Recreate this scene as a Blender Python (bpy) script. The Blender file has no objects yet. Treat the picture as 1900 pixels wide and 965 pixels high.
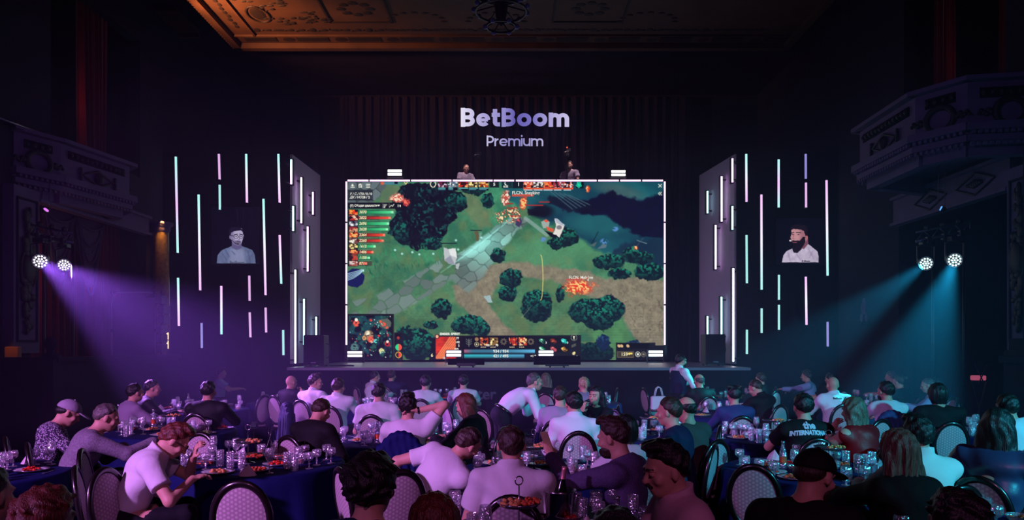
import bpy, math, random
import numpy as np
from mathutils import Vector, Matrix
from mathutils.bvhtree import BVHTree

# ------------------------------------------------------------------ camera, world, lights, exposure
SC = bpy.context.scene
COL = SC.collection
F, HZ, CH = 1350.0, 640.0, 1.85       # focal length in pixels, horizon row, camera height
cam_d = bpy.data.cameras.new('camera')
cam_d.sensor_width = 36.0
cam_d.lens = F * 36.0 / 1900.0
cam_d.shift_y = (HZ - 482.5) / 1900.0
cam_d.clip_end = 200
cam = bpy.data.objects.new('camera', cam_d)
cam.location = (0, 0, CH)
cam.rotation_euler = (math.pi / 2, 0, 0)
COL.objects.link(cam)
SC.camera = cam
SC.view_settings.view_transform = 'Standard'
SC.view_settings.look = 'None'
SC.view_settings.exposure = 0.0
SC.view_settings.gamma = 1.0
SC.view_settings.use_curve_mapping = False
SC.cycles.use_denoising = True
SC.cycles.use_light_tree = True
SC.cycles.max_bounces = 6
SC.cycles.diffuse_bounces = 2
SC.cycles.glossy_bounces = 2
SC.cycles.transmission_bounces = 4
SC.cycles.transparent_max_bounces = 16
SC.cycles.volume_bounces = 0
SC.cycles.sample_clamp_indirect = 2.0
SC.cycles.caustics_reflective = False
SC.cycles.caustics_refractive = False

w = bpy.data.worlds.new('night_hall')
SC.world = w
w.use_nodes = True
w.node_tree.nodes['Background'].inputs[0].default_value = (0.10, 0.05, 0.50, 1)
w.node_tree.nodes['Background'].inputs[1].default_value = 0.005


def lamp(name, kind, loc, aim, power, col, size=0.3, angle=60, blend=0.5, parent=None):
    d = bpy.data.lights.new(name, kind)
    d.energy = power
    d.color = col
    if kind == 'SPOT':
        d.spot_size = math.radians(angle)
        d.spot_blend = blend
        d.shadow_soft_size = size
    elif kind == 'AREA':
        d.size = size
    else:
        d.shadow_soft_size = size
    o = bpy.data.objects.new(name, d)
    o.location = loc
    v = Vector(aim) - Vector(loc)
    o.rotation_euler = v.to_track_quat('-Z', 'Y').to_euler()
    COL.objects.link(o)
    return o


# stage wash over the audience from the two side rigs behind the camera, purple from the left and teal from the right
lamp('purple_wash', 'SPOT', (-8.2, -3.0, 5.6), (-2.9, 8.0, 0.2), 8000, (0.72, 0.27, 1.0), 0.25, 50, 0.8)
lamp('teal_wash', 'SPOT', (8.2, -2.0, 5.4), (4.6, 8.0, 0.2), 8200, (0.03, 0.50, 0.72), 0.25, 50, 0.8)
lamp('balcony_fill_right', 'SPOT', (-5.0, 2.0, 6.0), (7.4, 13.0, 5.4), 420, (0.42, 0.28, 1.0), 0.3, 26, 0.8)  # added purple fill to brighten the right balcony, no fixture stands here
lamp('balcony_fill_left', 'SPOT', (5.0, 2.0, 6.0), (-8.6, 14.0, 5.2), 420, (0.42, 0.26, 1.0), 0.3, 26, 0.8)  # mirrored fill added for the left balcony, likewise without a fixture
lamp('pink_wash', 'SPOT', (0.6, -4.0, 5.6), (1.0, 8.5, 0.2), 420, (0.85, 0.25, 0.70), 0.3, 66, 0.8)
# house lights behind the red curtains of the boxes and under the ceiling rosette
lamp('warm_ceiling_uplight', 'SPOT', (-7.7, 16.2, 8.7), (-6.0, 18.1, 10.0), 1500, (1.0, 0.38, 0.15), 0.15, 84, 1.0)


def s2l(c):
    out = []
    for v in c:
        v = v / 255.0
        out.append(v / 12.92 if v <= 0.04045 else ((v + 0.055) / 1.055) ** 2.4)
    return tuple(out)


# ------------------------------------------------------------------ materials
MATS = {}


def mat(name, rgb, rough=0.6, metal=0.0, spec=0.4, noise=0.0, nscale=8.0, bump=0.0, bscale=30.0, sheen=0.0, coat=0.0, lin=False):
    if name in MATS:
        return MATS[name]
    m = bpy.data.materials.new(name)
    m.use_nodes = True
    nt = m.node_tree
    b = nt.nodes['Principled BSDF']
    c = tuple(rgb) if lin else s2l(rgb)
    b.inputs['Base Color'].default_value = (*c, 1)
    b.inputs['Roughness'].default_value = rough
    b.inputs['Metallic'].default_value = metal
    b.inputs['Specular IOR Level'].default_value = spec
    if sheen:
        b.inputs['Sheen Weight'].default_value = sheen
    if coat:
        b.inputs['Coat Weight'].default_value = coat
        b.inputs['Coat Roughness'].default_value = 0.12
    tc = nt.nodes.new('ShaderNodeTexCoord')
    if noise:
        n = nt.nodes.new('ShaderNodeTexNoise')
        n.inputs['Scale'].default_value = nscale
        n.inputs['Detail'].default_value = 4
        nt.links.new(tc.outputs['Object'], n.inputs['Vector'])
        r = nt.nodes.new('ShaderNodeValToRGB')
        r.color_ramp.elements[0].position = 0.3
        r.color_ramp.elements[1].position = 0.7
        r.color_ramp.elements[0].color = (*[v * (1 - noise) for v in c], 1)
        r.color_ramp.elements[1].color = (*[min(1, v * (1 + noise)) for v in c], 1)
        nt.links.new(n.outputs['Fac'], r.inputs['Fac'])
        nt.links.new(r.outputs['Color'], b.inputs['Base Color'])
    if bump:
        n2 = nt.nodes.new('ShaderNodeTexNoise')
        n2.inputs['Scale'].default_value = bscale
        n2.inputs['Detail'].default_value = 3
        nt.links.new(tc.outputs['Object'], n2.inputs['Vector'])
        bp = nt.nodes.new('ShaderNodeBump')
        bp.inputs['Strength'].default_value = bump
        bp.inputs['Distance'].default_value = 0.01
        nt.links.new(n2.outputs['Fac'], bp.inputs['Height'])
        nt.links.new(bp.outputs['Normal'], b.inputs['Normal'])
    MATS[name] = m
    return m


def hair_mat(name, rgb):
    m = mat(name, rgb, 0.42, spec=0.5)
    nt = m.node_tree
    b = nt.nodes['Principled BSDF']
    tc = nt.nodes.new('ShaderNodeTexCoord')
    mp = nt.nodes.new('ShaderNodeMapping')
    mp.inputs['Scale'].default_value = (1, 1, 0.10)
    n = nt.nodes.new('ShaderNodeTexNoise')
    n.inputs['Scale'].default_value = 190
    n.inputs['Detail'].default_value = 3
    r = nt.nodes.new('ShaderNodeValToRGB')
    c = s2l(rgb)
    r.color_ramp.elements[0].position = 0.35
    r.color_ramp.elements[0].color = (*[v * 0.45 for v in c], 1)
    r.color_ramp.elements[1].position = 0.68
    r.color_ramp.elements[1].color = (*[min(1, v * 1.7) for v in c], 1)
    bp = nt.nodes.new('ShaderNodeBump')
    bp.inputs['Strength'].default_value = 1.0
    bp.inputs['Distance'].default_value = 0.006
    nt.links.new(tc.outputs['Object'], mp.inputs['Vector'])
    nt.links.new(mp.outputs[0], n.inputs['Vector'])
    nt.links.new(n.outputs['Fac'], r.inputs['Fac'])
    nt.links.new(r.outputs['Color'], b.inputs['Base Color'])
    nt.links.new(n.outputs['Fac'], bp.inputs['Height'])
    nt.links.new(bp.outputs['Normal'], b.inputs['Normal'])
    return m


def emit(name, col, strength, lin=True, sampling=True):
    if name in MATS:
        return MATS[name]
    m = bpy.data.materials.new(name)
    m.use_nodes = True
    nt = m.node_tree
    nt.nodes.clear()
    e = nt.nodes.new('ShaderNodeEmission')
    o = nt.nodes.new('ShaderNodeOutputMaterial')
    e.inputs[0].default_value = (*(col if lin else s2l(col)), 1)
    e.inputs[1].default_value = strength
    nt.links.new(e.outputs[0], o.inputs[0])
    if not sampling:
        m.cycles.emission_sampling = 'NONE'
    MATS[name] = m
    return m


def glass_mat(name, tint=(0.9, 0.88, 1.0), body=0.17):
    """thin crystal: mostly see-through, glossy at the cuts, a little milky"""
    if name in MATS:
        return MATS[name]
    m = bpy.data.materials.new(name)
    m.use_nodes = True
    nt = m.node_tree
    nt.nodes.clear()
    o = nt.nodes.new('ShaderNodeOutputMaterial')
    tr = nt.nodes.new('ShaderNodeBsdfTransparent')
    tr.inputs[0].default_value = (*tint, 1)
    gl = nt.nodes.new('ShaderNodeBsdfGlossy')
    gl.inputs['Roughness'].default_value = 0.16
    gl.inputs[0].default_value = (1, 1, 1, 1)
    df = nt.nodes.new('ShaderNodeBsdfTranslucent')
    df.inputs[0].default_value = (0.95, 0.95, 1, 1)
    d2 = nt.nodes.new('ShaderNodeBsdfDiffuse')
    d2.inputs[0].default_value = (0.85, 0.85, 0.9, 1)
    dm = nt.nodes.new('ShaderNodeMixShader')
    dm.inputs[0].default_value = 0.5
    nt.links.new(df.outputs[0], dm.inputs[1])
    nt.links.new(d2.outputs[0], dm.inputs[2])
    lw = nt.nodes.new('ShaderNodeLayerWeight')
    lw.inputs[0].default_value = 0.35
    tc = nt.nodes.new('ShaderNodeTexCoord')
    vo = nt.nodes.new('ShaderNodeTexVoronoi')
    vo.inputs['Scale'].default_value = 75
    nt.links.new(tc.outputs['Object'], vo.inputs['Vector'])
    bp = nt.nodes.new('ShaderNodeBump')
    bp.inputs['Strength'].default_value = 0.9
    bp.inputs['Distance'].default_value = 0.006
    nt.links.new(vo.outputs['Distance'], bp.inputs['Height'])
    nt.links.new(bp.outputs['Normal'], gl.inputs['Normal'])
    m1 = nt.nodes.new('ShaderNodeMixShader')
    nt.links.new(lw.outputs['Facing'], m1.inputs[0])
    mx = nt.nodes.new('ShaderNodeMath')
    mx.operation = 'MULTIPLY_ADD'
    mx.inputs[1].default_value = 0.6
    mx.inputs[2].default_value = 0.42
    nt.links.new(lw.outputs['Facing'], mx.inputs[0])
    nt.links.new(mx.outputs[0], m1.inputs[0])
    nt.links.new(tr.outputs[0], m1.inputs[1])
    nt.links.new(gl.outputs[0], m1.inputs[2])
    m2 = nt.nodes.new('ShaderNodeMixShader')
    m2.inputs[0].default_value = body
    nt.links.new(m1.outputs[0], m2.inputs[1])
    nt.links.new(dm.outputs[0], m2.inputs[2])
    nt.links.new(m2.outputs[0], o.inputs[0])
    MATS[name] = m
    return m


# ------------------------------------------------------------------ mesh building
class MB:
    def __init__(self):
        self.v = []
        self.f = []

    def add(self, vs, fs):
        n = len(self.v)
        self.v += [tuple(p) for p in vs]
        self.f += [tuple(i + n for i in f) for f in fs]
        return self

    def box(self, c, s, rz=0.0, bev=0.0, M=None):
        x, y, z = s[0] / 2, s[1] / 2, s[2] / 2
        if bev <= 0:
            vs = [(-x, -y, -z), (x, -y, -z), (x, y, -z), (-x, y, -z), (-x, -y, z), (x, -y, z), (x, y, z), (-x, y, z)]
            fs = [(3, 2, 1, 0), (4, 5, 6, 7), (0, 1, 5, 4), (1, 2, 6, 5), (2, 3, 7, 6), (3, 0, 4, 7)]
        else:
            b = bev
            vs, fs = [], []
            for zz, ins in ((-z, b), (-z + b, 0), (z - b, 0), (z, b)):
                xx, yy = x - ins, y - ins
                bb = b
                vs += [(-xx + bb, -yy, zz), (xx - bb, -yy, zz), (xx, -yy + bb, zz), (xx, yy - bb, zz),
                       (xx - bb, yy, zz), (-xx + bb, yy, zz), (-xx, yy - bb, zz), (-xx, -yy + bb, zz)]
            for k in range(3):
                for i in range(8):
                    j = (i + 1) % 8
                    fs.append((k * 8 + i, k * 8 + j, k * 8 + 8 + j, k * 8 + 8 + i))
            fs.append(tuple(range(7, -1, -1)))
            fs.append(tuple(range(24, 32)))
        R = M if M is not None else Matrix.Rotation(rz, 3, 'Z')
        return self.add([R @ Vector(p) + Vector(c) for p in vs], fs)

    def tube(self, pts, r, n=8, cap=True):
        pts = [Vector(p) for p in pts]
        rs = r if isinstance(r, (list, tuple)) else [r] * len(pts)
        vs, fs = [], []
        up = None
        for i, p in enumerate(pts):
            d = (pts[min(i + 1, len(pts) - 1)] - pts[max(i - 1, 0)])
            d = d.normalized() if d.length > 1e-9 else Vector((0, 0, 1))
            if up is None:
                up = Vector((1, 0, 0)) if abs(d.x) < 0.9 else Vector((0, 1, 0))
            a = d.cross(up).normalized()
            up = a.cross(d).normalized()
            for k in range(n):
                t = 2 * math.pi * k / n
                vs.append(p + (a * math.cos(t) + up * math.sin(t)) * rs[i])
        for i in range(len(pts) - 1):
            for k in range(n):
                k2 = (k + 1) % n
                fs.append((i * n + k, i * n + k2, (i + 1) * n + k2, (i + 1) * n + k))
        if cap:
            fs.append(tuple(range(n - 1, -1, -1)))
            fs.append(tuple(range((len(pts) - 1) * n, len(pts) * n)))
        return self.add(vs, fs)

    def loop(self, pts, r, n=8, flat=1.0):
        """closed tube"""
        pts = [Vector(p) for p in pts]
        m = len(pts)
        cen = sum(pts, Vector()) / m
        vs, fs = [], []
        for i, p in enumerate(pts):
            d = (pts[(i + 1) % m] - pts[i - 1]).normalized()
            a = (p - cen)
            a = (a - d * a.dot(d)).normalized()
            b = d.cross(a)
            for k in range(n):
                t = 2 * math.pi * k / n
                vs.append(p + a * math.cos(t) * r + b * math.sin(t) * r * flat)
        for i in range(m):
            j = (i + 1) % m
            for k in range(n):
                k2 = (k + 1) % n
                fs.append((i * n + k, j * n + k, j * n + k2, i * n + k2))
        return self.add(vs, fs)

    def lathe(self, prof, n=20, c=(0, 0, 0), flute=0.0, fn=0):
        vs, fs = [], []
        for (r, z) in prof:
            for k in range(n):
                t = 2 * math.pi * k / n
                rr = r * (1 + (flute * math.cos(fn * t) if flute else 0))
                vs.append((c[0] + rr * math.cos(t), c[1] + rr * math.sin(t), c[2] + z))
        for i in range(len(prof) - 1):
            for k in range(n):
                k2 = (k + 1) % n
                fs.append((i * n + k, i * n + k2, (i + 1) * n + k2, (i + 1) * n + k))
        return self.add(vs, fs)

    def ball(self, c, r, n=10, m=7):
        rx, ry, rz = (r, r, r) if not isinstance(r, (tuple, list)) else r
        vs, fs = [], []
        for i in range(m + 1):
            a = math.pi * i / m
            for k in range(n):
                t = 2 * math.pi * k / n
                vs.append((c[0] + rx * math.sin(a) * math.cos(t), c[1] + ry * math.sin(a) * math.sin(t), c[2] + rz * math.cos(a)))
        for i in range(m):
            for k in range(n):
                k2 = (k + 1) % n
                fs.append(((i + 1) * n + k, (i + 1) * n + k2, i * n + k2, i * n + k))
        return self.add(vs, fs)

    def prism(self, poly, y0, y1):
        """polygon in x,z extruded along y"""
        n = len(poly)
        vs = [(x, y0, z) for x, z in poly] + [(x, y1, z) for x, z in poly]
        fs = [tuple(range(n)), tuple(range(2 * n - 1, n - 1, -1))]
        for i in range(n):
            j = (i + 1) % n
            fs.append((i, i + n, j + n, j))
        return self.add(vs, fs)

    def mesh(self, name, m=None, smooth=False):
        me = bpy.data.meshes.new(name)
        me.from_pydata(self.v, [], self.f)
        me.update()
        if m:
            me.materials.append(m)
        if smooth:
            me.polygons.foreach_set('use_smooth', [True] * len(me.polygons))
        return me

    def build(self, name, m, parent=None, loc=None, smooth=False, rz=0):
        o = bpy.data.objects.new(name, self.mesh(name, m, smooth))
        COL.objects.link(o)
        if parent is not None:
            o.parent = parent
        if loc is not None:
            o.location = loc
        if rz:
            o.rotation_euler = (0, 0, rz)
        return o


def tag(o, label, cat, group=None, kind=None):
    if label:
        o['label'] = label
    if cat:
        o['category'] = cat
    if group:
        o['group'] = group
    if kind:
        o['kind'] = kind
    return o


def thing(name, label, cat, loc=(0, 0, 0), rz=0.0, group=None):
    o = bpy.data.objects.new(name, None)
    o.empty_display_size = 0.1
    COL.objects.link(o)
    o.location = loc
    o.rotation_euler = (0, 0, rz)
    return tag(o, label, cat, group)


def dup(root, loc, rz=None, label=None, group=None, scale=None):
    r = root.copy()
    COL.objects.link(r)
    r.location = loc
    if rz is not None:
        r.rotation_euler = (0, 0, rz)
    if label:
        r['label'] = label
    if group:
        r['group'] = group
    if scale:
        r.scale = (scale,) * 3
    for ch in list(root.children):
        c = ch.copy()
        COL.objects.link(c)
        c.parent = r
        for g in list(ch.children):
            d = g.copy()
            COL.objects.link(d)
            d.parent = c
    return r


def struct(o):
    o['kind'] = 'structure'
    return o


def W(px, py, s):
    """world point seen at photo pixel px,py when one metre measures s pixels there"""
    return Vector(((px - 950) / s, F / s, CH + (HZ - py) / s))


def text_mesh(body, size, name, m, parent=None, bold=0.0, align='CENTER', ext=0.0, width=1.0, shear=0.0, spacing=1.0):
    cu = bpy.data.curves.new(name, 'FONT')
    cu.body = body
    cu.size = size
    cu.align_x = align
    cu.align_y = 'CENTER'
    cu.offset = bold
    cu.extrude = ext
    cu.shear = shear
    cu.space_character = spacing
    cu.resolution_u = 4
    t = bpy.data.objects.new(name, cu)
    COL.objects.link(t)
    dg = bpy.context.evaluated_depsgraph_get()
    me = bpy.data.meshes.new_from_object(t.evaluated_get(dg))
    bpy.data.objects.remove(t)
    bpy.data.curves.remove(cu)
    me.materials.clear()
    me.materials.append(m)
    if width != 1.0:
        for v in me.vertices:
            v.co.x *= width
    me.name = name
    o = bpy.data.objects.new(name, me)
    COL.objects.link(o)
    if parent:
        o.parent = parent
    return o
NOHAZE = False

# ------------------------------------------------------------------ picture content of the LED screens (the screens are flat things that give off light)
class Canvas:
    def __init__(self, x0, y0, x1, y1, res, seed=3):
        self.nx = int(round((x1 - x0) * res)) + 1
        self.ny = int(round((y1 - y0) * res)) + 1
        self.X, self.Y = np.meshgrid(np.linspace(x0, x1, self.nx), np.linspace(y0, y1, self.ny))
        self.img = np.zeros((self.ny, self.nx, 3))
        self.rng = np.random.RandomState(seed)

    def noise(self, cell, octaves=3, ang=0.0, stretch=1.0):
        out = np.zeros_like(self.X)
        amp, tot = 1.0, 0.0
        ca, sa = math.cos(ang), math.sin(ang)
        U = (self.X * ca + self.Y * sa) / stretch
        V = -self.X * sa + self.Y * ca
        for _ in range(octaves):
            g = self.rng.rand(256, 256)
            u, v = U / cell + 1000, V / cell + 1000
            iu, iv = np.floor(u).astype(int), np.floor(v).astype(int)
            fu, fv = u - iu, v - iv
            fu, fv = fu * fu * (3 - 2 * fu), fv * fv * (3 - 2 * fv)
            g00, g10 = g[iv % 256, iu % 256], g[iv % 256, (iu + 1) % 256]
            g01, g11 = g[(iv + 1) % 256, iu % 256], g[(iv + 1) % 256, (iu + 1) % 256]
            out += amp * ((g00 * (1 - fu) + g10 * fu) * (1 - fv) + (g01 * (1 - fu) + g11 * fu) * fv)
            tot += amp
            amp *= 0.55
            cell = max(cell / 2.0, 0.6)
        return out / tot

    def put(self, mask, col, a=1.0):
        m = np.clip(mask, 0, 1)[..., None] * a
        col = np.asarray(col, float)
        self.img = self.img * (1 - m) + col * m

    def poly(self, pts, warp=0.0, cell=10.0, soft=1.0):
        X, Y = self.X, self.Y
        if warp:
            X = X + (self.noise(cell) - 0.5) * 2 * warp
            Y = Y + (self.noise(cell) - 0.5) * 2 * warp
        inside = np.zeros(X.shape, bool)
        d = np.full(X.shape, 1e9)
        n = len(pts)
        for i in range(n):
            x1, y1 = pts[i]
            x2, y2 = pts[(i + 1) % n]
            if y1 != y2:
                c = ((y1 > Y) != (y2 > Y)) & (X < (x2 - x1) * (Y - y1) / (y2 - y1) + x1)
                inside ^= c
            dx, dy = x2 - x1, y2 - y1
            t = np.clip(((X - x1) * dx + (Y - y1) * dy) / (dx * dx + dy * dy + 1e-9), 0, 1)
            d = np.minimum(d, np.hypot(X - x1 - t * dx, Y - y1 - t * dy))
        sd = np.where(inside, d, -d)
        return np.clip(0.5 + sd / max(soft, 0.01), 0, 1)

    def rect(self, x0, y0, x1, y1, soft=0.6):
        d = np.minimum(np.minimum(self.X - x0, x1 - self.X), np.minimum(self.Y - y0, y1 - self.Y))
        return np.clip(0.5 + d / soft, 0, 1)

    def disc(self, cx, cy, rx, ry=None, soft=0.12, ang=0.0):
        ry = ry or rx
        ca, sa = math.cos(ang), math.sin(ang)
        u = (self.X - cx) * ca + (self.Y - cy) * sa
        v = -(self.X - cx) * sa + (self.Y - cy) * ca
        r = np.hypot(u / rx, v / ry)
        return np.clip((1 - r) / soft + 0.5, 0, 1)

    def line(self, pts, wd, soft=0.7):
        d = np.full(self.X.shape, 1e9)
        for (x1, y1), (x2, y2) in zip(pts[:-1], pts[1:]):
            dx, dy = x2 - x1, y2 - y1
            t = np.clip(((self.X - x1) * dx + (self.Y - y1) * dy) / (dx * dx + dy * dy + 1e-9), 0, 1)
            d = np.minimum(d, np.hypot(self.X - x1 - t * dx, self.Y - y1 - t * dy))
        return np.clip(0.5 + (wd / 2 - d) / soft, 0, 1)

    def stones(self, cell, ang, seed, jit=0.32, ratio=1.5):
        """irregular paving: (shade per stone, joint mask)"""
        rng = np.random.RandomState(seed)
        ca, sa = math.cos(ang), math.sin(ang)
        U = (self.X * ca + self.Y * sa) / (cell * ratio)
        V = (-self.X * sa + self.Y * ca) / cell
        jx, jy, sh = rng.rand(64, 64), rng.rand(64, 64), rng.rand(64, 64)
        iu, iv = np.floor(U).astype(int), np.floor(V).astype(int)
        d1 = np.full(U.shape, 9.0)
        d2 = np.full(U.shape, 9.0)
        sid = np.zeros(U.shape)
        for a in (-1, 0, 1):
            for b in (-1, 0, 1):
                cu, cv = iu + a, iv + b
                off = (cv % 2) * 0.5
                px = cu + 0.5 + off - 0.25 + (jx[cv % 64, cu % 64] - 0.5) * jit * 2
                py = cv + 0.5 + (jy[cv % 64, cu % 64] - 0.5) * jit * 2
                d = np.maximum(np.abs(U - px), np.abs(V - py)) * 0.75 + np.hypot(U - px, V - py) * 0.25
                nearer = d < d1
                d2 = np.where(nearer, d1, np.minimum(d2, d))
                sid = np.where(nearer, sh[cv % 64, cu % 64], sid)
                d1 = np.where(nearer, d, d1)
        return sid, np.clip((d2 - d1) / 0.10, 0, 1)

    def mesh(self, name, size, m, parent, loc, rot=None):
        """a flat sheet of screen pixels; colours in a colour attribute (screen light, not a painted surface)"""
        wd, ht = size
        nx, ny = self.nx, self.ny
        xs = np.linspace(-wd / 2, wd / 2, nx)
        zs = np.linspace(ht / 2, -ht / 2, ny)
        P = np.zeros((ny, nx, 3), np.float32)
        P[..., 0] = xs[None, :]
        P[..., 2] = zs[:, None]
        idx = np.arange(nx * ny).reshape(ny, nx)
        q = np.stack([idx[:-1, :-1], idx[1:, :-1], idx[1:, 1:], idx[:-1, 1:]], -1).reshape(-1, 4)
        me = np_mesh(name, P.reshape(-1, 3), q)
        at = me.color_attributes.new('pixels', 'FLOAT_COLOR', 'POINT')
        c = np.clip(self.img, 0, 1).reshape(-1, 3)
        lin = np.where(c <= 0.04045, c / 12.92, ((c + 0.055) / 1.055) ** 2.4)
        at.data.foreach_set('color', np.concatenate([lin, np.ones((len(lin), 1))], 1).astype(np.float32).ravel())
        me.materials.append(m)
        o = bpy.data.objects.new(name, me)
        COL.objects.link(o)
        if parent:
            o.parent = parent
        o.location = loc
        return o


def np_mesh(name, V, Q, smooth=False):
    me = bpy.data.meshes.new(name)
    me.vertices.add(len(V))
    me.vertices.foreach_set('co', np.asarray(V, np.float32).ravel())
    me.loops.add(Q.size)
    me.loops.foreach_set('vertex_index', np.asarray(Q, np.int32).ravel())
    me.polygons.add(len(Q))
    me.polygons.foreach_set('loop_start', np.arange(0, Q.size, Q.shape[1], dtype=np.int32))
    me.polygons.foreach_set('use_smooth', np.full(len(Q), smooth))
    me.update(calc_edges=True)
    return me


def screen_material(name, sampling):
    m = bpy.data.materials.new(name)
    m.use_nodes = True
    nt = m.node_tree
    nt.nodes.clear()
    a = nt.nodes.new('ShaderNodeVertexColor')
    a.layer_name = 'pixels'
    e = nt.nodes.new('ShaderNodeEmission')
    o = nt.nodes.new('ShaderNodeOutputMaterial')
    nt.links.new(a.outputs[0], e.inputs[0])
    nt.links.new(e.outputs[0], o.inputs[0])
    m.cycles.emission_sampling = sampling
    return m


def C(r, g, b):
    return np.array([r, g, b], float) / 255.0


def paint_game():
    c = Canvas(645, 336, 1232, 668, 1.0)
    N = c.noise
    n1, n2, n3 = N(40, 4), N(9, 3), N(3, 2)
    st = N(5, 3, ang=-0.5, stretch=4)
    # ground: teal-green grass, paler and browner downwards
    t = np.clip((c.Y - 336) / 332, 0, 1)[..., None]
    g = C(62, 124, 98) * (1 - t) + C(84, 114, 84) * t
    g = g * (0.72 + 0.42 * n1[..., None] + 0.16 * (st[..., None] - 0.5) + 0.2 * (n3[..., None] - 0.5))
    c.img = g
    c.put(np.clip((N(22, 3) - 0.52) * 5, 0, 1), C(104, 112, 78), 0.45)
    c.put(np.clip((N(30, 3) - 0.55) * 5, 0, 1), C(40, 92, 78), 0.55)
    # brighter meadow right of centre
    c.put(c.disc(1030, 470, 110, 28, soft=0.9), C(92, 140, 104), 0.45)
    # dirt paths
    dirt = C(136, 124, 110) * (0.78 + 0.32 * n2[..., None] + 0.2 * (n3[..., None] - 0.5))
    c.put(c.poly([(905, 492), (945, 484), (1000, 492), (1075, 500), (1135, 520), (1180, 512), (1234, 518), (1234, 670), (1205, 670), (1185, 640), (1150, 580),
                  (1090, 545), (1020, 520), (960, 512), (925, 530), (905, 560), (925, 590), (960, 625), (1010, 650), (1100, 640), (1110, 670), (880, 670), (905, 625), (880, 590), (845, 560), (840, 530)], 6, 14, 6), dirt, 0.9)
    c.put(c.poly([(1128, 560), (1150, 590), (1180, 640), (1160, 650), (1110, 640), (1095, 620)], 4, 12, 6), C(78, 122, 84) * (0.8 + 0.35 * n2[..., None]), 0.85)
    c.put(c.poly([(860, 345), (885, 365), (905, 390), (912, 420), (890, 425), (868, 400), (855, 375)], 5, 10, 8), C(120, 118, 88) * (0.8 + 0.3 * n2[..., None]), 0.6)
    c.put(c.poly([(700, 342), (760, 345), (755, 395), (705, 385)], 5, 10, 8), C(104, 108, 84), 0.6)
    # grey paving top left
    sid, jt = c.stones(15, -0.9, 5)
    c.put(c.poly([(640, 330), (728, 330), (712, 352), (692, 378), (640, 380)], 4, 8, 3), (C(92, 102, 108) * (0.75 + 0.35 * sid[..., None])) * (0.5 + 0.5 * jt[..., None]), 0.95)
    # diagonal flagstone road, wet cyan light in its upper half
    road = [(955, 398), (985, 408), (960, 430), (925, 470), (892, 520), (868, 545), (838, 520), (760, 570), (700, 600), (640, 606), (640, 562), (700, 548), (760, 515), (820, 480), (868, 462), (920, 420)]
    sid, jt = c.stones(17, -0.62, 8)
    glow = np.clip(1 - np.hypot((c.X - 905) / 85, (c.Y - 450) / 65), 0, 1)[..., None]
    rc = (C(108, 124, 122) * (0.75 + 0.35 * sid[..., None]) * (1 - glow) + C(150, 212, 206) * (0.78 + 0.35 * sid[..., None]) * glow) * (0.62 + 0.38 * jt[..., None])
    m = c.poly(road, 3, 8, 4) * np.where(c.X < 845, (sid > 0.25) * jt * 0.9 + 0.05, 0.92)
    c.put(m, rc)
    for k in range(5):
        x0 = 950 - k * 13
        c.put(c.line([(x0, 404 + k * 11), (x0 - 80, 470 + k * 9)], 1.4, 2.5), C(170, 235, 230), 0.35)
    c.put(c.disc(883, 462, 30, 9, soft=0.9, ang=-0.55), C(170, 235, 232), 0.6)
    c.put(c.line([(975, 405), (1015, 436)], 7, 2), C(138, 160, 158), 0.7)
    # dark river valley top right
    riv = c.poly([(935, 336), (1234, 330), (1234, 505), (1200, 492), (1160, 470), (1125, 470), (1085, 450), (1045, 425), (1010, 405), (975, 385), (945, 372)], 8, 20, 8)
    sw = N(34, 4, ang=0.3, stretch=1.7)[..., None]
    c.put(riv, C(10, 34, 56) * (1 - sw) + C(38, 104, 108) * sw * 1.05)
    c.put(c.disc(1110, 415, 55, 22, soft=0.8), C(44, 108, 108), 0.5)
    c.put(c.disc(1150, 355, 45, 13, soft=0.9, ang=0.25), C(88, 104, 100), 0.55)
    c.put(c.poly([(1068, 395), (1085, 372), (1138, 352), (1142, 362), (1195, 370), (1234, 352), (1234, 446), (1195, 440), (1160, 424), (1120, 400)], 7, 12, 5), C(8, 9, 30) * (0.7 + 0.9 * n2[..., None]), 0.97)
    c.put(c.poly([(1060, 395), (1020, 376), (1015, 362), (1085, 372), (1100, 385)], 6, 9, 3), C(12, 16, 34), 0.85)
    for k in range(5):
        c.put(c.line([(1020 + k * 9, 354 + k * 2), (1062 + k * 8, 388 - k * 2)], 2.2, 1.2), C(70, 92, 104), 0.7)
    c.put(c.poly([(1135, 470), (1160, 446), (1185, 450), (1234, 440), (1234, 500), (1170, 490)], 8, 12, 5), C(20, 34, 54), 0.75)
    c.put(c.disc(1005, 392, 22, 12, soft=0.6), C(9, 14, 26), 0.9)

    # foliage
    def bush(cx, cy, rx, ry, dark=C(9, 24, 32), leaf=C(30, 108, 92), seed=1, shade=0.5):
        w1, w2 = (N(7, 3) - 0.5) * 9, (N(7, 3) - 0.5) * 9
        r = np.hypot((c.X + w1 - cx) / rx, (c.Y + w2 - cy) / ry)
        mk = np.clip((1 - r) / 0.08 + 0.5, 0, 1)
        lf = np.clip((N(3.4, 2) - 0.44) * 6, 0, 1) * np.clip(1.2 - (c.Y - cy + ry) / (2 * ry) * (0.9 + shade * 0.6), 0.0, 1)
        c.put(mk, dark)
        c.put(mk * lf, leaf * (0.75 + 0.5 * n3[..., None]))
    w1, w2 = (N(9, 3) - 0.5) * 14, (N(9, 3) - 0.5) * 14
    fp = [(738, 348), (765, 342), (790, 338), (835, 346), (862, 366), (866, 384), (848, 400), (830, 418), (822, 440), (800, 458), (768, 462), (742, 450), (724, 436), (722, 412), (736, 396), (728, 372)]
    X, Y = c.X.copy(), c.Y.copy()
    c.X, c.Y = X + w1, Y + w2
    fm = c.poly(fp, 0, 1, 1.5)
    c.X, c.Y = X, Y
    c.put(fm, C(9, 11, 24))
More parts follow.
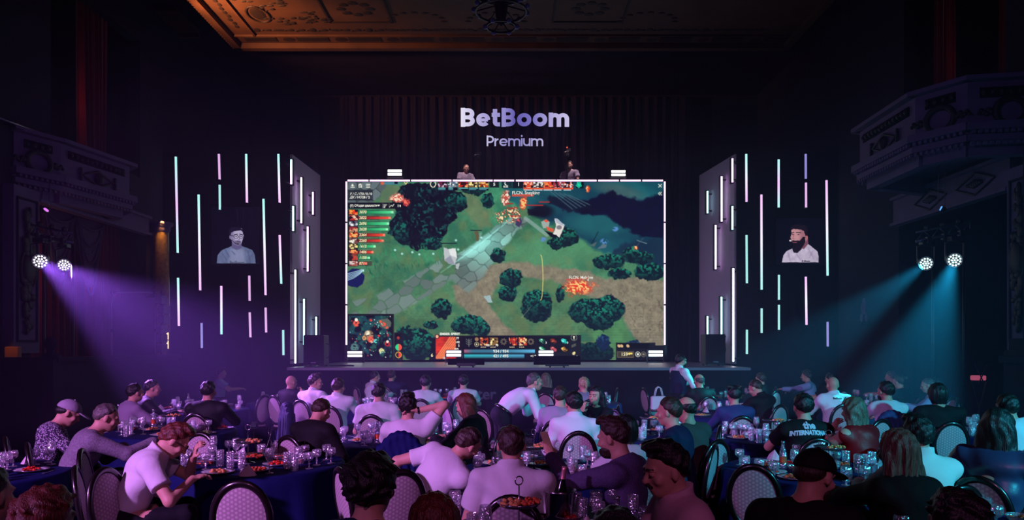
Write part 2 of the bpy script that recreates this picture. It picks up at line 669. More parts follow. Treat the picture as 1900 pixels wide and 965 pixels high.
    lf = np.clip((N(3.6, 2) - 0.54) * 8, 0, 1) * np.clip(N(20, 2) * 1.8 - 0.5, 0.1, 1)
    c.put(fm * lf, C(26, 92, 86) * (0.7 + 0.6 * n3[..., None]))
    for b in [(745, 430, 14, 22), (800, 452, 20, 12), (880, 350, 22, 12), (905, 372, 12, 14), (845, 372, 22, 14)]:
        bush(*b, leaf=C(26, 92, 84), shade=0.1)
    for b in [(820, 573, 19, 19), (948, 516, 21, 19), (942, 545, 17, 15), (996, 568, 29, 30), (1092, 578, 38, 24), (1125, 575, 34, 26), (1112, 592, 28, 22), (870, 603, 34, 18), (800, 604, 14, 8),
              (775, 640, 34, 30), (752, 618, 18, 12), (925, 474, 15, 13), (1050, 440, 24, 18), (1035, 452, 18, 12), (1185, 478, 28, 12), (1130, 486, 30, 14), (1150, 508, 24, 10), (1205, 505, 28, 16), (895, 612, 14, 14),
              (1040, 545, 8, 16), (1172, 470, 16, 12)]:
        bush(*b)
    bush(1020, 655, 90, 22, dark=C(10, 22, 30), leaf=C(22, 60, 58))
    bush(1100, 655, 40, 20, dark=C(8, 22, 30), leaf=C(20, 58, 56))
    bush(1120, 635, 12, 15, dark=C(16, 32, 58), leaf=C(40, 66, 100))
    bush(1175, 640, 14, 9, dark=C(20, 38, 66), leaf=C(60, 84, 110))
    gr = np.clip((N(2.4, 2, ang=1.35, stretch=4) - 0.55) * 8, 0, 1)
    c.put(c.poly([(720, 455), (850, 455), (845, 490), (740, 490), (690, 520), (660, 520), (670, 490)], 8, 12, 10) * gr, C(52, 128, 92), 0.6)
    c.put(c.poly([(690, 480), (750, 492), (835, 480), (700, 512), (648, 520)], 8, 12, 8) * gr, C(18, 72, 60), 0.7)
    # boundary arc of an effect
    arc = [(1003 + 4.5 * math.sin(a), 515 - 42 * math.cos(a)) for a in np.linspace(0, math.pi, 16)]
    c.put(c.line(arc, 1.2, 0.8), C(222, 205, 130), 0.9)
    c.put(c.line([(968, 590), (984, 570)], 1.0), C(150, 160, 150), 0.6)
    # soft fire marks, plain pale rocks, skirmish specks (no figures)
    def flame(cx, cy, rx, ry, core=C(250, 190, 130), edge=C(198, 62, 40)):
        w = (N(5, 3) - 0.5)
        r = np.hypot((c.X - cx + w * rx) / rx, (c.Y - cy - w * ry) / ry)
        c.put(np.clip(1.25 - r, 0, 1) * 1.4, edge)
        c.put(np.clip((N(2.6, 2) - 0.5) * 8, 0, 1) * np.clip(1.1 - r, 0, 1) * 2, core)
    flame(1075, 532, 27, 15)
    flame(738, 368, 13, 9, C(255, 215, 195), C(190, 90, 80))
    flame(752, 376, 8, 8, C(240, 120, 100), C(150, 50, 60))
    flame(971, 376, 7, 12)
    flame(938, 368, 8, 14, C(250, 230, 215), C(170, 80, 70))
    flame(1091, 350, 4, 6)
    flame(1180, 460, 4, 4)
    sp = N(2.2, 1)
    sk = c.poly([(920, 395), (955, 385), (968, 400), (955, 412), (925, 412)], 5, 6, 3)
    c.put(sk * (sp > 0.5), C(140, 52, 42))
    c.put(sk * (sp > 0.66), C(235, 205, 170))
    c.put(c.poly([(978, 388), (1015, 390), (1012, 402), (980, 400)], 3, 4, 2), C(10, 12, 26), 0.9)
    for (x0, x1, y) in [(976, 1008, 381), (1000, 1020, 375), (940, 960, 386), (936, 952, 378), (948, 966, 401), (873, 894, 427.5), (818, 848, 451.5)]:
        c.put(c.rect(x0, y - 1, x1, y + 1), C(150, 48, 44) if y < 425 else C(24, 40, 44))
    rk = [(823, 458), (832, 462), (845, 461), (848, 478), (844, 492), (832, 489), (824, 482)]
    c.put(c.poly(rk, 1.5, 5, 1), C(176, 180, 186))
    c.put(c.poly([(832, 462), (845, 461), (848, 478), (836, 474)], 1, 4, 1), C(214, 216, 220))
    c.put(c.poly([(824, 482), (836, 474), (844, 492), (832, 489)], 1, 4, 1), C(138, 142, 156))
    c.put(c.poly([(845, 490), (853, 488), (850, 500), (846, 498)], 1, 4, 1), C(190, 196, 200), 0.8)
    c.put(c.poly([(880, 430), (886, 428), (890, 438), (888, 447), (884, 448)], 1, 3, 1), C(88, 82, 60))
    c.put(c.poly([(889, 432), (895, 431), (892, 445), (889, 444)], 1, 3, 1), C(110, 150, 140), 0.8)
    c.put(c.poly([(957, 408), (966, 404), (969, 412), (964, 422), (957, 418)], 1.2, 3, 1), C(60, 54, 84))
    c.put(c.poly([(958, 409), (962, 405), (965, 412)], 0.5, 3, 1), C(190, 80, 84))
    # carved stone blocks and a plain pale cloth
    c.put(c.poly([(1004, 412), (1013, 407), (1020, 412), (1018, 422), (1008, 424)], 0.4, 3, 1), C(150, 160, 158))
    c.put(c.poly([(1009, 409), (1014, 407), (1018, 411), (1013, 413)], 0.3, 3, 1), C(206, 84, 62))
    c.put(c.poly([(1013, 420), (1028, 425), (1026, 431), (1016, 428)], 0.6, 3, 1), C(190, 92, 70))
    c.put(c.poly([(1010, 428), (1030, 434), (1036, 440), (1022, 440)], 0.6, 3, 1), C(10, 14, 20))
    c.put(c.poly([(1029, 406), (1036, 410), (1048, 417), (1043, 430), (1038, 441), (1032, 436), (1026, 434), (1032, 420)], 0.8, 4, 1), C(212, 206, 204))
    c.put(c.poly([(1029, 405), (1035, 406), (1047, 418), (1043, 419), (1032, 413)], 0.6, 3, 1), C(166, 172, 188))
    c.put(c.disc(1037.5, 422, 5, 4, soft=0.3), C(96, 94, 104), 0.8)
    for (x, y, r) in [(1008, 444, 6), (1142, 425, 6), (1121, 448, 7)]:
        c.put(c.disc(x, y, r, r * 0.75, soft=0.5) * (N(2.4, 2) > 0.42), C(96, 132, 190), 0.9)
    c.put(c.poly([(1095, 455), (1108, 448), (1103, 458)], 0.4, 3, 1), C(90, 100, 96), 0.8)
    c.put(c.poly([(1108, 462), (1118, 453), (1126, 454), (1124, 460)], 0.4, 3, 1), C(104, 112, 124), 0.8)
    c.put(c.line([(1110, 430), (1098, 452)], 1.4), C(12, 18, 26))
    c.put(c.line([(1182, 446), (1200, 452)], 1.6), C(110, 130, 138), 0.8)
    c.put(c.line([(1194, 441), (1182, 456)], 1.6), C(60, 70, 92), 0.8)
    for (x, y) in [(893, 441), (846, 446), (850, 463), (733, 464), (746, 471), (765, 468), (778, 472), (804, 471)]:
        c.put(c.disc(x, y, 2.2, 2.0, soft=0.6), C(180, 226, 226), 0.8)
    c.put(c.poly([(645, 505), (655, 498), (668, 500), (676, 512), (674, 526), (662, 534), (645, 530)], 1.5, 4, 1), C(18, 26, 74))
    for k in range(5):
        c.put(c.line([(645, 520 - k * 3), (656 + k, 516 - k * 3), (668 + k, 508 - k * 2), (675, 500 + k)], 1.2), C(190, 224, 240), 0.85)
    c.put(c.poly([(897, 550), (910, 548), (914, 562), (906, 561)], 1, 3, 1), C(150, 170, 176))
    # cracked-mud lines over the dirt
    cr = np.abs(N(16, 3) - 0.5)
    c.put((cr < 0.012) * c.poly([(1140, 530), (1234, 520), (1234, 640), (1190, 640)], 4, 9, 6), C(84, 74, 62), 0.7)

    # ---- score board, map and bars drawn over the terrain
    K = C(9, 10, 18)
    c.put(c.rect(645, 352, 692, 372), K, 0.55)
    c.put(c.rect(645, 376, 748, 387.5), K, 0.92)
    for x in (710, 722):
        c.put(c.rect(x - 0.4, 377, x + 0.4, 387), C(110, 110, 116), 0.8)
    Wt = C(235, 232, 225)
    c.put(c.poly([(700, 380), (705, 380), (702.5, 383.5)], 0, 1, 0.6), Wt)
    for k, l in enumerate((6, 4.6, 3.2, 2)):
        c.put(c.line([(712, 379.5 + k * 1.9), (712 + l, 379.5 + k * 1.9)], 1.0, 0.5), Wt)
    c.put(c.line([(723, 384), (726, 381), (728, 383), (731, 379)], 1.0, 0.6), Wt)
    c.put(c.rect(738, 379.5, 739.2, 384), Wt)
    c.put(c.rect(741.5, 380, 743.5, 384), Wt)
    # top left icons: upload, cog, menu
    c.put(c.poly([(651, 345), (654, 341), (657, 345)], 0, 1, 0.6), Wt)
    c.put(c.rect(653.2, 344, 654.8, 346.8), Wt)
    c.put(c.rect(650.2, 347, 658, 348.2), Wt)
    a = np.arctan2(c.Y - 344.8, c.X - 668.3)
    r = np.hypot(c.X - 668.3, c.Y - 344.8)
    c.put(((r < 3.3 + 0.9 * np.sign(np.cos(a * 8))) & (r > 1.5)) * 1.0, Wt)
    for k in range(3):
        c.put(c.rect(679, 341.5 + k * 2.8, 687, 342.9 + k * 2.8), Wt)
    # close cross and double chevron top right
    c.put(c.line([(1222, 342), (1227.5, 347.5)], 1.1), Wt)
    c.put(c.line([(1227.5, 342), (1222, 347.5)], 1.1), Wt)
    for dx in (0, 3.2):
        c.put(c.line([(1224.5 + dx, 356.5), (1221.8 + dx, 359.3), (1224.5 + dx, 362.2)], 1.0), Wt)

    def tile(x0, y0, x1, y1, a=C(120, 40, 32), b=C(230, 150, 90), d=C(24, 14, 20), seed=0, th=0.5):
        n = N(4.2, 2)
        k = c.rect(x0, y0, x1, y1)
        c.put(k, d)
        c.put(k * np.clip((n - th + 0.08) * 9, 0, 1), a)
        c.put(k * np.clip((N(3.2, 2) - th - 0.06) * 9, 0, 1), b)
    # top strip: two rows of plain colour tiles with health bars and the clock between
    cols = [(C(90, 40, 60), C(190, 170, 190)), (C(90, 110, 130), C(220, 225, 230)), (C(170, 40, 30), C(250, 170, 120)), (C(120, 90, 60), C(250, 220, 160)), (C(150, 70, 40), C(240, 190, 120))]
    for k in range(5):
        x0 = 812.5 + k * 19
        tile(x0, 336.5, x0 + 17.5, 347.5, *cols[k])
        c.put(c.rect(x0, 348, x0 + 18, 353.5), K)
        c.put(c.rect(x0 + 0.5, 348.6, x0 + [14, 9, 18, 17, 17][k], 350), C(110, 190, 195))
        c.put(c.rect(x0 + 0.5, 351.2, x0 + [14, 9, 5, 14, 14][k], 352.6), C(90, 150, 170))
    rc_ = [(C(200, 80, 50), C(240, 190, 170)), (C(60, 60, 66), C(225, 220, 215)), (C(190, 60, 40), C(240, 130, 80)), (C(150, 50, 60), C(200, 180, 190)), (C(180, 70, 50), C(220, 200, 200))]
    for k in range(5):
        x0 = 971 + k * 18.6
        tile(x0, 337.5, x0 + 18, 348.5, *rc_[k])
        c.put(c.rect(x0, 348.8, x0 + 18, 351.4), C(206, 86, 62))
        c.put(c.rect(x0 + 0.5, 351.8, x0 + [17, 17, 17, 15, 14][k], 353.2), C(196, 200, 206))
    c.put(c.rect(908, 336.5, 926, 348), K, 0.85)
    c.put(c.rect(931, 337, 950, 349.5), C(14, 40, 44))
    c.put(c.rect(951, 337, 971, 349.5), K, 0.85)
    c.put(c.disc(938.5, 340.5, 2.6, 3, soft=0.3), Wt)
    c.put(c.disc(939.8, 339.8, 2.2, 2.6, soft=0.3), C(14, 40, 44))
    # emblem left of the tiles (pale claw of two arcs) and the round green one at the right
    for sgn in (-1, 1):
        c.put(c.line([(803.5 + sgn * 1.2, 347.5), (803.5 + sgn * 4.2, 344.5), (803.5 + sgn * 5.2, 341), (803.5 + sgn * 3.4, 337.5)], 1.6, 0.8), C(228, 220, 200))
    c.put(c.rect(1069, 336.8, 1083, 349.5), K, 0.9)
    for q in range(5):
        aa = q * 1.257
        c.put(c.line([(1074 + 1.0 * math.cos(aa), 343 + 1.0 * math.sin(aa)), (1074 + 3.4 * math.cos(aa + 0.8), 343 + 3.8 * math.sin(aa + 0.8)), (1074 + 5.0 * math.cos(aa + 1.7), 343 + 5.6 * math.sin(aa + 1.7))], 1.7, 0.9), C(40, 200, 165))
    c.put(c.rect(712, 338, 740, 342.5), C(70, 120, 135))
    c.put(c.disc(709.5, 340, 3.4, 3, soft=0.3), C(190, 96, 70))
    c.put(c.rect(732, 337.5, 738, 341.5), K)
    c.put(c.line([(750, 337.5), (753, 342), (756, 337.5)], 1.2), C(230, 215, 150))
    # the ranking list
    ends = [730, 725, 722, 720, 714.5, 712, 697, 693, 686.5, 681]
    red = [0, 1, 0, 0, 1, 1, 0, 1, 0, 1]
    pc = [(C(200, 60, 30), C(240, 150, 80)), (C(160, 50, 40), C(220, 190, 170)), (C(90, 90, 110), C(225, 225, 230)), (C(130, 40, 40), C(200, 150, 120)), (C(190, 70, 30), C(230, 170, 110)),
          (C(110, 70, 70), C(225, 220, 210)), (C(110, 90, 60), C(240, 215, 150)), (C(150, 60, 40), C(230, 150, 100)), (C(120, 80, 60), C(190, 60, 50)), (C(150, 80, 70), C(210, 190, 190))]
    for k in range(10):
        y = 393.8 + k * 10.57
        c.put(c.rect(645.5, y - 5.3, 664, y + 5.3), K)
        tile(648, y - 4.6, 663.5, y + 4.6, *pc[k], th=0.44)
        f = np.clip((c.X - 664) / (ends[k] - 664), 0, 1)[..., None]
        c.put(c.rect(664, y - 4.2, 690 + 14 * (k < 6), y + 4.2), C(60, 14, 22) if red[k] else C(12, 60, 44), 0.45)
        c.put(c.rect(664, y - 2.3, ends[k], y + 2.3), (C(96, 14, 20) * (1 - f) + C(235, 82, 62) * f) if red[k] else (C(12, 96, 60) * (1 - f) + C(96, 214, 150) * f), 0.95)
        c.put(c.rect(ends[k] - 4, y - 1.6, ends[k], y + 1.6, 1.5), C(250, 190, 170) if red[k] else C(225, 255, 235), 0.6)
    # minimap
    c.put(c.rect(645, 582.5, 731, 669), C(28, 30, 34))
    c.put(c.rect(646, 584.5, 728.5, 667), C(10, 14, 22))
    mm = c.rect(648, 586, 727, 665)
    c.put(mm * np.clip((N(13, 2) - 0.52) * 8, 0, 1), C(24, 62, 70))
    c.put(mm * np.clip((N(6, 2) - 0.60) * 8, 0, 1), C(40, 92, 84), 0.8)
    c.put(c.poly([(702, 594), (718, 590), (726, 596), (722, 612), (706, 608)], 2, 5, 1), C(84, 92, 84))
    for (x, y, r, cc) in [(661, 600, 6, C(214, 90, 70)), (661, 593.5, 3, C(240, 225, 215)), (684, 622, 9, C(150, 120, 96)), (682, 618, 4, C(235, 225, 205)), (688, 630, 6, C(210, 96, 76)), (676, 627, 4, C(196, 150, 96)),
                          (712, 602, 4, C(214, 88, 66)), (718, 608, 2.5, C(210, 90, 70)), (706, 597, 2.5, C(210, 90, 70)), (719, 638, 5, C(170, 44, 44)), (719, 634, 2.5, C(230, 210, 200)),
                          (708, 651, 5, C(200, 200, 150)), (703, 623, 2.2, C(200, 60, 50)), (719, 622, 2.2, C(200, 60, 50)), (688, 594, 2.4, C(180, 60, 50)), (700, 613, 2, C(190, 60, 50)), (697, 633, 4, C(96, 190, 190)), (658, 645, 8, C(80, 112, 112))]:
        c.put(c.disc(x, y, r, r, soft=0.35) * (N(2.2, 1) > 0.3), cc)
    rs = np.random.RandomState(4)
    for k in range(46):
        x, y = rs.uniform(649, 726), rs.uniform(587, 664)
        c.put(c.disc(x, y, 0.9, 0.9, soft=0.5), [C(235, 235, 230), C(226, 90, 72), C(150, 220, 215)][k % 3], 0.9)
    c.put(c.rect(731.5, 617, 747.5, 668), C(20, 22, 30))
    c.put(c.disc(739, 624, 5, 4.5), C(8, 8, 12))
    c.put(c.disc(739, 627, 2.6, 2.4), C(150, 60, 54))
    c.put(c.disc(739.5, 644.5, 6, 6), C(50, 190, 130))
    c.put(c.disc(739.5, 644.5, 6, 6) * (c.X > 739.5), C(226, 84, 70))
    c.put(c.disc(739.5, 658.5, 5.8, 5.8), C(236, 190, 90))
    c.put(c.disc(739.5, 658.5, 4.8, 4.8), C(20, 30, 30))
    c.put(c.disc(739.5, 658.5, 4.8, 4.8) * (c.X > 739.5), C(214, 70, 56))
    # bottom console
    c.put(c.poly([(796, 669), (801, 634), (808, 623), (1078, 622), (1078, 669)], 0, 1, 1), C(17, 18, 26))
    pm = c.rect(808.5, 625, 846, 666)
    dg_ = ((c.X - 808) - (c.Y - 625) * 0.6)
    c.put(pm, C(176, 52, 38) * (0.7 + 0.6 * n2[..., None]))
    for k in range(7):
        c.put(pm * c.line([(806 + k * 4, 668 - k), (838 + k * 3, 622 + 2 * k)], 1.6, 1.4), C(250, 190, 130), 0.75)
    c.put(c.rect(846, 625, 857, 650), C(24, 16, 18))
    c.put(c.disc(811, 624.5, 4.6, 4.6), C(60, 30, 44))
    c.put(c.disc(811, 624.5, 2.8, 2.8), C(240, 170, 140))
    c.put(c.rect(858, 624.5, 990, 669), C(11, 12, 20))
    cx = 870
    c.put(c.line([(cx, 629), (cx, 643)], 0.9), C(110, 112, 112))
    for k in range(3):
        c.put(c.line([(cx - 5.5, 629 + k * 4), (cx, 633.5 + k * 3.4), (cx + 5.5, 629 + k * 4)], 0.9), C(110, 112, 112))
    c.put(c.disc(884.5, 629.5, 3.6, 3.6), C(140, 110, 84))
    c.put(c.disc(884.5, 639, 4.2, 4.2), C(190, 180, 150))
    c.put(c.disc(884.5, 639, 3.3, 3.3), C(16, 18, 24))
    c.put(c.disc(884.5, 639, 1.3, 1.8), C(225, 210, 180))
    for (x0, a_, b_) in [(891, C(150, 60, 30), C(240, 170, 120)), (909, C(120, 90, 50), C(245, 215, 160)), (944.5, C(160, 50, 34), C(240, 170, 120)), (962.5, C(170, 60, 36), C(250, 190, 140))]:
        tile(x0, 626.5, x0 + 15, 641, a_, b_, th=0.46)
        for q in range(3):
            c.put(c.rect(x0 + 1 + q * 3.4, 643.3, x0 + 3.4 + q * 3.4, 645), C(214, 196, 170))
    for gx in (934.5, 985):
        aa = np.arctan2(c.Y - 634, c.X - gx)
        rr = np.hypot(c.X - gx, c.Y - 634)
        c.put(((rr < 5.6 + 1.2 * np.cos(aa * 9)) & (rr > 2.6)) * 1.0, C(92, 82, 74))
    g1 = np.clip((c.X - 861) / 131, 0, 1)[..., None]
    bar = (C(205, 120, 150) * np.clip(1 - g1 * 8, 0, 1) + C(74, 128, 158) * (1 - np.clip(1 - g1 * 8, 0, 1))) * (0.75 + 0.5 * g1 ** 3)
    sh = (1.25 - 0.6 * np.abs((c.Y - 651.5) / 3.6))[..., None]
    c.put(c.rect(861, 648, 992.5, 655.5), bar * sh)
    c.put(c.rect(861, 657, 973, 664.8), (C(48, 140, 150) * (1 - g1) + C(74, 120, 156) * g1) * (1.2 - 0.5 * np.abs((c.Y - 660) / 3.6))[..., None])
    c.put(c.rect(994, 623.5, 1077, 669), C(24, 25, 32))
    its = [(996.5, 626), (1017, 626), (1037, 626), (996.5, 641), (1017, 641), (1037, 641)]
    icol = [(C(30, 120, 96), C(190, 230, 215)), (C(110, 46, 34), C(170, 96, 70)), (C(40, 170, 165), C(120, 225, 220)), (C(30, 130, 96), C(200, 240, 220)), (C(170, 80, 90), C(225, 170, 175)), (C(130, 90, 40), C(225, 185, 110))]
    for (x, y), (a_, b_) in zip(its, icol):
        c.put(c.rect(x, y, x + 18.5, y + 13), C(10, 12, 16))
        c.put(c.disc(x + 10, y + 7, 6.5, 4.2, soft=0.3, ang=0.5) * (N(3, 2) > 0.42), a_)
        c.put(c.disc(x + 8, y + 6, 4.5, 2.6, soft=0.4, ang=0.5) * (N(3, 2) > 0.5), b_)
    c.put(c.disc(1065, 626.5, 6, 6), C(120, 124, 120))
    c.put(c.disc(1065, 626.5, 5, 5), C(16, 18, 22))
    c.put(c.disc(1065, 625, 1.8, 1.8), C(210, 210, 200))
    c.put(c.rect(1064, 626, 1066, 630), C(210, 210, 200))
    for k in range(3):
        c.put(c.line([(1061, 641 + k * 1.6), (1068, 638 + k * 1.6)], 0.8), C(130, 136, 124), 0.8)
    c.put(c.poly([(1062, 655), (1066, 652), (1068, 654), (1066, 659), (1062, 658)], 0.4, 2, 0.8), C(225, 210, 160))
    # gold counter
    c.put(c.poly([(1143, 669), (1143, 636), (1216, 636), (1216, 641), (1234, 641), (1234, 669)], 0, 1, 1), C(21, 22, 30))
    c.put(c.rect(1144, 637, 1205, 646.5), C(9, 10, 14))
    for x in (1146.5, 1151.5, 1163):
        c.put(c.disc(x + 2, 642, 3.2, 2.6, soft=0.4, ang=0.6), C(200, 168, 130))
    c.put(c.rect(1145, 652, 1176, 663.5), C(112, 100, 82))
    c.put(c.rect(1146, 653, 1175, 662.5), C(58, 52, 46))
    c.put(c.disc(1167.5, 656.5, 2.6, 1.8), C(240, 205, 120))
    c.put(c.disc(1171, 656, 2.6, 1.8), C(240, 205, 120))
    for x, cc in ((1183.5, C(225, 225, 218)), (1194, C(120, 116, 108))):
        c.put(c.disc(x, 657.5, 4.8, 4.8), cc)
        c.put(c.disc(x, 657.5, 3.9, 3.9), C(14, 14, 18))
        c.put(c.disc(x, 657.5, 2.2, 2.2), cc)
    # faint moire rows of the LED wall in the lower half
    row = (np.sin(c.Y * 1.26) * 0.035 * np.clip((c.Y - 560) / 60, 0, 1))[..., None]
    lum = c.img.mean(2, keepdims=True)
    c.img = (lum + (c.img - lum) * 1.18) * (1.10 + row)
    c.img = np.clip(c.img, 0, 1)
    return c


def paint_caster(which):
    """portrait insert: a man in a light t-shirt in front of black"""
    if which == 0:
        c = Canvas(392, 384, 482, 491, 2.2, 11)
    else:
        c = Canvas(1440, 405, 1530, 491, 2.2, 12)
    c.img[:] = C(6, 5, 18) if which == 0 else C(5, 4, 16)
    N = c.noise
    n = N(8, 3)[..., None]
    if which == 0:
        for x in (440, 450, 460, 466):
            c.put(c.line([(x, 386), (x + 4, 450)], 1.2, 1.5), C(30, 26, 58), 0.5)
        # shirt
        sh = c.poly([(402, 489), (404, 474), (410, 465), (424, 459), (433, 455), (446, 455), (456, 459), (468, 464), (473, 473), (474.5, 489)], 0.8, 9, 1)
        c.put(sh, C(98, 108, 148) * (0.8 + 0.35 * n))
        c.put(sh * c.poly([(424, 489), (428, 462), (440, 459), (452, 462), (455, 489)], 2, 9, 7), C(142, 146, 186), 0.7)
        for l in ([(412, 470), (420, 482)], [(418, 463), (425, 476)], [(460, 466), (464, 484)], [(430, 466), (436, 472)], [(468, 472), (462, 480)]):
            c.put(sh * c.line(l, 1.6, 2), C(70, 74, 118), 0.7)
        c.put(c.line([(430, 459), (439, 463.5), (449, 459)], 1.3, 1), C(84, 88, 130))
        sk, sk2, hr = C(176, 166, 204), C(96, 86, 134), C(24, 18, 42)
        c.put(c.poly([(430, 446), (447, 446), (449, 459), (440, 463), (430, 459)], 0, 1, 1.2), sk2)
        face = c.poly([(427, 428), (430, 423), (449, 424), (451, 434), (452.5, 438), (450.5, 444), (448, 452), (441, 456), (434, 453), (430, 447), (427, 440)], 0, 1, 1.2)
        c.put(face, sk)
        c.put(face * c.poly([(425, 426), (434, 426), (433, 440), (439, 455), (430, 452)], 0, 1, 5), sk2, 0.6)
        c.put(face * c.disc(441, 451, 6.5, 5, soft=0.6), C(70, 58, 92), 0.6)
        c.put(c.disc(427.4, 440, 2, 4, soft=0.4), C(124, 112, 156))
        c.put(c.poly([(425, 436), (424, 430), (426, 424.5), (433, 421.5), (443, 422), (450, 425.5), (451, 431), (447, 427.5), (434, 429), (429, 432), (428, 437)], 0.6, 4, 1), hr)
        c.put(c.line([(434.5, 435), (440.5, 434.4)], 1.2), hr)
        c.put(c.line([(444.5, 434.2), (450, 435)], 1.2), hr)
        for x, r in ((438, 3.9), (447.6, 3.5)):
            k = np.hypot((c.X - x) / r, (c.Y - 439.2) / 3.3)
            c.put(np.clip(1 - np.abs(k - 1) / 0.22, 0, 1), C(20, 16, 34), 0.95)
            c.put(c.disc(x, 438.8, 1.3, 0.8, soft=0.6), C(30, 22, 46))
        c.put(c.line([(427.5, 437), (434, 438)], 0.9), C(20, 16, 34))
        c.put(c.line([(443.6, 439), (444.8, 444), (443, 445)], 0.9, 1), C(104, 92, 136))
        c.put(c.line([(440, 448.6), (446, 448.6)], 1.2, 1), C(60, 40, 70))
        c.put(c.line([(428, 444), (436, 451), (441, 453)], 0.8), C(10, 10, 18))
        c.put(c.disc(441.5, 452.8, 1.8, 1.2), C(10, 10, 18))
        c.put(c.rect(385, 489, 490, 495), C(6, 5, 18))
        c.put((c.Y > 489.2) * 1.0, C(5, 4, 16))
    else:
        sh = c.poly([(1451, 487), (1453, 474), (1459, 466), (1470, 461), (1480, 458), (1498, 452), (1508, 459), (1516, 466), (1519, 476), (1519, 487)], 0.8, 9, 1)
        c.put(sh, C(196, 182, 212) * (0.82 + 0.28 * n))
        for l in ([(1462, 468), (1466, 484)], [(1500, 462), (1510, 480)], [(1478, 472), (1486, 482)], [(1508, 466), (1502, 478)]):
            c.put(sh * c.line(l, 1.8, 2.4), C(140, 124, 168), 0.6)
        sk, sk2, hr = C(196, 140, 150), C(120, 70, 92), C(22, 12, 26)
        c.put(c.poly([(1484, 444), (1499, 440), (1500, 452), (1492, 462), (1482, 460)], 0, 1, 1.2), sk2)
        face = c.poly([(1468, 424), (1473, 419), (1490, 420), (1497, 432), (1497, 446), (1488, 456), (1478, 460), (1471, 455), (1469, 446), (1466.5, 441), (1468.5, 434)], 0, 1, 1.2)
        c.put(face, sk)
        c.put(face * c.poly([(1484, 420), (1500, 420), (1500, 455), (1484, 455)], 0, 1, 6), sk2, 0.45)
        c.put(c.disc(1496.5, 441, 2.6, 4.6, soft=0.4), C(172, 104, 116))
        c.put(c.poly([(1470, 446), (1476, 446.5), (1484, 447), (1490, 440), (1494, 440), (1494, 450), (1488, 461), (1480, 469), (1473, 468), (1469, 459)], 1.0, 4, 1.4), hr)
        c.put(c.poly([(1466, 428), (1467, 421), (1474, 416), (1486, 415.5), (1496, 420), (1500, 428), (1499, 437), (1494.5, 438), (1492, 429), (1484, 425.5), (1472, 425)], 1.0, 4, 1), hr)
        c.put(c.line([(1467.5, 433), (1473, 431.5)], 1.5), hr)
        c.put(c.line([(1477.5, 431.5), (1485.5, 431.8)], 1.5), hr)
        c.put(c.disc(1471, 435.2, 1.8, 0.9, soft=0.5), C(52, 28, 44))
        c.put(c.disc(1481.5, 435.4, 2.0, 0.9, soft=0.5), C(52, 28, 44))
        c.put(c.line([(1473.5, 435), (1470.5, 442.5), (1474, 443.5)], 1.0, 1.2), C(140, 82, 98))
        c.put(c.line([(1471, 450), (1478, 450)], 1.5, 1), C(150, 72, 86))
        c.put(c.line([(1494, 447), (1480, 457), (1466, 447)], 0.7), C(10, 10, 14))
        c.put(c.disc(1466.5, 446.5, 2.2, 1.7), C(210, 190, 205))
        c.put((c.Y > 487.2) * 1.0, C(5, 4, 16))
    return c

# ------------------------------------------------------------------ smooth solids: signed distances on a grid, meshed with surface nets
def surface_nets(Fd, org, h):
    S = Fd < 0
    nx, ny, nz = Fd.shape
    cs = [(a, b, c) for a in (0, 1) for b in (0, 1) for c in (0, 1)]
    cnt = np.zeros((nx - 1, ny - 1, nz - 1), np.int8)
    for a, b, c in cs:
        cnt += S[a:nx - 1 + a, b:ny - 1 + b, c:nz - 1 + c]
    act = (cnt > 0) & (cnt < 8)
    I = np.argwhere(act)
    if len(I) == 0:
        return np.zeros((0, 3)), np.zeros((0, 4), int)
    vals = {cc: Fd[I[:, 0] + cc[0], I[:, 1] + cc[1], I[:, 2] + cc[2]] for cc in cs}
    acc = np.zeros((len(I), 3))
    num = np.zeros(len(I))
    for p in cs:
        for ax in range(3):
            if p[ax] == 0:
                q = list(p)
                q[ax] = 1
                q = tuple(q)
                a, b = vals[p], vals[q]
                x = (a < 0) != (b < 0)
                t = np.where(x, a / np.where(x, a - b, 1), 0)
                pos = np.array(p, float)[None, :].repeat(len(I), 0)
                pos[:, ax] += t
                acc += pos * x[:, None]
                num += x
    V = (I + acc / num[:, None]) * h + np.asarray(org)
    idm = np.full(act.shape, -1, np.int64)
    idm[act] = np.arange(len(I))
    Q = []
    for ax in range(3):
        A = [slice(1, -1)] * 3
        A[ax] = slice(0, -1)
        lo = list(A)
        hi = list(A)
        hi[ax] = slice(1, None)
        a, b = S[tuple(lo)], S[tuple(hi)]
        for flip in (False, True):
            E = np.argwhere((a & ~b) if not flip else (~a & b))
            if len(E) == 0:
                continue
            off = np.array([1, 1, 1])
            off[ax] = 0
            E = E + off
            u, v = (ax + 1) % 3, (ax + 2) % 3
            du, dv = np.zeros(3, int), np.zeros(3, int)
            du[u], dv[v] = 1, 1
            c0, c1, c2, c3 = E - du - dv, E - dv, E, E - du
            q = np.stack([idm[tuple(k.T)] for k in (c0, c1, c2, c3)], 1)
            q = q[(q >= 0).all(1)]
            Q.append(q[:, ::-1] if flip else q)
    Q = np.concatenate(Q) if Q else np.zeros((0, 4), int)
    return V, Q


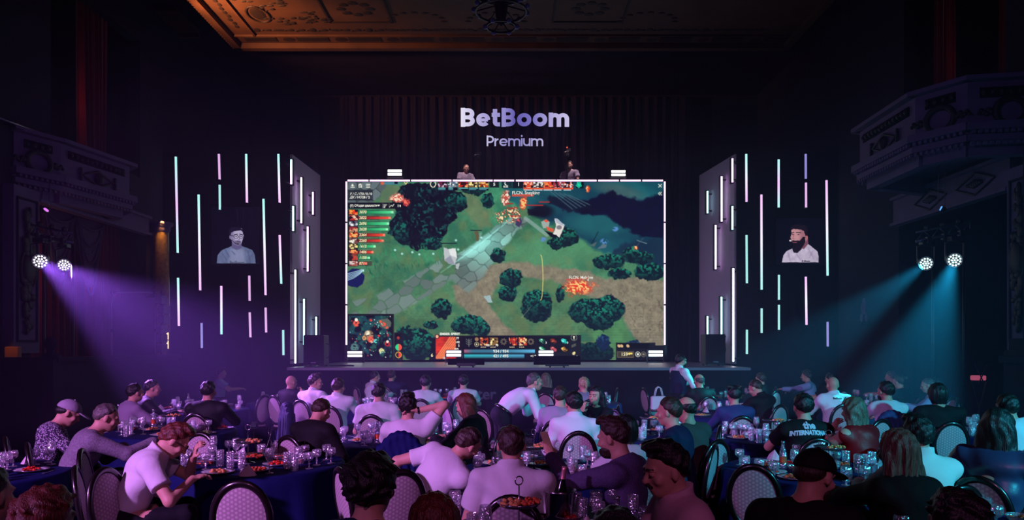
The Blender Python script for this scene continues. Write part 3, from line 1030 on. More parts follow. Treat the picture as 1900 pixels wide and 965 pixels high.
class Solid:
    """a union of ellipsoids and tapered capsules blended smoothly, with an optional surface function and cutters"""

    def __init__(self, h=0.012, k=0.03):
        self.h, self.k, self.pr, self.cut, self.fn = h, k, [], [], None

    def cap(self, a, b, r1, r2=None, k=None):
        self.pr.append(('c', np.array(a, float), np.array(b, float), r1, r1 if r2 is None else r2, k))
        return self

    def ell(self, c, r, R=None, k=None):
        self.pr.append(('e', np.array(c, float), np.array(r, float), np.eye(3) if R is None else np.array(R, float), None, k))
        return self

    def bounds(self):
        lo, hi = [], []
        for p in self.pr:
            if p[0] == 'c':
                r = max(p[3], p[4])
                lo.append(np.minimum(p[1], p[2]) - r)
                hi.append(np.maximum(p[1], p[2]) + r)
            else:
                e = np.sqrt(((p[3] * p[2][None, :]) ** 2).sum(1))
                lo.append(p[1] - e)
                hi.append(p[1] + e)
        return lo, hi

    def mesh(self, grow=0.0, rough=0.0):
        h = self.h
        lo, hi = self.bounds()
        pad = grow + rough + 3 * h
        L, H = np.min(lo, 0) - pad, np.max(hi, 0) + pad
        n = np.ceil((H - L) / h).astype(int) + 1
        ax = [L[i] + h * np.arange(n[i]) for i in range(3)]
        Fd = np.full(tuple(n), 0.2, np.float32)
        for p, l, u in zip(self.pr, lo, hi):
            kk = p[5] if p[5] is not None else self.k
            m = pad + kk + 0.01
            i0 = np.maximum(((l - m - L) / h).astype(int), 0)
            i1 = np.minimum(((u + m - L) / h).astype(int) + 2, n)
            sl = tuple(slice(a, b) for a, b in zip(i0, i1))
            X = ax[0][sl[0]][:, None, None]
            Y = ax[1][sl[1]][None, :, None]
            Z = ax[2][sl[2]][None, None, :]
            if p[0] == 'c':
                a, b = p[1], p[2]
                d = b - a
                dd = float(d @ d) + 1e-9
                t = np.clip(((X - a[0]) * d[0] + (Y - a[1]) * d[1] + (Z - a[2]) * d[2]) / dd, 0, 1)
                D = np.sqrt((X - a[0] - t * d[0]) ** 2 + (Y - a[1] - t * d[1]) ** 2 + (Z - a[2] - t * d[2]) ** 2) - (p[3] + (p[4] - p[3]) * t)
            else:
                c, r, R = p[1], p[2], p[3]
                x, y, z = X - c[0], Y - c[1], Z - c[2]
                q = [(R[0, j] * x + R[1, j] * y + R[2, j] * z) for j in range(3)]
                k0 = np.sqrt(sum((q[j] / r[j]) ** 2 for j in range(3)))
                k1 = np.sqrt(sum((q[j] / r[j] ** 2) ** 2 for j in range(3)))
                D = k0 * (k0 - 1) / (k1 + 1e-6)
            cur = Fd[sl]
            if kk > 0:
                e = np.maximum(kk - np.abs(cur - D), 0) / kk
                Fd[sl] = np.minimum(cur, D) - e * e * kk * 0.25
            else:
                Fd[sl] = np.minimum(cur, D)
        if self.fn is not None:
            Fd = Fd + self.fn(ax[0][:, None, None], ax[1][None, :, None], ax[2][None, None, :]).astype(np.float32)
        Fd = Fd - grow
        for cf in self.cut:
            c_ = cf(ax[0][:, None, None], ax[1][None, :, None], ax[2][None, None, :])
            if getattr(cf, 'taper', False):
                Fd = Fd + 0.012 * np.exp(np.minimum(c_, 0) / 0.014)
            Fd = np.maximum(Fd, c_)
        Fd = np.asarray(Fd, np.float32)
        for s_ in ((0, slice(None), slice(None)), (-1, slice(None), slice(None)), (slice(None), 0, slice(None)), (slice(None), -1, slice(None)), (slice(None), slice(None), 0), (slice(None), slice(None), -1)):
            Fd[s_] = np.maximum(Fd[s_], h)
        return surface_nets(Fd, L, h)

    def build(self, name, m, parent=None, grow=0.0, rough=0.0):
        V, Q = self.mesh(grow, rough)
        me = np_mesh(name, V, Q, True)
        me.materials.append(m)
        o = bpy.data.objects.new(name, me)
        COL.objects.link(o)
        if parent is not None:
            o.parent = parent
        return o


def wrinkles(amp, seed=0, freq=26.0, axis=(0.3, 0.2, 1.0)):
    rs = random.Random(seed)
    a = [rs.uniform(0, 6.28) for _ in range(6)]
    u, v, q = axis

    def f(x, y, z):
        s = np.sin(freq * (u * x + v * y + q * z) + 2.2 * np.sin(9 * x + a[0]) + 1.8 * np.sin(7 * z - 6 * y + a[1]))
        t = np.sin(freq * 0.55 * (-0.8 * x + 0.5 * y + 0.5 * z) + 2.0 * np.sin(8 * z + a[2]) + a[3])
        w_ = np.sin(freq * 1.7 * (0.5 * x - 0.4 * y + 0.6 * z) + 2.5 * np.sin(11 * x + 5 * z + a[4]))
        return amp * (0.5 * s + 0.6 * t + 0.22 * w_)
    return f


def unit(v):
    v = np.array(v, float)
    return v / (np.linalg.norm(v) + 1e-9)


def rot_from(fwd, up):
    v = unit(fwd)
    w_ = unit(np.array(up, float) - v * (np.array(up, float) @ v))
    u = np.cross(v, w_)
    return np.stack([u, v, w_], 1)      # columns right, forward, up


def Rz(a):
    return np.array([[math.cos(a), -math.sin(a), 0], [math.sin(a), math.cos(a), 0], [0, 0, 1]])


def Rx(a):
    return np.array([[1, 0, 0], [0, math.cos(a), -math.sin(a)], [0, math.sin(a), math.cos(a)]])


def Ry(a):
    return np.array([[math.cos(a), 0, math.sin(a)], [0, 1, 0], [-math.sin(a), 0, math.cos(a)]])


def ik(S, T, l1, l2, hint):
    d = T - S
    L = np.linalg.norm(d)
    L2 = min(L, (l1 + l2) * 0.985)
    T = S + d / (L + 1e-9) * L2
    a = (l1 * l1 - l2 * l2 + L2 * L2) / (2 * L2)
    hgt = math.sqrt(max(l1 * l1 - a * a, 0))
    n = unit(d)
    hv = np.array(hint, float)
    hv = unit(hv - n * (hv @ n))
    return S + n * a + hv * hgt, T


# arm presets: wrist target (x is outward for that arm), elbow hint, how the hand points
ARMS = {
    'table': ((0.13, 0.40, 0.80), (1.0, -0.4, -0.8), (-0.35, 1.0, -0.05)),
    'fork': ((0.08, 0.36, 0.90), (1.0, -0.2, -0.9), (-0.5, 0.7, 0.4)),
    'lap': ((0.10, 0.26, 0.66), (1.0, -0.7, -0.3), (-0.4, 1.0, -0.2)),
    'side': ((0.19, 0.26, 0.66), (0.5, -1.0, -0.3), (-0.1, 1.0, -0.1)),
    'mouth': ((0.02, 0.19, 1.02), (0.9, 0.4, -1.0), (-0.3, 0.3, 0.9)),
    'chin': ((0.06, 0.18, 1.00), (0.8, 0.5, -1.0), (-0.5, -0.1, 0.9)),
    'neck': ((0.10, -0.06, 1.17), (1.0, 0.15, 0.25), (-0.9, -0.25, 0.3)),
    'phone': ((0.02, 0.40, 1.04), (1.0, -0.2, -1.0), (-0.2, 0.5, 0.9)),
    'hip': ((0.30, -0.10, 0.66), (1.0, -0.35, 0.15), (-0.7, 0.6, -0.3)),
    'reach': ((0.10, 0.62, 0.86), (0.7, -0.3, -0.8), (-0.1, 1.0, -0.15)),
    'down': ((0.27, 0.02, 0.78), (1.0, -0.8, 0.0), (0, 0.2, -1.0)),
    'tray': ((0.12, 0.40, 1.13), (0.7, -0.7, -0.7), (-0.3, 1.0, 0.05)),
}

SKIN = mat('skin_warm', (196, 148, 128), 0.55, spec=0.35, noise=0.06, nscale=18)
SKIN2 = mat('skin_tan', (170, 122, 102), 0.55, spec=0.35, noise=0.06, nscale=18)
HAIRC = {
    'black': hair_mat('hair_black', (20, 17, 18)),
    'brown': hair_mat('hair_brown', (52, 36, 28)),
    'red': hair_mat('hair_auburn', (92, 40, 30)),
    'blond': hair_mat('hair_blond', (168, 138, 104)),
    'ash': hair_mat('hair_ash_brown', (104, 86, 72)),
    'grey': hair_mat('hair_grey', (84, 76, 74)),
}
CLOTH = {
    'white': mat('white_cotton', (206, 204, 210), 0.8, spec=0.2, bump=0.7, bscale=11),
    'shirtwhite': mat('white_shirting', (214, 212, 220), 0.75, spec=0.25, bump=0.7, bscale=11),
    'cream': mat('ribbed_turtleneck', (206, 208, 204), 0.8, spec=0.2, bump=0.7, bscale=11),
    'black': mat('black_cotton', (16, 15, 18), 0.8, spec=0.25, bump=0.7, bscale=11),
    'suit': mat('black_suiting', (14, 14, 18), 0.7, spec=0.3, bump=0.7, bscale=11),
    'navy': mat('navy_cotton', (24, 30, 62), 0.75, spec=0.25, bump=0.7, bscale=11),
    'denim': mat('blue_chambray', (44, 56, 104), 0.75, spec=0.25, bump=0.7, bscale=11),
    'satin': mat('navy_satin', (50, 52, 84), 0.38, spec=0.6, bump=0.15, bscale=30),
    'grey': mat('grey_tweed', (120, 112, 126), 0.85, spec=0.2, noise=0.25, nscale=60, bump=0.4, bscale=90),
    'mauve': mat('mauve_knit', (86, 74, 112), 0.85, spec=0.2, noise=0.12, nscale=50, bump=0.4, bscale=90),
    'lilac': mat('lilac_cotton', (140, 124, 150), 0.8, spec=0.2, bump=0.7, bscale=11),
    'pink': mat('pink_shirting', (196, 156, 168), 0.75, spec=0.25, bump=0.7, bscale=11),
    'blue': mat('pale_blue_cotton', (140, 160, 200), 0.8, spec=0.2, bump=0.7, bscale=11),
    'olive': mat('olive_tee', (78, 66, 66), 0.8, spec=0.2, bump=0.7, bscale=11),
    'wine': mat('wine_red_dress', (138, 10, 22), 0.55, spec=0.35, bump=0.7, bscale=11),
    'trouser': mat('dark_trousers', (18, 18, 26), 0.8, spec=0.2, bump=0.7, bscale=11),
    'beige': mat('pale_jacket', (150, 140, 158), 0.8, spec=0.2, bump=0.7, bscale=11),
}


def knit_mat():
    m = mat('patterned_knit', (150, 140, 160), 0.85, spec=0.2)
    nt = m.node_tree
    b = nt.nodes['Principled BSDF']
    tc = nt.nodes.new('ShaderNodeTexCoord')
    v = nt.nodes.new('ShaderNodeTexVoronoi')
    v.inputs['Scale'].default_value = 78
    r = nt.nodes.new('ShaderNodeValToRGB')
    r.color_ramp.elements[0].color = (*s2l((196, 186, 206)), 1)
    r.color_ramp.elements[1].color = (*s2l((52, 44, 66)), 1)
    r.color_ramp.elements[0].position = 0.30
    r.color_ramp.elements[1].position = 0.48
    nt.links.new(tc.outputs['Object'], v.inputs['Vector'])
    nt.links.new(v.outputs['Distance'], r.inputs['Fac'])
    nt.links.new(r.outputs['Color'], b.inputs['Base Color'])
    return m


CLOTH['knit'] = knit_mat()
LENS = mat('glasses_black', (12, 12, 14), 0.3)
METAL = mat('polished_steel', (200, 200, 205), 0.18, metal=1.0)
PLACED = []


def person(label, px, ytop, rz, lean=5, side=0, pitch=0, yaw=0, armL='table', armR='table', top='white', sleeve='short', hair='short', hairc='black', sc=1.04,
           stand=False, skin=None, h=0.013, cat='person', group=None, beard=False, extra=(), collar=False, build=1.0, bend=0.0, s=None, chair=True, loc=None, female=False, roll=0, legs=True, zfloor=0.0):
    """px, ytop: where the crown shows in the photo; rz: facing, 0 = towards the stage, 90 = to the left"""
    skin = skin or SKIN
    seed = int(px * 7 + ytop) % 997
    R = lambda d: math.radians(d)
    sw = 0.9 if female else 1.0
    sw *= build
    sc = 1 + (sc - 1) * 0.5
    pz = 0.90 if stand else 0.545
    P0 = np.array([0, 0.0 if stand else -0.06, pz])
    B = Rx(-R(lean)) @ Ry(R(side))
    Rb = Rx(-R(lean + bend)) @ Ry(R(side))
    wlow = B @ np.array([0, 0, 1.0])
    mid = P0 + wlow * 0.20
    whigh = Rb @ np.array([0, 0, 1.0])
    nb = mid + whigh * (0.30 if stand else 0.27)
    u, v, w_ = Rb[:, 0], Rb[:, 1], Rb[:, 2]
    bd = Solid(h, 0.045)

    def torso(sol, g=0.0):
        sol.ell(P0 + np.array([0, 0, -0.01]), (0.168 * sw + g, 0.125 + g, 0.115 + g), B)
        sol.ell(P0 + wlow * 0.14 + B[:, 1] * 0.01, (0.142 * sw + g, 0.110 + g, 0.13 + g), B)
        sol.ell(mid + whigh * 0.10, (0.158 * sw + g, 0.112 + g, 0.17 + g), Rb)
        sol.ell(mid + whigh * 0.19 - v * 0.012, (0.168 * sw + g, 0.098 + g, 0.10 + g), Rb)
        if female:
            for q in (-1, 1):
                sol.ell(mid + whigh * 0.11 + v * 0.085 + u * q * 0.075, (0.06 + g, 0.05 + g, 0.058 + g), Rb)
    torso(bd)
    Hb = Rz(R(yaw)) if abs(bend + lean) < 1 else None
    # head frame: facing turned by yaw about vertical, pitched down, a part of the spine's lean followed
    hl = (lean + bend) * 0.35 + pitch
    Hm = Rz(R(yaw)) @ Rx(-R(hl)) @ Ry(R(roll + side * 0.4))
    hu, hv, hw = Hm[:, 0], Hm[:, 1], Hm[:, 2]
    nt_ = nb + (0.6 * whigh + 0.4 * hw) * 0.055 + hv * 0.014
    hc = nt_ + hw * 0.100 + hv * 0.024
    bd.cap(nb - whigh * 0.05, nt_ + hw * 0.03, 0.060 * (0.85 if female else 1), 0.052 * (0.86 if female else 1), 0.03)
    # skull, face
    H = Solid(min(h, 0.010), 0.02)

    def skull(sol):
        sol.ell(hc + hw * 0.022 - hv * 0.008, (0.076, 0.095, 0.094), Hm, 0.02)
        sol.ell(hc - hw * 0.045 + hv * 0.030, (0.058, 0.062, 0.070), Hm, 0.03)
        sol.ell(hc - hw * 0.088 + hv * 0.058, (0.026, 0.022, 0.022), Hm, 0.03)
    skull(bd)
    bd.cap(hc + hv * 0.086 + hw * 0.012, hc + hv * 0.108 - hw * 0.030, 0.009, 0.015, 0.012)
    bd.cap(hc + hv * 0.082 + hw * 0.022 - hu * 0.04, hc + hv * 0.082 + hw * 0.022 + hu * 0.04, 0.012, 0.012, 0.015)
    bd.cap(hc + hv * 0.088 - hw * 0.058 - hu * 0.017, hc + hv * 0.088 - hw * 0.058 + hu * 0.017, 0.009, 0.009, 0.006)
    bd.cap(hc + hv * 0.086 - hw * 0.070 - hu * 0.013, hc + hv * 0.086 - hw * 0.070 + hu * 0.013, 0.009, 0.009, 0.006)
    for q in (-1, 1):
        bd.ell(hc + hu * q * 0.050 + hv * 0.066 - hw * 0.028, (0.02, 0.018, 0.02), Hm, 0.02)
        bd.ell(hc + hu * q * 0.080 - hv * 0.004 - hw * 0.008, (0.010, 0.019, 0.033), Hm, 0.006)
    # arms
    arms = []
    for q, a in ((-1, armL), (1, armR)):
        S = nb + u * q * 0.182 * sw - whigh * 0.055
        if isinstance(a, str):
            tg, hint, hd = ARMS[a]
        else:
            tg, hint, hd = a
        tg = np.array([tg[0] * q, tg[1], tg[2]])
        if stand and isinstance(a, str):
            tg = tg + np.array([0, 0, 0.34 if a != 'tray' else 0.0])
        if isinstance(a, str) and a in ('mouth', 'chin', 'neck'):
            tg = tg + (nb - np.array([0, P0[1] + 0.0, pz + 0.5]))
        hint = np.array([hint[0] * q, hint[1], hint[2]])
        hd = unit([hd[0] * q, hd[1], hd[2]])
        E, Wr = ik(S, tg, 0.29, 0.26, hint)
        arms.append((q, S, E, Wr, hd))
        bd.cap(nb - whigh * 0.01 + u * q * 0.03, S, 0.045, 0.052, 0.05)
        bd.cap(S, E, 0.052, 0.040, 0.03)
        bd.cap(E, Wr, 0.041, 0.026, 0.015)
        # hand: palm, four fingers with bent knuckles, thumb from the side of the palm
        fw = unit(Wr - E)
        hd = unit(hd * 0.75 + fw * 0.5)
        sd = unit(np.cross(hd, [0, 0, 1.0] if abs(hd[2]) < 0.8 else [0, 1.0, 0]))
        nrm = unit(np.cross(sd, hd))
        if nrm[2] > 0 or abs(hd[2]) > 0.8 and nrm @ v < 0:
            nrm = -nrm
        pc_ = Wr + hd * 0.050
        Rp = np.stack([sd, hd, nrm], 1)
        bd.ell(pc_, (0.040, 0.050, 0.016), Rp, 0.018)
        fr = max(0.0085, h * 0.62)
        for j, (o_, ln) in enumerate(((-0.028, 0.034), (-0.010, 0.040), (0.009, 0.038), (0.027, 0.030))):
            k0 = pc_ + hd * 0.042 + sd * o_
            k1 = k0 + (hd * 0.85 + nrm * 0.5 + sd * o_ * 4) / 1.05 * ln
            k2 = k1 + (hd * 0.35 + nrm * 0.9) * ln * 0.85
            bd.cap(k0, k1, fr, fr * 0.95, 0.005)
            bd.cap(k1, k2, fr * 0.95, fr * 0.85, 0.005)
        ts = -sd if q > 0 else sd
        ts = ts if (ts[0] * q) < 0 else -ts
        t0 = Wr + hd * 0.022 + ts * 0.028
        t1 = t0 + hd * 0.026 + ts * 0.024 + nrm * 0.012
        bd.cap(t0, t1, fr * 1.2, fr * 1.1, 0.008)
        bd.cap(t1, t1 + hd * 0.028 + nrm * 0.012, fr * 1.1, fr * 0.95, 0.005)
    # legs
    lg = []
    if legs:
        for q in (-1, 1):
            hip = P0 + np.array([q * 0.085, 0.02, -0.03])
            if stand:
                kn = np.array([q * 0.10, 0.03, 0.50])
                an = np.array([q * 0.11, -0.01, 0.09])
            else:
                kn = np.array([q * 0.13, 0.36, 0.55])
                an = np.array([q * 0.13, 0.33, 0.10])
            lg.append((hip, kn, an))
            bd.cap(hip, kn, 0.078, 0.054, 0.04)
            bd.cap(kn, an, 0.052, 0.034, 0.02)
            bd.cap(an + np.array([0, -0.02, -0.03]), an + np.array([0, 0.13, -0.06]), 0.036, 0.028, 0.02)
    bd_o = bd.build('person', skin)
    root = bd_o
    tag(root, label, cat, group)
    cm = CLOTH[top] if isinstance(top, str) else top

    # upper garment
    sh = Solid(h, 0.04)
    torso(sh, 0.004)
    for q, S, E, Wr, hd in arms:
        sh.cap(nb - whigh * 0.015 + u * q * 0.04, S, 0.050, 0.058, 0.05)
        if sleeve == 'short':
            M_ = S + (E - S) * 0.62
            sh.cap(S, M_, 0.058, 0.060, 0.03)
        elif sleeve == 'long':
            sh.cap(S, E, 0.058, 0.047, 0.03)
            sh.cap(E, Wr - unit(Wr - E) * 0.02, 0.048, 0.036, 0.015)
        elif sleeve == 'rolled':
            sh.cap(S, E, 0.058, 0.050, 0.03)
            sh.cap(E, E + (Wr - E) * 0.25, 0.050, 0.047, 0.015)
    hemp = P0 + wlow * (0.045 if stand else -0.085)
    sh.cut.append(lambda x, y, z: -((x - hemp[0]) * wlow[0] + (y - hemp[1]) * wlow[1] + (z - hemp[2]) * wlow[2]))
    if sleeve == 'short':
        for q, S, E, Wr, hd in arms:
            n_ = unit(E - S)
            M_ = S + (E - S) * 0.62

            def cutf(x, y, z, n_=n_, M_=M_):
                a = (x - M_[0]) * n_[0] + (y - M_[1]) * n_[1] + (z - M_[2]) * n_[2]
                d = np.sqrt((x - M_[0]) ** 2 + (y - M_[1]) ** 2 + (z - M_[2]) ** 2) - 0.10
                return np.minimum(a, -d)
            sh.cut.append(cutf)
    if sleeve == 'none':
        pass
    nk = nb + whigh * (0.028 if not (collar or top == 'cream') else 0.062) + v * 0.02
    nn = unit(whigh * 0.9 + v * (0.35 if not collar else 0.25))
    if collar or top == 'cream':
        sh.cap(nb - whigh * 0.02, nb + whigh * 0.075 + hv * 0.01, 0.069, 0.064, 0.015)

    def neckcut(x, y, z):
        a = (x - nk[0]) * nn[0] + (y - nk[1]) * nn[1] + (z - nk[2]) * nn[2]
        d = np.sqrt((x - nk[0]) ** 2 + (y - nk[1]) ** 2 + (z - nk[2]) ** 2) - 0.13
        return np.minimum(a, -d)
    sh.cut.append(neckcut)
    if 'strapless' in extra:
        q0 = mid + whigh * 0.13

        def sc_(x, y, z):
            a = (x - q0[0]) * whigh[0] + (y - q0[1]) * whigh[1] + (z - q0[2]) * whigh[2]
            xs = (x - q0[0]) * u[0] + (y - q0[1]) * u[1] + (z - q0[2]) * u[2]
            return np.minimum(a, 0.017 - np.abs(np.abs(xs) - 0.085))
        sh.cut.append(sc_)
    amp = 0.0105 if top not in ('suit',) else 0.004
    if top in ('satin',):
        amp = 0.015
    sh.fn = wrinkles(amp, seed)
    sho = sh.build({'suit': 'suit_jacket', 'grey': 'jacket', 'cream': 'turtleneck', 'wine': 'dress', 'knit': 'sweater', 'mauve': 'sweater', 'satin': 'blouse'}.get(top, 'shirt') if isinstance(top, str) else 'shirt',
                   cm, root, 0.012, 0.01)
    if legs:
        tr = Solid(max(h, 0.014), 0.03)
        tr.ell(P0 + np.array([0, 0, -0.01]), (0.168 * sw, 0.125, 0.115), B)
        for hip, kn, an in lg:
            tr.cap(hip, kn, 0.080, 0.060, 0.04)
            tr.cap(kn, an, 0.060, 0.046, 0.02)
        tp = P0 + wlow * 0.075
        tr.cut.append(lambda x, y, z: np.minimum((x - tp[0]) * wlow[0] + (y - tp[1]) * wlow[1] + (z - tp[2]) * wlow[2], 0.22 - np.sqrt((x - tp[0]) ** 2 + (y - tp[1]) ** 2 + (z - tp[2]) ** 2)))
        tr.fn = wrinkles(0.005, seed + 1)
        tr.build('trousers', CLOTH['trouser'], root, 0.016, 0.006)
        shs = Solid(0.014, 0.02)
        for hip, kn, an in lg:
            shs.cap(an + np.array([0, -0.03, -0.045]), an + np.array([0, 0.15, -0.065]), 0.040, 0.032)
            shs.cap(an, an + np.array([0, -0.01, -0.05]), 0.042, 0.04)
        shs.cut.append(lambda x, y, z: 0.004 - z + 0 * x + 0 * y)
        shs.build('shoes', mat('black_leather', (12, 12, 12), 0.35, spec=0.5), root)

    # hair
    hm = HAIRC.get(hairc, HAIRC['black'])

    def hframe(x, y, z):
        dx, dy, dz = x - hc[0], y - hc[1], z - hc[2]
        return (dx * hu[0] + dy * hu[1] + dz * hu[2], dx * hv[0] + dy * hv[1] + dz * hv[2], dx * hw[0] + dy * hw[1] + dz * hw[2])

    def hairline(lo_=-0.062, ear=0.000, front=0.066, fy=0.062):
        def f(x, y, z):
            X, Y_, Z = hframe(x, y, z)
            t1 = np.clip((Y_ + 0.095) / 0.085, 0, 1)
            t2 = np.clip((Y_ + 0.005) / (fy + 0.005), 0, 1)
            hh = lo_ + (ear - lo_) * t1 + (front - ear) * t2 ** 0.8
            return (hh - Z) * 0.8
        f.taper = True
        return f
    hh = min(h, 0.010) if h >= 0.010 else 0.007
    if hair in ('short', 'crop', 'quiff', 'curly', 'bob', 'long', 'straight', 'bun', 'buns', 'pony', 'slick', 'bald_ring'):
        hs = Solid(hh, 0.02)
        th = {'crop': 0.006, 'short': 0.013, 'quiff': 0.011, 'slick': 0.010, 'curly': 0.024, 'bun': 0.011, 'buns': 0.011, 'pony': 0.011, 'bald_ring': 0.005}.get(hair, 0.015)
        hs.ell(hc + hw * 0.024 - hv * 0.010, (0.078 + th, 0.096 + th, 0.094 + th), Hm)
        if hair in ('short', 'quiff', 'slick', 'crop'):
            hs.ell(hc - hw * 0.015 - hv * 0.045, (0.062 + th * 0.5, 0.05 + th * 0.4, 0.06), Hm)
        if hair == 'quiff':
            hs.ell(hc + hw * 0.115 + hv * 0.045, (0.06, 0.05, 0.032), Hm)
            hs.ell(hc + hw * 0.110 + hv * 0.0, (0.06, 0.06, 0.03), Hm)
        if hair == 'bun':
            hs.ell(hc + hw * 0.06 - hv * 0.125, (0.045, 0.04, 0.042), Hm, 0.01)
        if hair == 'buns':
            for q in (-1, 1):
                hs.ell(hc + hw * 0.105 - hv * 0.045 + hu * q * 0.062, (0.034, 0.034, 0.032), Hm, 0.008)
        if hair == 'pony':
            hs.ell(hc + hw * 0.05 - hv * 0.12, (0.032, 0.035, 0.035), Hm, 0.01)
            hs.cap(hc + hw * 0.03 - hv * 0.13, hc - hw * 0.12 - hv * 0.145, 0.03, 0.012)
        if hair == 'bob':
            hs.ell(hc - hw * 0.025 - hv * 0.03, (0.090, 0.082, 0.105), Hm)
        if hair in ('long', 'straight'):
            L_ = 0.30 if hair == 'straight' else 0.34
            dn = np.array([0, 0, -1.0]) * 0.55 - whigh * 0.45
            bk = hc - hv * 0.035
            hs.ell(bk - hw * 0.03, (0.086, 0.078, 0.12), Hm)
            for q in (-1, -0.35, 0.35, 1):
                a0 = bk + hu * q * 0.062 - hw * 0.02 - hv * 0.022 * (1 - abs(q))
                a1 = a0 + dn * L_ * 0.55 + hu * q * 0.02 - v * 0.012
                a2 = a1 + dn * L_ * 0.45 + hu * q * 0.015 - v * 0.01
                hs.cap(a0, a1, 0.048, 0.046, 0.03)
                hs.cap(a1, a2, 0.046, 0.020 if hair == 'long' else 0.032, 0.03)
        if hair == 'curly':
            f0 = 60.0
            hs.fn = lambda x, y, z: 0.020 * (np.sin(f0 * x + 3 * np.sin(30 * z)) * np.sin(f0 * y + 2 * np.sin(28 * x)) * np.sin(f0 * z + 2.5 * np.sin(25 * y)) - 0.2)
        elif hair in ('long', 'straight', 'bob'):
            fq = 170.0 if hair != 'long' else 110.0
            wv = 0.0 if hair != 'long' else 2.2
            hs.fn = lambda x, y, z: 0.0035 * np.sin(fq * x + wv * np.sin(22 * z) + 2 * np.sin(40 * y)) + 0.003 * np.sin(fq * y + wv * np.sin(25 * z + 1))
        else:
            hs.fn = lambda x, y, z: 0.004 * np.sin(120 * x + 3 * np.sin(35 * z)) * np.sin(90 * z + 2 * np.sin(40 * y)) + 0.003 * np.sin(110 * y + 50 * z)
        if hair in ('long', 'straight', 'bob'):
            def fc(x, y, z):
                X, Y_, Z = hframe(x, y, z)
                return np.minimum(np.minimum(Y_ - 0.012 - 0.25 * np.abs(X), 0.066 - Z), 0.4)
            hs.cut.append(fc)
        elif hair == 'bald_ring':
            hs.cut.append(hairline())
            hs.cut.append(lambda x, y, z: (hframe(x, y, z)[2] - 0.035 + 0.5 * np.clip(hframe(x, y, z)[1], -0.05, 0.1)))
            hs.cut.append(lambda x, y, z: hframe(x, y, z)[1] - 0.03)
        else:
            hs.cut.append(hairline(front=0.070 if hair != 'crop' else 0.072))
        hs.build('hair', hm, root, 0.0, 0.016)
    if hair == 'cap' or 'cap' in extra:
        capm = CLOTH.get('beige') if hairc == 'pale' or 'palecap' in extra else CLOTH['black']
        cp = Solid(hh, 0.012)
        cp.ell(hc + hw * 0.030 - hv * 0.008, (0.092, 0.110, 0.098), Hm)
        cp.cut.append(lambda x, y, z: (0.028 + 0.10 * np.clip(-hframe(x, y, z)[1] - 0.02, -0.1, 0.2) * -1 - hframe(x, y, z)[2]))
        co = cp.build('cap', capm, root)
        br = Solid(0.006, 0.01)
        br.ell(hc + hw * 0.034 + hv * 0.125, (0.078, 0.078, 0.011), Hm @ Rx(R(-8)))
        br.build('brim', capm, co)
        bt = Solid(0.007, 0.004)
        bt.ell(hc + hw * 0.130 - hv * 0.008, (0.012, 0.012, 0.007), Hm)
        bt.build('button', capm, co)
        if hairc != 'none':
            hs = Solid(hh, 0.02)
            hs.ell(hc - hw * 0.0 - hv * 0.03, (0.082, 0.084, 0.07), Hm)
            hs.cut.append(hairline())
            hs.cut.append(lambda x, y, z: hframe(x, y, z)[2] - 0.03)
            hs.build('hair', hm, root, 0.0)
    if beard:
        b_ = Solid(hh, 0.015)
        b_.ell(hc - hw * 0.074 + hv * 0.050, (0.062, 0.062, 0.052), Hm)
        b_.fn = lambda x, y, z: 0.003 * np.sin(150 * x) * np.sin(140 * z)

        def bc(x, y, z):
            X, Y_, Z = hframe(x, y, z)
            mouth = 0.02 - np.sqrt((X * 0.8) ** 2 + (Y_ - 0.10) ** 2 + ((Z + 0.063) * 1.6) ** 2)
            return np.maximum(Z + 0.040 + 0.25 * np.clip(Y_ - 0.03, -0.04, 0.05), np.maximum(mouth, 0.005 - Y_))
        b_.cut.append(bc)
        b_.build('beard', hm, root)
    if 'moustache' in extra:
        for_ = Solid(0.005, 0.006)
        for q in (-1, 1):
            for_.cap(hc + hv * 0.104 - hw * 0.045 + hu * q * 0.004, hc + hv * 0.092 - hw * 0.056 + hu * q * 0.030, 0.010, 0.006)
        for_.build('moustache', hm, root)
    if 'glasses' in extra:
        g = MB()
        for q in (-1, 1):
            cc = hc + hv * 0.104 + hu * q * 0.033 + hw * 0.002
            g.loop([cc + (hu * math.cos(t) * 0.025 + hw * math.sin(t) * 0.020) for t in np.linspace(0, 2 * math.pi, 17)[:-1]], 0.0026, 6)
            g.tube([cc + hu * q * 0.026 + hw * 0.006, hc + hu * q * 0.084 + hv * 0.05 + hw * 0.01, hc + hu * q * 0.086 - hv * 0.01 + hw * 0.006], 0.0026, 6)
        g.tube([hc + hv * 0.108 - hu * 0.009 + hw * 0.004, hc + hv * 0.110 + hw * 0.006, hc + hv * 0.108 + hu * 0.009 + hw * 0.004], 0.0022, 6)
        g.build('glasses', LENS, root, smooth=True)
    if 'eyes' in extra:
        for q in (-1, 1):
            e0 = hc + hu * q * 0.033 + hw * 0.003
            MB().ball(tuple(e0 + hv * 0.0815), 0.0145, 14, 9).build('eyelid', skin, root, smooth=True)
            MB().tube([e0 + hv * 0.092 - hu * 0.012 - hw * 0.002, e0 + hv * 0.097 - hw * 0.006, e0 + hv * 0.090 + hu * 0.012 - hw * 0.002], 0.0016, 6).build('eyelashes', mat('lashes', (14, 10, 10), 0.6), root, smooth=True)
            bw = Solid(0.0045, 0.004)
            bw.cap(hc + hu * q * 0.014 + hv * 0.098 + hw * 0.024, hc + hu * q * 0.052 + hv * 0.082 + hw * 0.026, 0.006, 0.004)
            bw.build('eyebrow', hm, root)
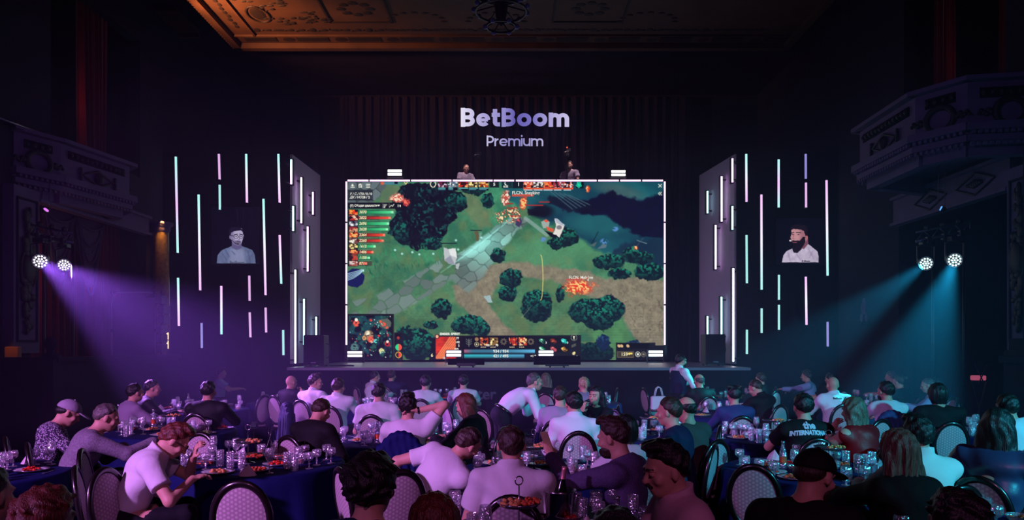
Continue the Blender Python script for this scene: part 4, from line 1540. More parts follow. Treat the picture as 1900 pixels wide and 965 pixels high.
    if 'belt' in extra:
        bl = MB()
        c0 = P0 + wlow * 0.06
        ring = [c0 + B @ np.array([0.168 * math.cos(t), 0.132 * math.sin(t), 0]) for t in np.linspace(0, 2 * math.pi, 25)[:-1]]
        bl.loop(ring, 0.014, 8, 1.5)
        bl.build('belt', mat('belt_leather', (10, 10, 10), 0.25, spec=0.6), root, smooth=True)
    if 'vest' in extra:
        vs = Solid(h, 0.04)
        torso(vs, 0.006)
        vs.cut.append(lambda x, y, z: -((x - hemp[0]) * wlow[0] + (y - hemp[1]) * wlow[1] + (z - hemp[2]) * wlow[2]))
        nv = nb - whigh * 0.035
        vs.cut.append(lambda x, y, z: (x - nv[0]) * whigh[0] + (y - nv[1]) * whigh[1] + (z - nv[2]) * whigh[2])
        for q, S, E, Wr, hd in arms:
            vs.cut.append(lambda x, y, z, S=S: 0.085 - np.sqrt((x - S[0]) ** 2 + (y - S[1]) ** 2 + (z - S[2]) ** 2))
        vs.build('waistcoat', CLOTH['navy'], root, 0.022)
    if 'watch' in extra:
        q, S, E, Wr, hd = arms[1]
        fw = unit(Wr - E)
        a = unit(np.cross(fw, [0.3, 0.2, 1]))
        b = np.cross(fw, a)
        wt = MB().loop([Wr - fw * 0.01 + (a * math.cos(t) + b * math.sin(t)) * 0.031 for t in np.linspace(0, 2 * math.pi, 17)[:-1]], 0.006, 6, 1.8)
        wt.build('wristwatch', LENS, root, smooth=True)
    if 'bag_strap' in extra:
        a0 = nb + u * 0.12 - v * 0.10 - whigh * 0.02
        a1 = P0 - u * 0.17 - v * 0.13 + wlow * 0.06
        st = MB()
        pts = [a0 + (a1 - a0) * t - v * (0.05 * math.sin(math.pi * t)) for t in np.linspace(0, 1, 9)]
        st.tube(pts, 0.011, 8)
        st.build('bag_strap', CLOTH['black'], root, smooth=True)
    # placement from where the crown is seen
    crown = hc + hw * 0.12
    crown = crown * sc
    a = R(rz)
    top_off = Rz(a) @ crown
    if loc is None:
        if s is None:
            s = (ytop - HZ) / (CH - crown[2] - zfloor)
        X, Y = (px - 950) / s, F / s
        loc = (X - top_off[0], Y - top_off[1], zfloor)
    root.location = loc
    root.rotation_euler = (0, 0, a)
    root.scale = (sc, sc, sc)
    info = dict(root=root, loc=Vector(loc), rz=a, s=s, arms=arms, hc=hc, hm=Hm, shirt=sho, nb=nb, Rb=Rb, mid=mid, sc=sc)
    info['world'] = lambda p: Vector(loc) + Vector(Rz(a) @ (np.array(p) * sc))
    PLACED.append((label.split(',')[0][:40], px, ytop, round(s or 0), tuple(round(q, 2) for q in loc), round(crown[2], 2)))
    return info

# ------------------------------------------------------------------ hall shell
BLACKW = mat('dark_plaster', (40, 35, 50), 0.85, spec=0.2, noise=0.15, nscale=2)
CREAMP = mat('painted_plaster', (112, 92, 128), 0.7, spec=0.25, noise=0.1, nscale=3)
GILT = mat('dark_gilding', (44, 32, 34), 0.5, metal=0.3, bump=0.4, bscale=60)
MATTE = mat('stage_black', (12, 10, 20), 0.9, spec=0.1)
STEEL = mat('black_steel', (22, 21, 26), 0.4, spec=0.5)
VELVET = mat('red_velvet', (120, 16, 20), 0.8, spec=0.15, sheen=0.4)
DARKCLOTH = mat('stage_curtain', (40, 32, 52), 0.85, spec=0.15)


def carpet_mat():
    m = mat('patterned_carpet', (60, 70, 84), 0.95, spec=0.1)
    nt = m.node_tree
    b = nt.nodes['Principled BSDF']
    tc = nt.nodes.new('ShaderNodeTexCoord')
    n = nt.nodes.new('ShaderNodeTexNoise')
    n.inputs['Scale'].default_value = 5.5
    n.inputs['Detail'].default_value = 5
    n.inputs['Distortion'].default_value = 2.2
    r = nt.nodes.new('ShaderNodeValToRGB')
    r.color_ramp.elements[0].position = 0.44
    r.color_ramp.elements[0].color = (*s2l((18, 20, 34)), 1)
    r.color_ramp.elements[1].position = 0.52
    r.color_ramp.elements[1].color = (*s2l((112, 122, 128)), 1)
    nt.links.new(tc.outputs['Object'], n.inputs['Vector'])
    nt.links.new(n.outputs['Fac'], r.inputs['Fac'])
    nt.links.new(r.outputs['Color'], b.inputs['Base Color'])
    return m


LX, RX = -9.0, 8.4
struct(MB().box(((LX + RX) / 2, 9.5, -0.05), (RX - LX + 6, 33, 0.1)).build('floor', carpet_mat()))
struct(MB().box(((LX + RX) / 2, 9.5, 10.45), (RX - LX + 6, 33, 0.1)).build('ceiling', BLACKW))
struct(MB().box(((LX + RX) / 2, 25.0, 5.2), (RX - LX + 6, 0.2, 10.4)).build('wall_back', BLACKW))
struct(MB().box(((LX + RX) / 2, -6.6, 5.2), (RX - LX + 6, 0.2, 10.4)).build('wall_front', BLACKW))


def side_wall(name, X, sgn, y0, y1, ztop, uy0, uy1):
    """wall with a tall box opening below (y0..y1, up to ztop) and an arch opening above the balcony (uy0..uy1)"""
    b = MB()
    t = 0.3
    cx = X + sgn * t / 2

    def seg(a0, a1, z0, z1):
        b.box((cx, (a0 + a1) / 2, (z0 + z1) / 2), (t, a1 - a0, z1 - z0))
    seg(-6.5, y0, 0, 10.4)
    seg(y1, 24.9, 0, 10.4)
    if y0 < uy0:
        seg(y0, uy0, ztop, 10.4)
    if uy1 < y1:
        seg(uy1, y1, ztop, 10.4)
    seg(uy0, uy1, ztop, 5.9)
    seg(uy0, uy1, 9.2, 10.4)
    struct(b.build(name, BLACKW))
    # recess of the boxes behind
    d = MB()
    xo = X + sgn * 2.4
    d.box((xo, (y0 + y1) / 2, 5.2), (0.15, y1 - y0 + 1, 10.4))
    d.box((X + sgn * 1.3, y0 - 0.3, 5.2), (2.2, 0.1, 10.4))
    d.box((X + sgn * 1.3, y1 + 0.3, 5.2), (2.2, 0.1, 10.4))
    d.box((X + sgn * 1.3, (y0 + y1) / 2, 5.3), (2.2, y1 - y0 + 0.5, 0.15))
    struct(d.build('wall_recess' if sgn < 0 else 'wall_alcove', BLACKW))


side_wall('wall_left', LX, -1, 13.6, 17.9, 4.7, 14.2, 17.6)
side_wall('wall_right', RX, 1, 12.5, 15.8, 4.7, 12.2, 15.6) if False else side_wall('wall_right', RX, 1, 12.1, 15.8, 4.7, 12.4, 15.6)


def drape(name, pts, z0, z1, m, amp=0.06, folds=12, label=None, cat='curtain', parent=None, n=160, group=None, gather=0.0):
    """pleated hanging cloth along the straight line pts[0]-pts[1], with thickness"""
    a, b = Vector((*pts[0], 0)), Vector((*pts[1], 0))
    d = (b - a)
    nrm = Vector((-d.y, d.x, 0)).normalized()
    rs = random.Random(int(a.x * 31 + a.y * 17 + z0 * 7))
    ph = [rs.uniform(0, 6.28) for _ in range(4)]
    V, Q = [], []
    rows = [0, 0.15, 0.35, 0.6, 0.85, 1.0]
    for off in (0.0, 0.012):
        for r in rows:
            z = z0 + (z1 - z0) * r
            for i in range(n + 1):
                t = i / n
                w1 = math.sin(t * folds * 6.283 + ph[0] + 0.8 * math.sin(t * 9 + ph[1])) + 0.35 * math.sin(t * folds * 2.3 * 6.283 + ph[2] + r)
                tt = 0.5 + (t - 0.5) * (1 - gather * (1 - r) ** 2)
                p = a + d * tt + nrm * (w1 * amp * (0.8 + 0.3 * (1 - r)) + off)
                V.append((p.x, p.y, z))
    w_ = n + 1
    R_ = len(rows)
    for l in range(2):
        for r in range(R_ - 1):
            for i in range(n):
                o = l * R_ * w_
                q = (o + r * w_ + i, o + r * w_ + i + 1, o + (r + 1) * w_ + i + 1, o + (r + 1) * w_ + i)
                Q.append(q if l == 0 else q[::-1])
    me = np_mesh(name, np.array(V), np.array(Q), True)
    me.materials.append(m)
    o = bpy.data.objects.new(name, me)
    COL.objects.link(o)
    if parent:
        o.parent = parent
    if label:
        tag(o, label, cat, group)
    return o


# curtains of the boxes
drape('curtain', ((LX - 0.7, 14.5), (LX - 0.7, 16.2)), 0.2, 4.9, VELVET, 0.07, 7, 'dark red curtain hanging in the lower opening of the left wall')
drape('curtain', ((LX - 0.25, 15.5), (LX - 0.25, 16.6)), 5.9, 9.2, VELVET, 0.07, 6, 'red velvet curtain glowing dimly above the left balcony', gather=0.15)
drape('curtain', ((LX - 0.7, 16.6), (LX - 0.7, 17.9)), 0.2, 4.9, VELVET, 0.07, 6, 'maroon curtain at the stage end of the lower left opening')
drape('curtain', ((RX + 0.3, 14.35), (RX + 0.3, 14.9)), 5.9, 9.0, VELVET, 0.05, 4, 'narrow red curtain over the right balcony nearest the stage')
drape('curtain', ((RX + 0.3, 12.6), (RX + 0.3, 12.95)), 6.3, 9.0, VELVET, 0.05, 3, 'narrow red curtain in the upper right opening furthest from the stage')
lamp('warm_box_left', 'POINT', (LX - 0.25, 14.9, 7.0), (0, 0, 0), 3.5, (1.0, 0.30, 0.10), 0.15)
lamp('warm_box_right', 'POINT', (RX + 0.35, 13.7, 7.4), (0, 0, 0), 0.9, (1.0, 0.34, 0.12), 0.15)
lamp('warm_loge_left', 'POINT', (LX - 0.5, 13.0 + 1.1, 3.2), (0, 0, 0), 5, (1.0, 0.45, 0.12), 0.1)
lamp('warm_column_left', 'SPOT', (-8.6, 17.9, 4.9), (-8.9, 18.25, 3.8), 60, (1.0, 0.5, 0.12), 0.05, 50, 1.0)

# swagged net drapery in the left opening
sw = MB()
for (y0, y1, dz) in ((14.5, 15.6, 1.5), (15.6, 16.7, 1.45)):
    for k in range(9):
        dep = 0.2 + dz * k / 9
        pts = []
        for i in range(15):
            t = i / 14
            pts.append((LX - 0.35 - 0.05 * (k % 2), y0 + (y1 - y0) * (0.02 * k + t * (1 - 0.04 * k)), 4.6 - 0.02 * k - dep * math.sin(math.pi * t) ** 0.8))
        sw.tube(pts, 0.028, 6)
so = sw.build('swag_drapery', mat('net_swag', (92, 66, 92), 0.9), smooth=True)
tag(so, 'scalloped swag drapery hanging in the top of the left opening', 'drapery')
for (y0, y1) in ((14.5, 15.6), (15.6, 16.7)):
    V, Q = [], []
    for off in (0, 0.015):
        for k in range(10):
            dep = 0.0 + 1.5 * k / 9
            for i in range(15):
                t = i / 14
                V.append((LX - 0.40 + off - 0.03 * math.sin(k * 2.0), y0 + (y1 - y0) * t, 4.62 - dep * math.sin(math.pi * t) ** 0.8))
    for l in range(2):
        for k in range(9):
            for i in range(14):
                o_ = l * 150
                q = (o_ + k * 15 + i, o_ + k * 15 + i + 1, o_ + (k + 1) * 15 + i + 1, o_ + (k + 1) * 15 + i)
                Q.append(q if l else q[::-1])
    me = np_mesh('cloth', np.array(V), np.array(Q), True)
    me.materials.append(MATS['net_swag'])
    oo = bpy.data.objects.new('cloth', me)
    COL.objects.link(oo)
    oo.parent = so

# ---- pilasters with carved drops
def ornament(bm_, y, z0, z1, X, sgn, wd=0.2):
    rs = random.Random(int(z0 * 10 + X))
    z = z0
    k = 0
    while z < z1:
        q = 0.6 + 0.5 * math.sin((z - z0) / (z1 - z0) * math.pi)
        for j in range(3):
            bm_.ball((X + sgn * 0.03, y + rs.uniform(-1, 1) * wd * 0.35 * q, z + rs.uniform(-.05, .05)), (0.035, wd * 0.28 * q, rs.uniform(0.05, 0.11)), 8, 5)
        z += 0.11
        k += 1
    bm_.ball((X + sgn * 0.03, y, (z0 + z1) / 2), (0.07, wd * 0.62, 0.28), 12, 8)
    bm_.loop([(X + sgn * 0.03, y + wd * 0.6 * math.cos(t), (z0 + z1) / 2 + 0.36 * math.sin(t)) for t in np.linspace(0, 6.283, 25)[:-1]], 0.025, 6)


def pilaster(name, X, sgn, y0, y1, z0, z1, label):
    p = thing(name, label, 'pilaster', (0, 0, 0))
    b = MB().box((X + sgn * 0.10, (y0 + y1) / 2, (z0 + z1) / 2), (0.2, y1 - y0, z1 - z0))
    b.build('shaft', CREAMP, p)
    b = MB()
    m_ = 0.07
    xx = X + sgn * 0.21
    for (a0, a1, c0, c1) in ((y0 + m_, y0 + m_ + .03, z0 + .2, z1 - .2), (y1 - m_ - .03, y1 - m_, z0 + .2, z1 - .2), (y0 + m_, y1 - m_, z0 + .2, z0 + .24), (y0 + m_, y1 - m_, z1 - .24, z1 - .2)):
        b.box((xx, (a0 + a1) / 2, (c0 + c1) / 2), (0.03, a1 - a0, c1 - c0))
    b.build('panel_moulding', BLACKW, p)
    o = MB()
    ornament(o, (y0 + y1) / 2, z0 + 0.45, z1 - 0.4, X + sgn * 0.2, sgn, (y1 - y0) * 0.5)
    o.build('carved_drop', GILT, p, smooth=True)
    return p


pilaster('pilaster', LX, 1, 12.85, 13.55, 1.7, 4.7, 'pilaster with carved drop ornament at the left edge of the hall')
pilaster('pilaster', RX, -1, 11.45, 12.05, 1.7, 4.75, 'pale pilaster with long carved drop on the right wall')
struct(MB().box((LX + 0.02, 13.0 + 0.62, 3.2), (0.16, 0.07, 3.0)).build('trim_1', mat('gold_jamb', (190, 150, 90), 0.45)))


def column(x, y, z0, z1, r, label):
    t = thing('column', label, 'column', (x, y, z0))
    H = z1 - z0
    MB().lathe([(r, 0.25), (r * 0.97, H * 0.5), (r * 0.86, H - 0.25)], 24, flute=0.03, fn=12).build('shaft', mat('ochre_marble', (150, 112, 62), 0.35, noise=0.4, nscale=12), t, smooth=True)
    MB().lathe([(0, 0), (r * 1.35, 0), (r * 1.35, .08), (r * 1.15, .12), (r * 1.2, .18), (r * 1.02, .25)], 24).build('base', CREAMP, t, smooth=True)
    MB().lathe([(r * 0.86, H - 0.25), (r * 1.1, H - 0.18), (r * 1.05, H - .12), (r * 1.4, H - .06), (r * 1.4, H), (0, H)], 24).build('capital', CREAMP, t, smooth=True)
    return t


column(-8.75, 18.15, 0, 4.9, 0.2, 'ochre marble column catching warm light at the stage end of the left wall')

# ---- left and right balconies
def balcony(name, path, ztop, zbot, Xwall, label, nrm_sign):
    t = thing(name, label, 'balcony', (0, 0, 0))
    sh, rail, dn, dent, orn, inset = MB(), MB(), MB(), MB(), MB(), MB()
    pts = [Vector((x, y, 0)) for x, y in path]
    for a, b in zip(pts[:-1], pts[1:]):
        d = (b - a)
        L = d.length
        u = d.normalized()
        n = Vector((-u.y, u.x, 0)) * nrm_sign
        M_ = Matrix((u, -n, Vector((0, 0, 1)))).transposed()
        c = (a + b) / 2

        def bx(mb, off, z0, z1, ln, th, du=0.0, bev=0):
            mb.box(c + n * off + u * du + Vector((0, 0, (z0 + z1) / 2)), (ln, th, z1 - z0), M=M_)
        bx(sh, -0.08, zbot, ztop, L, 0.16)
        bx(rail, 0.0, ztop, ztop + 0.07, L + 0.12, 0.30)
        bx(rail, 0.02, zbot - 0.06, zbot + 0.06, L + 0.10, 0.26)
        bx(rail, -0.06, zbot - 0.22, zbot - 0.12, L + 0.02, 0.24)
        bx(sh, -0.2, zbot - 0.42, zbot, L - 0.15, 0.2)
        k = int(L / 0.09)
        for i in range(k):
            p = a + u * (i + 0.5) * L / k + n * 0.10
            dent.box(p + Vector((0, 0, zbot - 0.09)), (0.045, 0.05, 0.05), M=M_)
            dent.box(p - n * 0.05 + Vector((0, 0, zbot - 0.26)), (0.045, 0.05, 0.05), M=M_)
        # dark pierced frieze along the top, wreath or lozenge below
        hgt = ztop - zbot
        bx(inset, 0.012, ztop - hgt * 0.36, ztop - hgt * 0.14, L - 0.35, 0.03)
        for i in range(int(L / 0.13)):
            p = a + u * (0.22 + i * 0.13) + n * 0.035
            if (p - b).dot(u) < -0.2:
                orn.ball(p + Vector((0, 0, ztop - hgt * 0.25)), (0.045, 0.045, 0.05), 7, 5)
        zc = zbot + hgt * 0.32
        cc = c + n * 0.03 + Vector((0, 0, zc))
        if L > 1.5:
            dy, dz = 0.42, hgt * 0.22
            loz = [cc + u * dy, cc + Vector((0, 0, dz)), cc - u * dy, cc - Vector((0, 0, dz))]
            orn.loop([loz[i // 3] * (1 - (i % 3) / 3) + loz[(i // 3 + 1) % 4] * ((i % 3) / 3) for i in range(12)], 0.022, 6)
            orn.ball(cc, (0.10, 0.10, 0.12), 8, 6)
            for s_ in (-1, 1):
                for q in range(5):
                    orn.ball(cc + u * s_ * (dy + 0.05) + Vector((0, 0, (q - 2) * 0.05)), 0.035, 7, 5)
        else:
            orn.loop([cc + u * 0.22 * math.cos(w_) + Vector((0, 0, 0.20 * math.sin(w_))) for w_ in np.linspace(0, 6.283, 21)[:-1]], 0.05, 8)
            for s_ in (-1, 1):
                for q in range(6):
                    orn.ball(cc + u * s_ * (0.28 + q * 0.035) + Vector((0, 0, 0.03 * math.sin(q * 2))), 0.05 - q * 0.004, 7, 5)
    sh.build('parapet', CREAMP, t)
    rail.build('moulding', CREAMP, t)
    dent.build('dentils', CREAMP, t)
    inset.build('frieze', MATTE, t)
    orn.build('relief', GILT, t, smooth=True)
    # floor slab closing back to the wall
    poly = [(p.x, p.y) for p in pts]
    fl = MB()
    vs = [(x, y, zbot - 0.1) for x, y in poly] + [(Xwall, poly[-1][1], zbot - 0.1), (Xwall, poly[0][1], zbot - 0.1)]
    n_ = len(vs)
    vs2 = vs + [(x, y, z + 0.12) for x, y, z in vs]
    fl.add(vs2, [tuple(range(n_)), tuple(range(2 * n_ - 1, n_ - 1, -1))] + [(i, i + n_, (i + 1) % n_ + n_, (i + 1) % n_) for i in range(n_)])
    fl.build('floor_slab', CREAMP, t)
    return t


balcony('balcony', [(-9.0, 11.6), (-8.97, 13.1), (-8.62, 13.9), (-8.28, 15.75), (-9.0, 16.4)][1:], 5.7, 5.0, LX - 0.05, 'cream balcony with dark reliefs on the left wall', -1)
balcony('balcony', [(8.4, 14.9), (6.79, 14.2), (6.76, 12.2), (7.2, 11.5), (8.4, 11.3)], 6.0, 5.28, RX + 0.05, 'projecting polygonal balcony with lozenge relief on the right wall', -1)
balcony('balcony', [(8.4, 10.6), (7.55, 10.3), (7.5, 8.5), (8.4, 8.2)], 5.75, 5.1, RX + 0.05, 'balcony bay cut by the right edge of the picture', -1)
# corbel and lozenge friezes on the walls under the balconies
for (nm, X, sgn, y0, y1, z0, z1, lab) in (('frieze_panel', LX, 1, 13.6, 17.8, 4.55, 4.95, 'wall frieze with lozenge under the left balcony'), ('frieze_panel', RX, -1, 12.1, 15.8, 4.45, 5.0, 'wall frieze with lozenge under the right balcony')):
    t = thing(nm, lab, 'frieze')
    MB().box((X + sgn * 0.06, (y0 + y1) / 2, (z0 + z1) / 2), (0.12, y1 - y0, z1 - z0)).box((X + sgn * 0.10, (y0 + y1) / 2, z0), (0.2, y1 - y0, 0.06)).box((X + sgn * 0.10, (y0 + y1) / 2, z1), (0.2, y1 - y0, 0.06)).build('band', CREAMP, t)
    o = MB()
    for cy in (y0 + 0.9, y0 + 2.3):
        cz = (z0 + z1) / 2
        dz = (z1 - z0) * 0.36
        pl = [(X + sgn * .14, cy - .55, cz), (X + sgn * .14, cy, cz + dz), (X + sgn * .14, cy + .55, cz), (X + sgn * .14, cy, cz - dz)]
        o.loop([Vector(pl[i // 3]) * (1 - (i % 3) / 3) + Vector(pl[(i // 3 + 1) % 4]) * ((i % 3) / 3) for i in range(12)], 0.02, 6)
        for q in range(7):
            o.ball((X + sgn * .14, cy + (q - 3) * 0.06, cz), (0.04, 0.045, 0.09 - abs(q - 3) * 0.018), 7, 5)
    o.build('relief', GILT, t, smooth=True)
# thin pipes along the balconies
pl = thing('lighting_pipe', 'thin steel pipe in front of the left balcony rail', 'pipe')
MB().tube([W(-20, 212, 110), W(100, 256, 95)], 0.022, 8).tube([W(20, 236, 104), W(50, 243, 104)], 0.015, 8).build('pipe', mat('bare_steel', (170, 170, 180), 0.3, metal=0.8), pl, smooth=True)
pl = thing('lighting_pipe', 'thin steel pipe running between the two right balconies', 'pipe')
MB().tube([W(1762, 250, 110), W(1812, 226, 112), W(1860, 208, 114)], 0.020, 8).build('pipe', MATS['bare_steel'], pl, smooth=True)
MB().ball(tuple(W(1806, 228, 112)), 0.04).ball(tuple(W(1828, 220, 112)), 0.04).build('clamps', STEEL, pl, smooth=True)

# ---- ceiling panel with painted and moulded ornament
cp = thing('ceiling_panel', 'ornate gilded ceiling panel with raised borders, warm lit at its left', 'ceiling panel')
CG = mat('ceiling_cream', (76, 48, 32), 0.7, noise=0.25, nscale=1.6)
CD = mat('ceiling_relief', (32, 18, 14), 0.7)
MB().box((0, 10.4, 10.02), (15.0, 18.8, 0.06)).build('panel', CG, cp)
b = MB()
for (x0, x1, y0, y1, z, th) in ((-7.5, 7.5, 19.62, 19.8, 9.93, 0.16), (-7.5, -7.32, 1, 19.8, 9.93, 0.16), (7.32, 7.5, 1, 19.8, 9.93, 0.16), (-7.3, 7.3, 19.08, 19.13, 9.97, .06), (-6.78, -6.72, 1, 19.1, 9.97, .06)):
    b.box(((x0 + x1) / 2, (y0 + y1) / 2, z), (x1 - x0, y1 - y0, th))
b.build('border_moulding', CG, cp)
b = MB()
for i in range(150):
    b.box((-7.4 + i * 0.099, 19.84, 9.90), (0.05, 0.06, 0.07))
for i in range(120):
    b.box((-7.53, 19.7 - i * 0.12, 9.90), (0.06, 0.06, 0.07))
b.build('dentils', CG, cp)
b = MB()
x = -7.1
k = 0
while x < 7:
    if k % 2 == 0:
        b.box((x + 0.42, 19.37, 9.985), (0.84, 0.24, 0.02))
        x += 1.02
    else:
        b.add(*(lambda n: ([(x + 0.14 + 0.15 * math.cos(a), 19.37 + 0.12 * math.sin(a), 9.975) for a in np.linspace(0, 6.283, n + 1)[:-1]], [tuple(range(n - 1, -1, -1))]))(14))
        x += 0.36
    k += 1
rs = random.Random(5)
for i in range(46):
    xx = -6.6 + i * 0.29
    r_ = 0.16 if i % 5 == 2 else 0.10
    b.ball((xx, 18.8, 9.985), (r_, 0.075 if i % 5 else 0.12, 0.02), 10, 4)
    b.ball((xx + 0.14, 18.8 + rs.uniform(-.05, .05), 9.985), (0.05, 0.04, 0.02), 6, 4)
for i in range(60):
    b.ball((-7.02 + rs.uniform(-.03, .03), 18.6 - i * 0.2, 9.985), (0.06, 0.10, 0.02), 8, 4)
def ring(cx, cy, rx, ry, r=0.03):
    b.loop([(cx + rx * math.cos(t), cy + ry * math.sin(t), 9.985) for t in np.linspace(0, 6.283, 29)[:-1]], r, 6)
ring(-6.25, 17.9, 0.26, 0.42)
b.ball((-6.25, 17.9, 9.985), (0.18, 0.33, 0.02), 12, 4)
for (cx, cy) in ((-5.95, 18.15), (-5.65, 18.3), (-5.35, 18.05), (-5.15, 18.3), (-5.85, 17.6), (-5.55, 17.3), (-6.4, 17.1), (-5.0, 17.9), (-4.7, 18.2)):
    for q in range(6):
        b.ball((cx + rs.uniform(-.2, .2), cy + rs.uniform(-.16, .16), 9.985), (rs.uniform(.05, .12), rs.uniform(.03, .07), .02), 7, 4)
for (x0, x1, y0, y1) in ((-4.6, -3.0, 16.9, 18.35), (1.0, 2.8, 16.9, 18.35)):
    for (a0, a1, c0, c1) in ((x0, x1, y0, y0 + .05), (x0, x1, y1 - .05, y1), (x0, x0 + .05, y0, y1), (x1 - .05, x1, y0, y1)):
        b.box(((a0 + a1) / 2, (c0 + c1) / 2, 9.98), (a1 - a0, c1 - c0, 0.03))
    cx, cy = (x0 + x1) / 2, (y0 + y1) / 2
    for q in range(8):
        b.ball((cx + 0.35 * math.cos(q * .785), cy + 0.3 * math.sin(q * .785), 9.985), (0.13, 0.1, 0.02), 7, 4)
for cx in (-2.4, -0.4, 3.4):
    for q in range(9):
        a = math.pi * q / 8
        b.ball((cx + 0.7 * math.cos(a), 18.3 - 0.5 * math.sin(a), 9.985), (0.09, 0.05, 0.02), 7, 4)
for i in range(9):
    ring(-5.6 + i * 0.5, 15.9 - (i % 3) * 0.35, 0.22, 0.2, 0.02)
b.build('relief', CD, cp)
tag(MB().box((-9.1, 19.0, 10.3), (1.3, 1.4, 0.1)).box((-9.1, 19.7, 10.22), (1.3, 0.12, 0.12)).build('ceiling_coffer', CG), 'small cream ceiling coffer beyond the left corner of the big panel', 'ceiling panel')

# ---- chandelier
ch = thing('chandelier', 'dark unlit chandelier with rings of frosted globes at the top centre', 'chandelier', (-0.18, 12.0, 0))
BULB = mat('frosted_globe', (120, 120, 190), 0.3, spec=0.6)
b = MB().tube([(0, 0, 10.0), (0, 0, 7.5)], 0.03)
for (z, r) in ((8.05, .42), (7.7, .50), (7.35, .42), (7.1, .24)):
    b.loop([(r * math.cos(t), r * math.sin(t), z) for t in np.linspace(0, 6.283, 25)[:-1]], 0.02, 6)
    for q in range(6):
        t = q * 1.047
        b.tube([(0, 0, z + 0.12), (r * math.cos(t), r * math.sin(t), z)], 0.012, 6)
b.ball((0, 0, 7.6), (0.12, 0.12, 0.5))
b.build('frame', GILT, ch, smooth=True)
gm = MB().ball((0, 0, 0), 0.042, 10, 7).mesh('globe', BULB, True)
for (z, r, n) in ((8.08, .45, 11), (7.73, .53, 13), (7.38, .45, 11), (7.1, .26, 6)):
    for q in range(n):
        t = 6.283 * (q + 0.5 * (n % 2)) / n
        g = bpy.data.objects.new('globe', gm)
        COL.objects.link(g)
        g.parent = ch
        g.location = (r * math.cos(t), r * math.sin(t), z)

# ------------------------------------------------------------------ stage
ZS = 1.35
st = thing('stage', 'low dark stage platform under the big screen', 'stage')
DECK = mat('stage_deck', (98, 92, 112), 0.35, spec=0.5, noise=0.08, nscale=3)
MB().box((0.15, 18.87, ZS - 0.03), (9.9 + 0.3, 5.74, 0.06)).build('deck', DECK, st)
MB().box((0.15, 18.87, (ZS - 0.06) / 2), (9.86 + 0.3, 5.70, ZS - 0.06)).build('skirt', MATTE, st)
LET = mat('grey_lettering', (70, 66, 84), 0.8)
for (tx, px, py, sz) in (('ter', 903, 732, 0.34), ('T', 1088, 724, 0.30)):
    o = text_mesh(tx, sz, 'lettering', LET, st, bold=0.008)
    p = W(px, py, 84.3)
    o.location = (p.x, 16.005 - 0.01, p.z)
    o.rotation_euler = (math.pi / 2, 0, 0)
    tag(o, 'grey letters on the stage front', None)

# back curtain
drape('curtain', ((-5.6, 23.6), (5.8, 23.6)), 0.0, 9.9, DARKCLOTH, 0.09, 38, 'wide dark pleated stage curtain behind the logo', n=700)
lamp('curtain_wash', 'AREA', (0.2, 22.6, 6.6), (0.2, 23.6, 8.5), 3, (0.5, 0.3, 1.0), 4)

# rear platform carrying the two casters
tag(MB().box((0, 22.62, 6.02), (6.4, 1.6, 0.1)).box((-3.1, 22.6, 3.0), (.1, 1.5, 6)).box((3.1, 22.6, 3.0), (.1, 1.5, 6)).build('riser', MATTE), 'black riser behind the big screen', 'riser')

# ---- the big screen
s_ = F / 21.5
scr = thing('led_screen', 'huge LED wall showing a top-down video game match', 'screen', (0, 0, 0))
cv = paint_game()
cx, cy = (645 + 1232) / 2, (336 + 668) / 2
pc = W(cx, cy, s_)
sw_, sh_ = (1232 - 645) / s_, (668 - 336) / s_
scrm = screen_material('led_pixels', 'NONE')
cv.mesh('picture', (sw_, sh_), scrm, scr, (pc.x, 21.5, pc.z))
MB().box((pc.x, 21.63, pc.z), (sw_ + 0.06, 0.2, sh_ + 0.06)).build('cabinet', MATTE, scr)
# real area lights give the glow that the picture throws on the deck and the people near it
gl = lamp('screen_glow', 'AREA', (pc.x, 21.35, pc.z), (pc.x, 10, pc.z - 1.5), 60, (0.62, 0.66, 0.95), 1)
gl.data.shape = 'RECTANGLE'
gl.data.size, gl.data.size_y = sw_, sh_
gl.rotation_euler = (math.pi / 2, 0, math.pi)
gl.rotation_euler = (-math.pi / 2, 0, 0)
WT = emit('screen_text_white', (0.86, 0.86, 0.82), 1.0, sampling=False)
CRM = emit('screen_text_cream', (0.88, 0.80, 0.50), 1.0, sampling=False)
SHD = emit('screen_text_pink', (0.85, 0.6, 0.62), 1.0, sampling=False)


def stext(tx, px, py, hpx, m=WT, align='LEFT', bold=0.0, width=1.0, shear=0.0):
    o = text_mesh(tx, hpx / s_ * 1.38, 'screen_text', m, scr, bold=bold, align=align, width=width, shear=shear)
    p = W(px, py, s_)
    o.location = (p.x, 21.494, p.z)
    o.rotation_euler = (math.pi / 2, 0, 0)
    return o


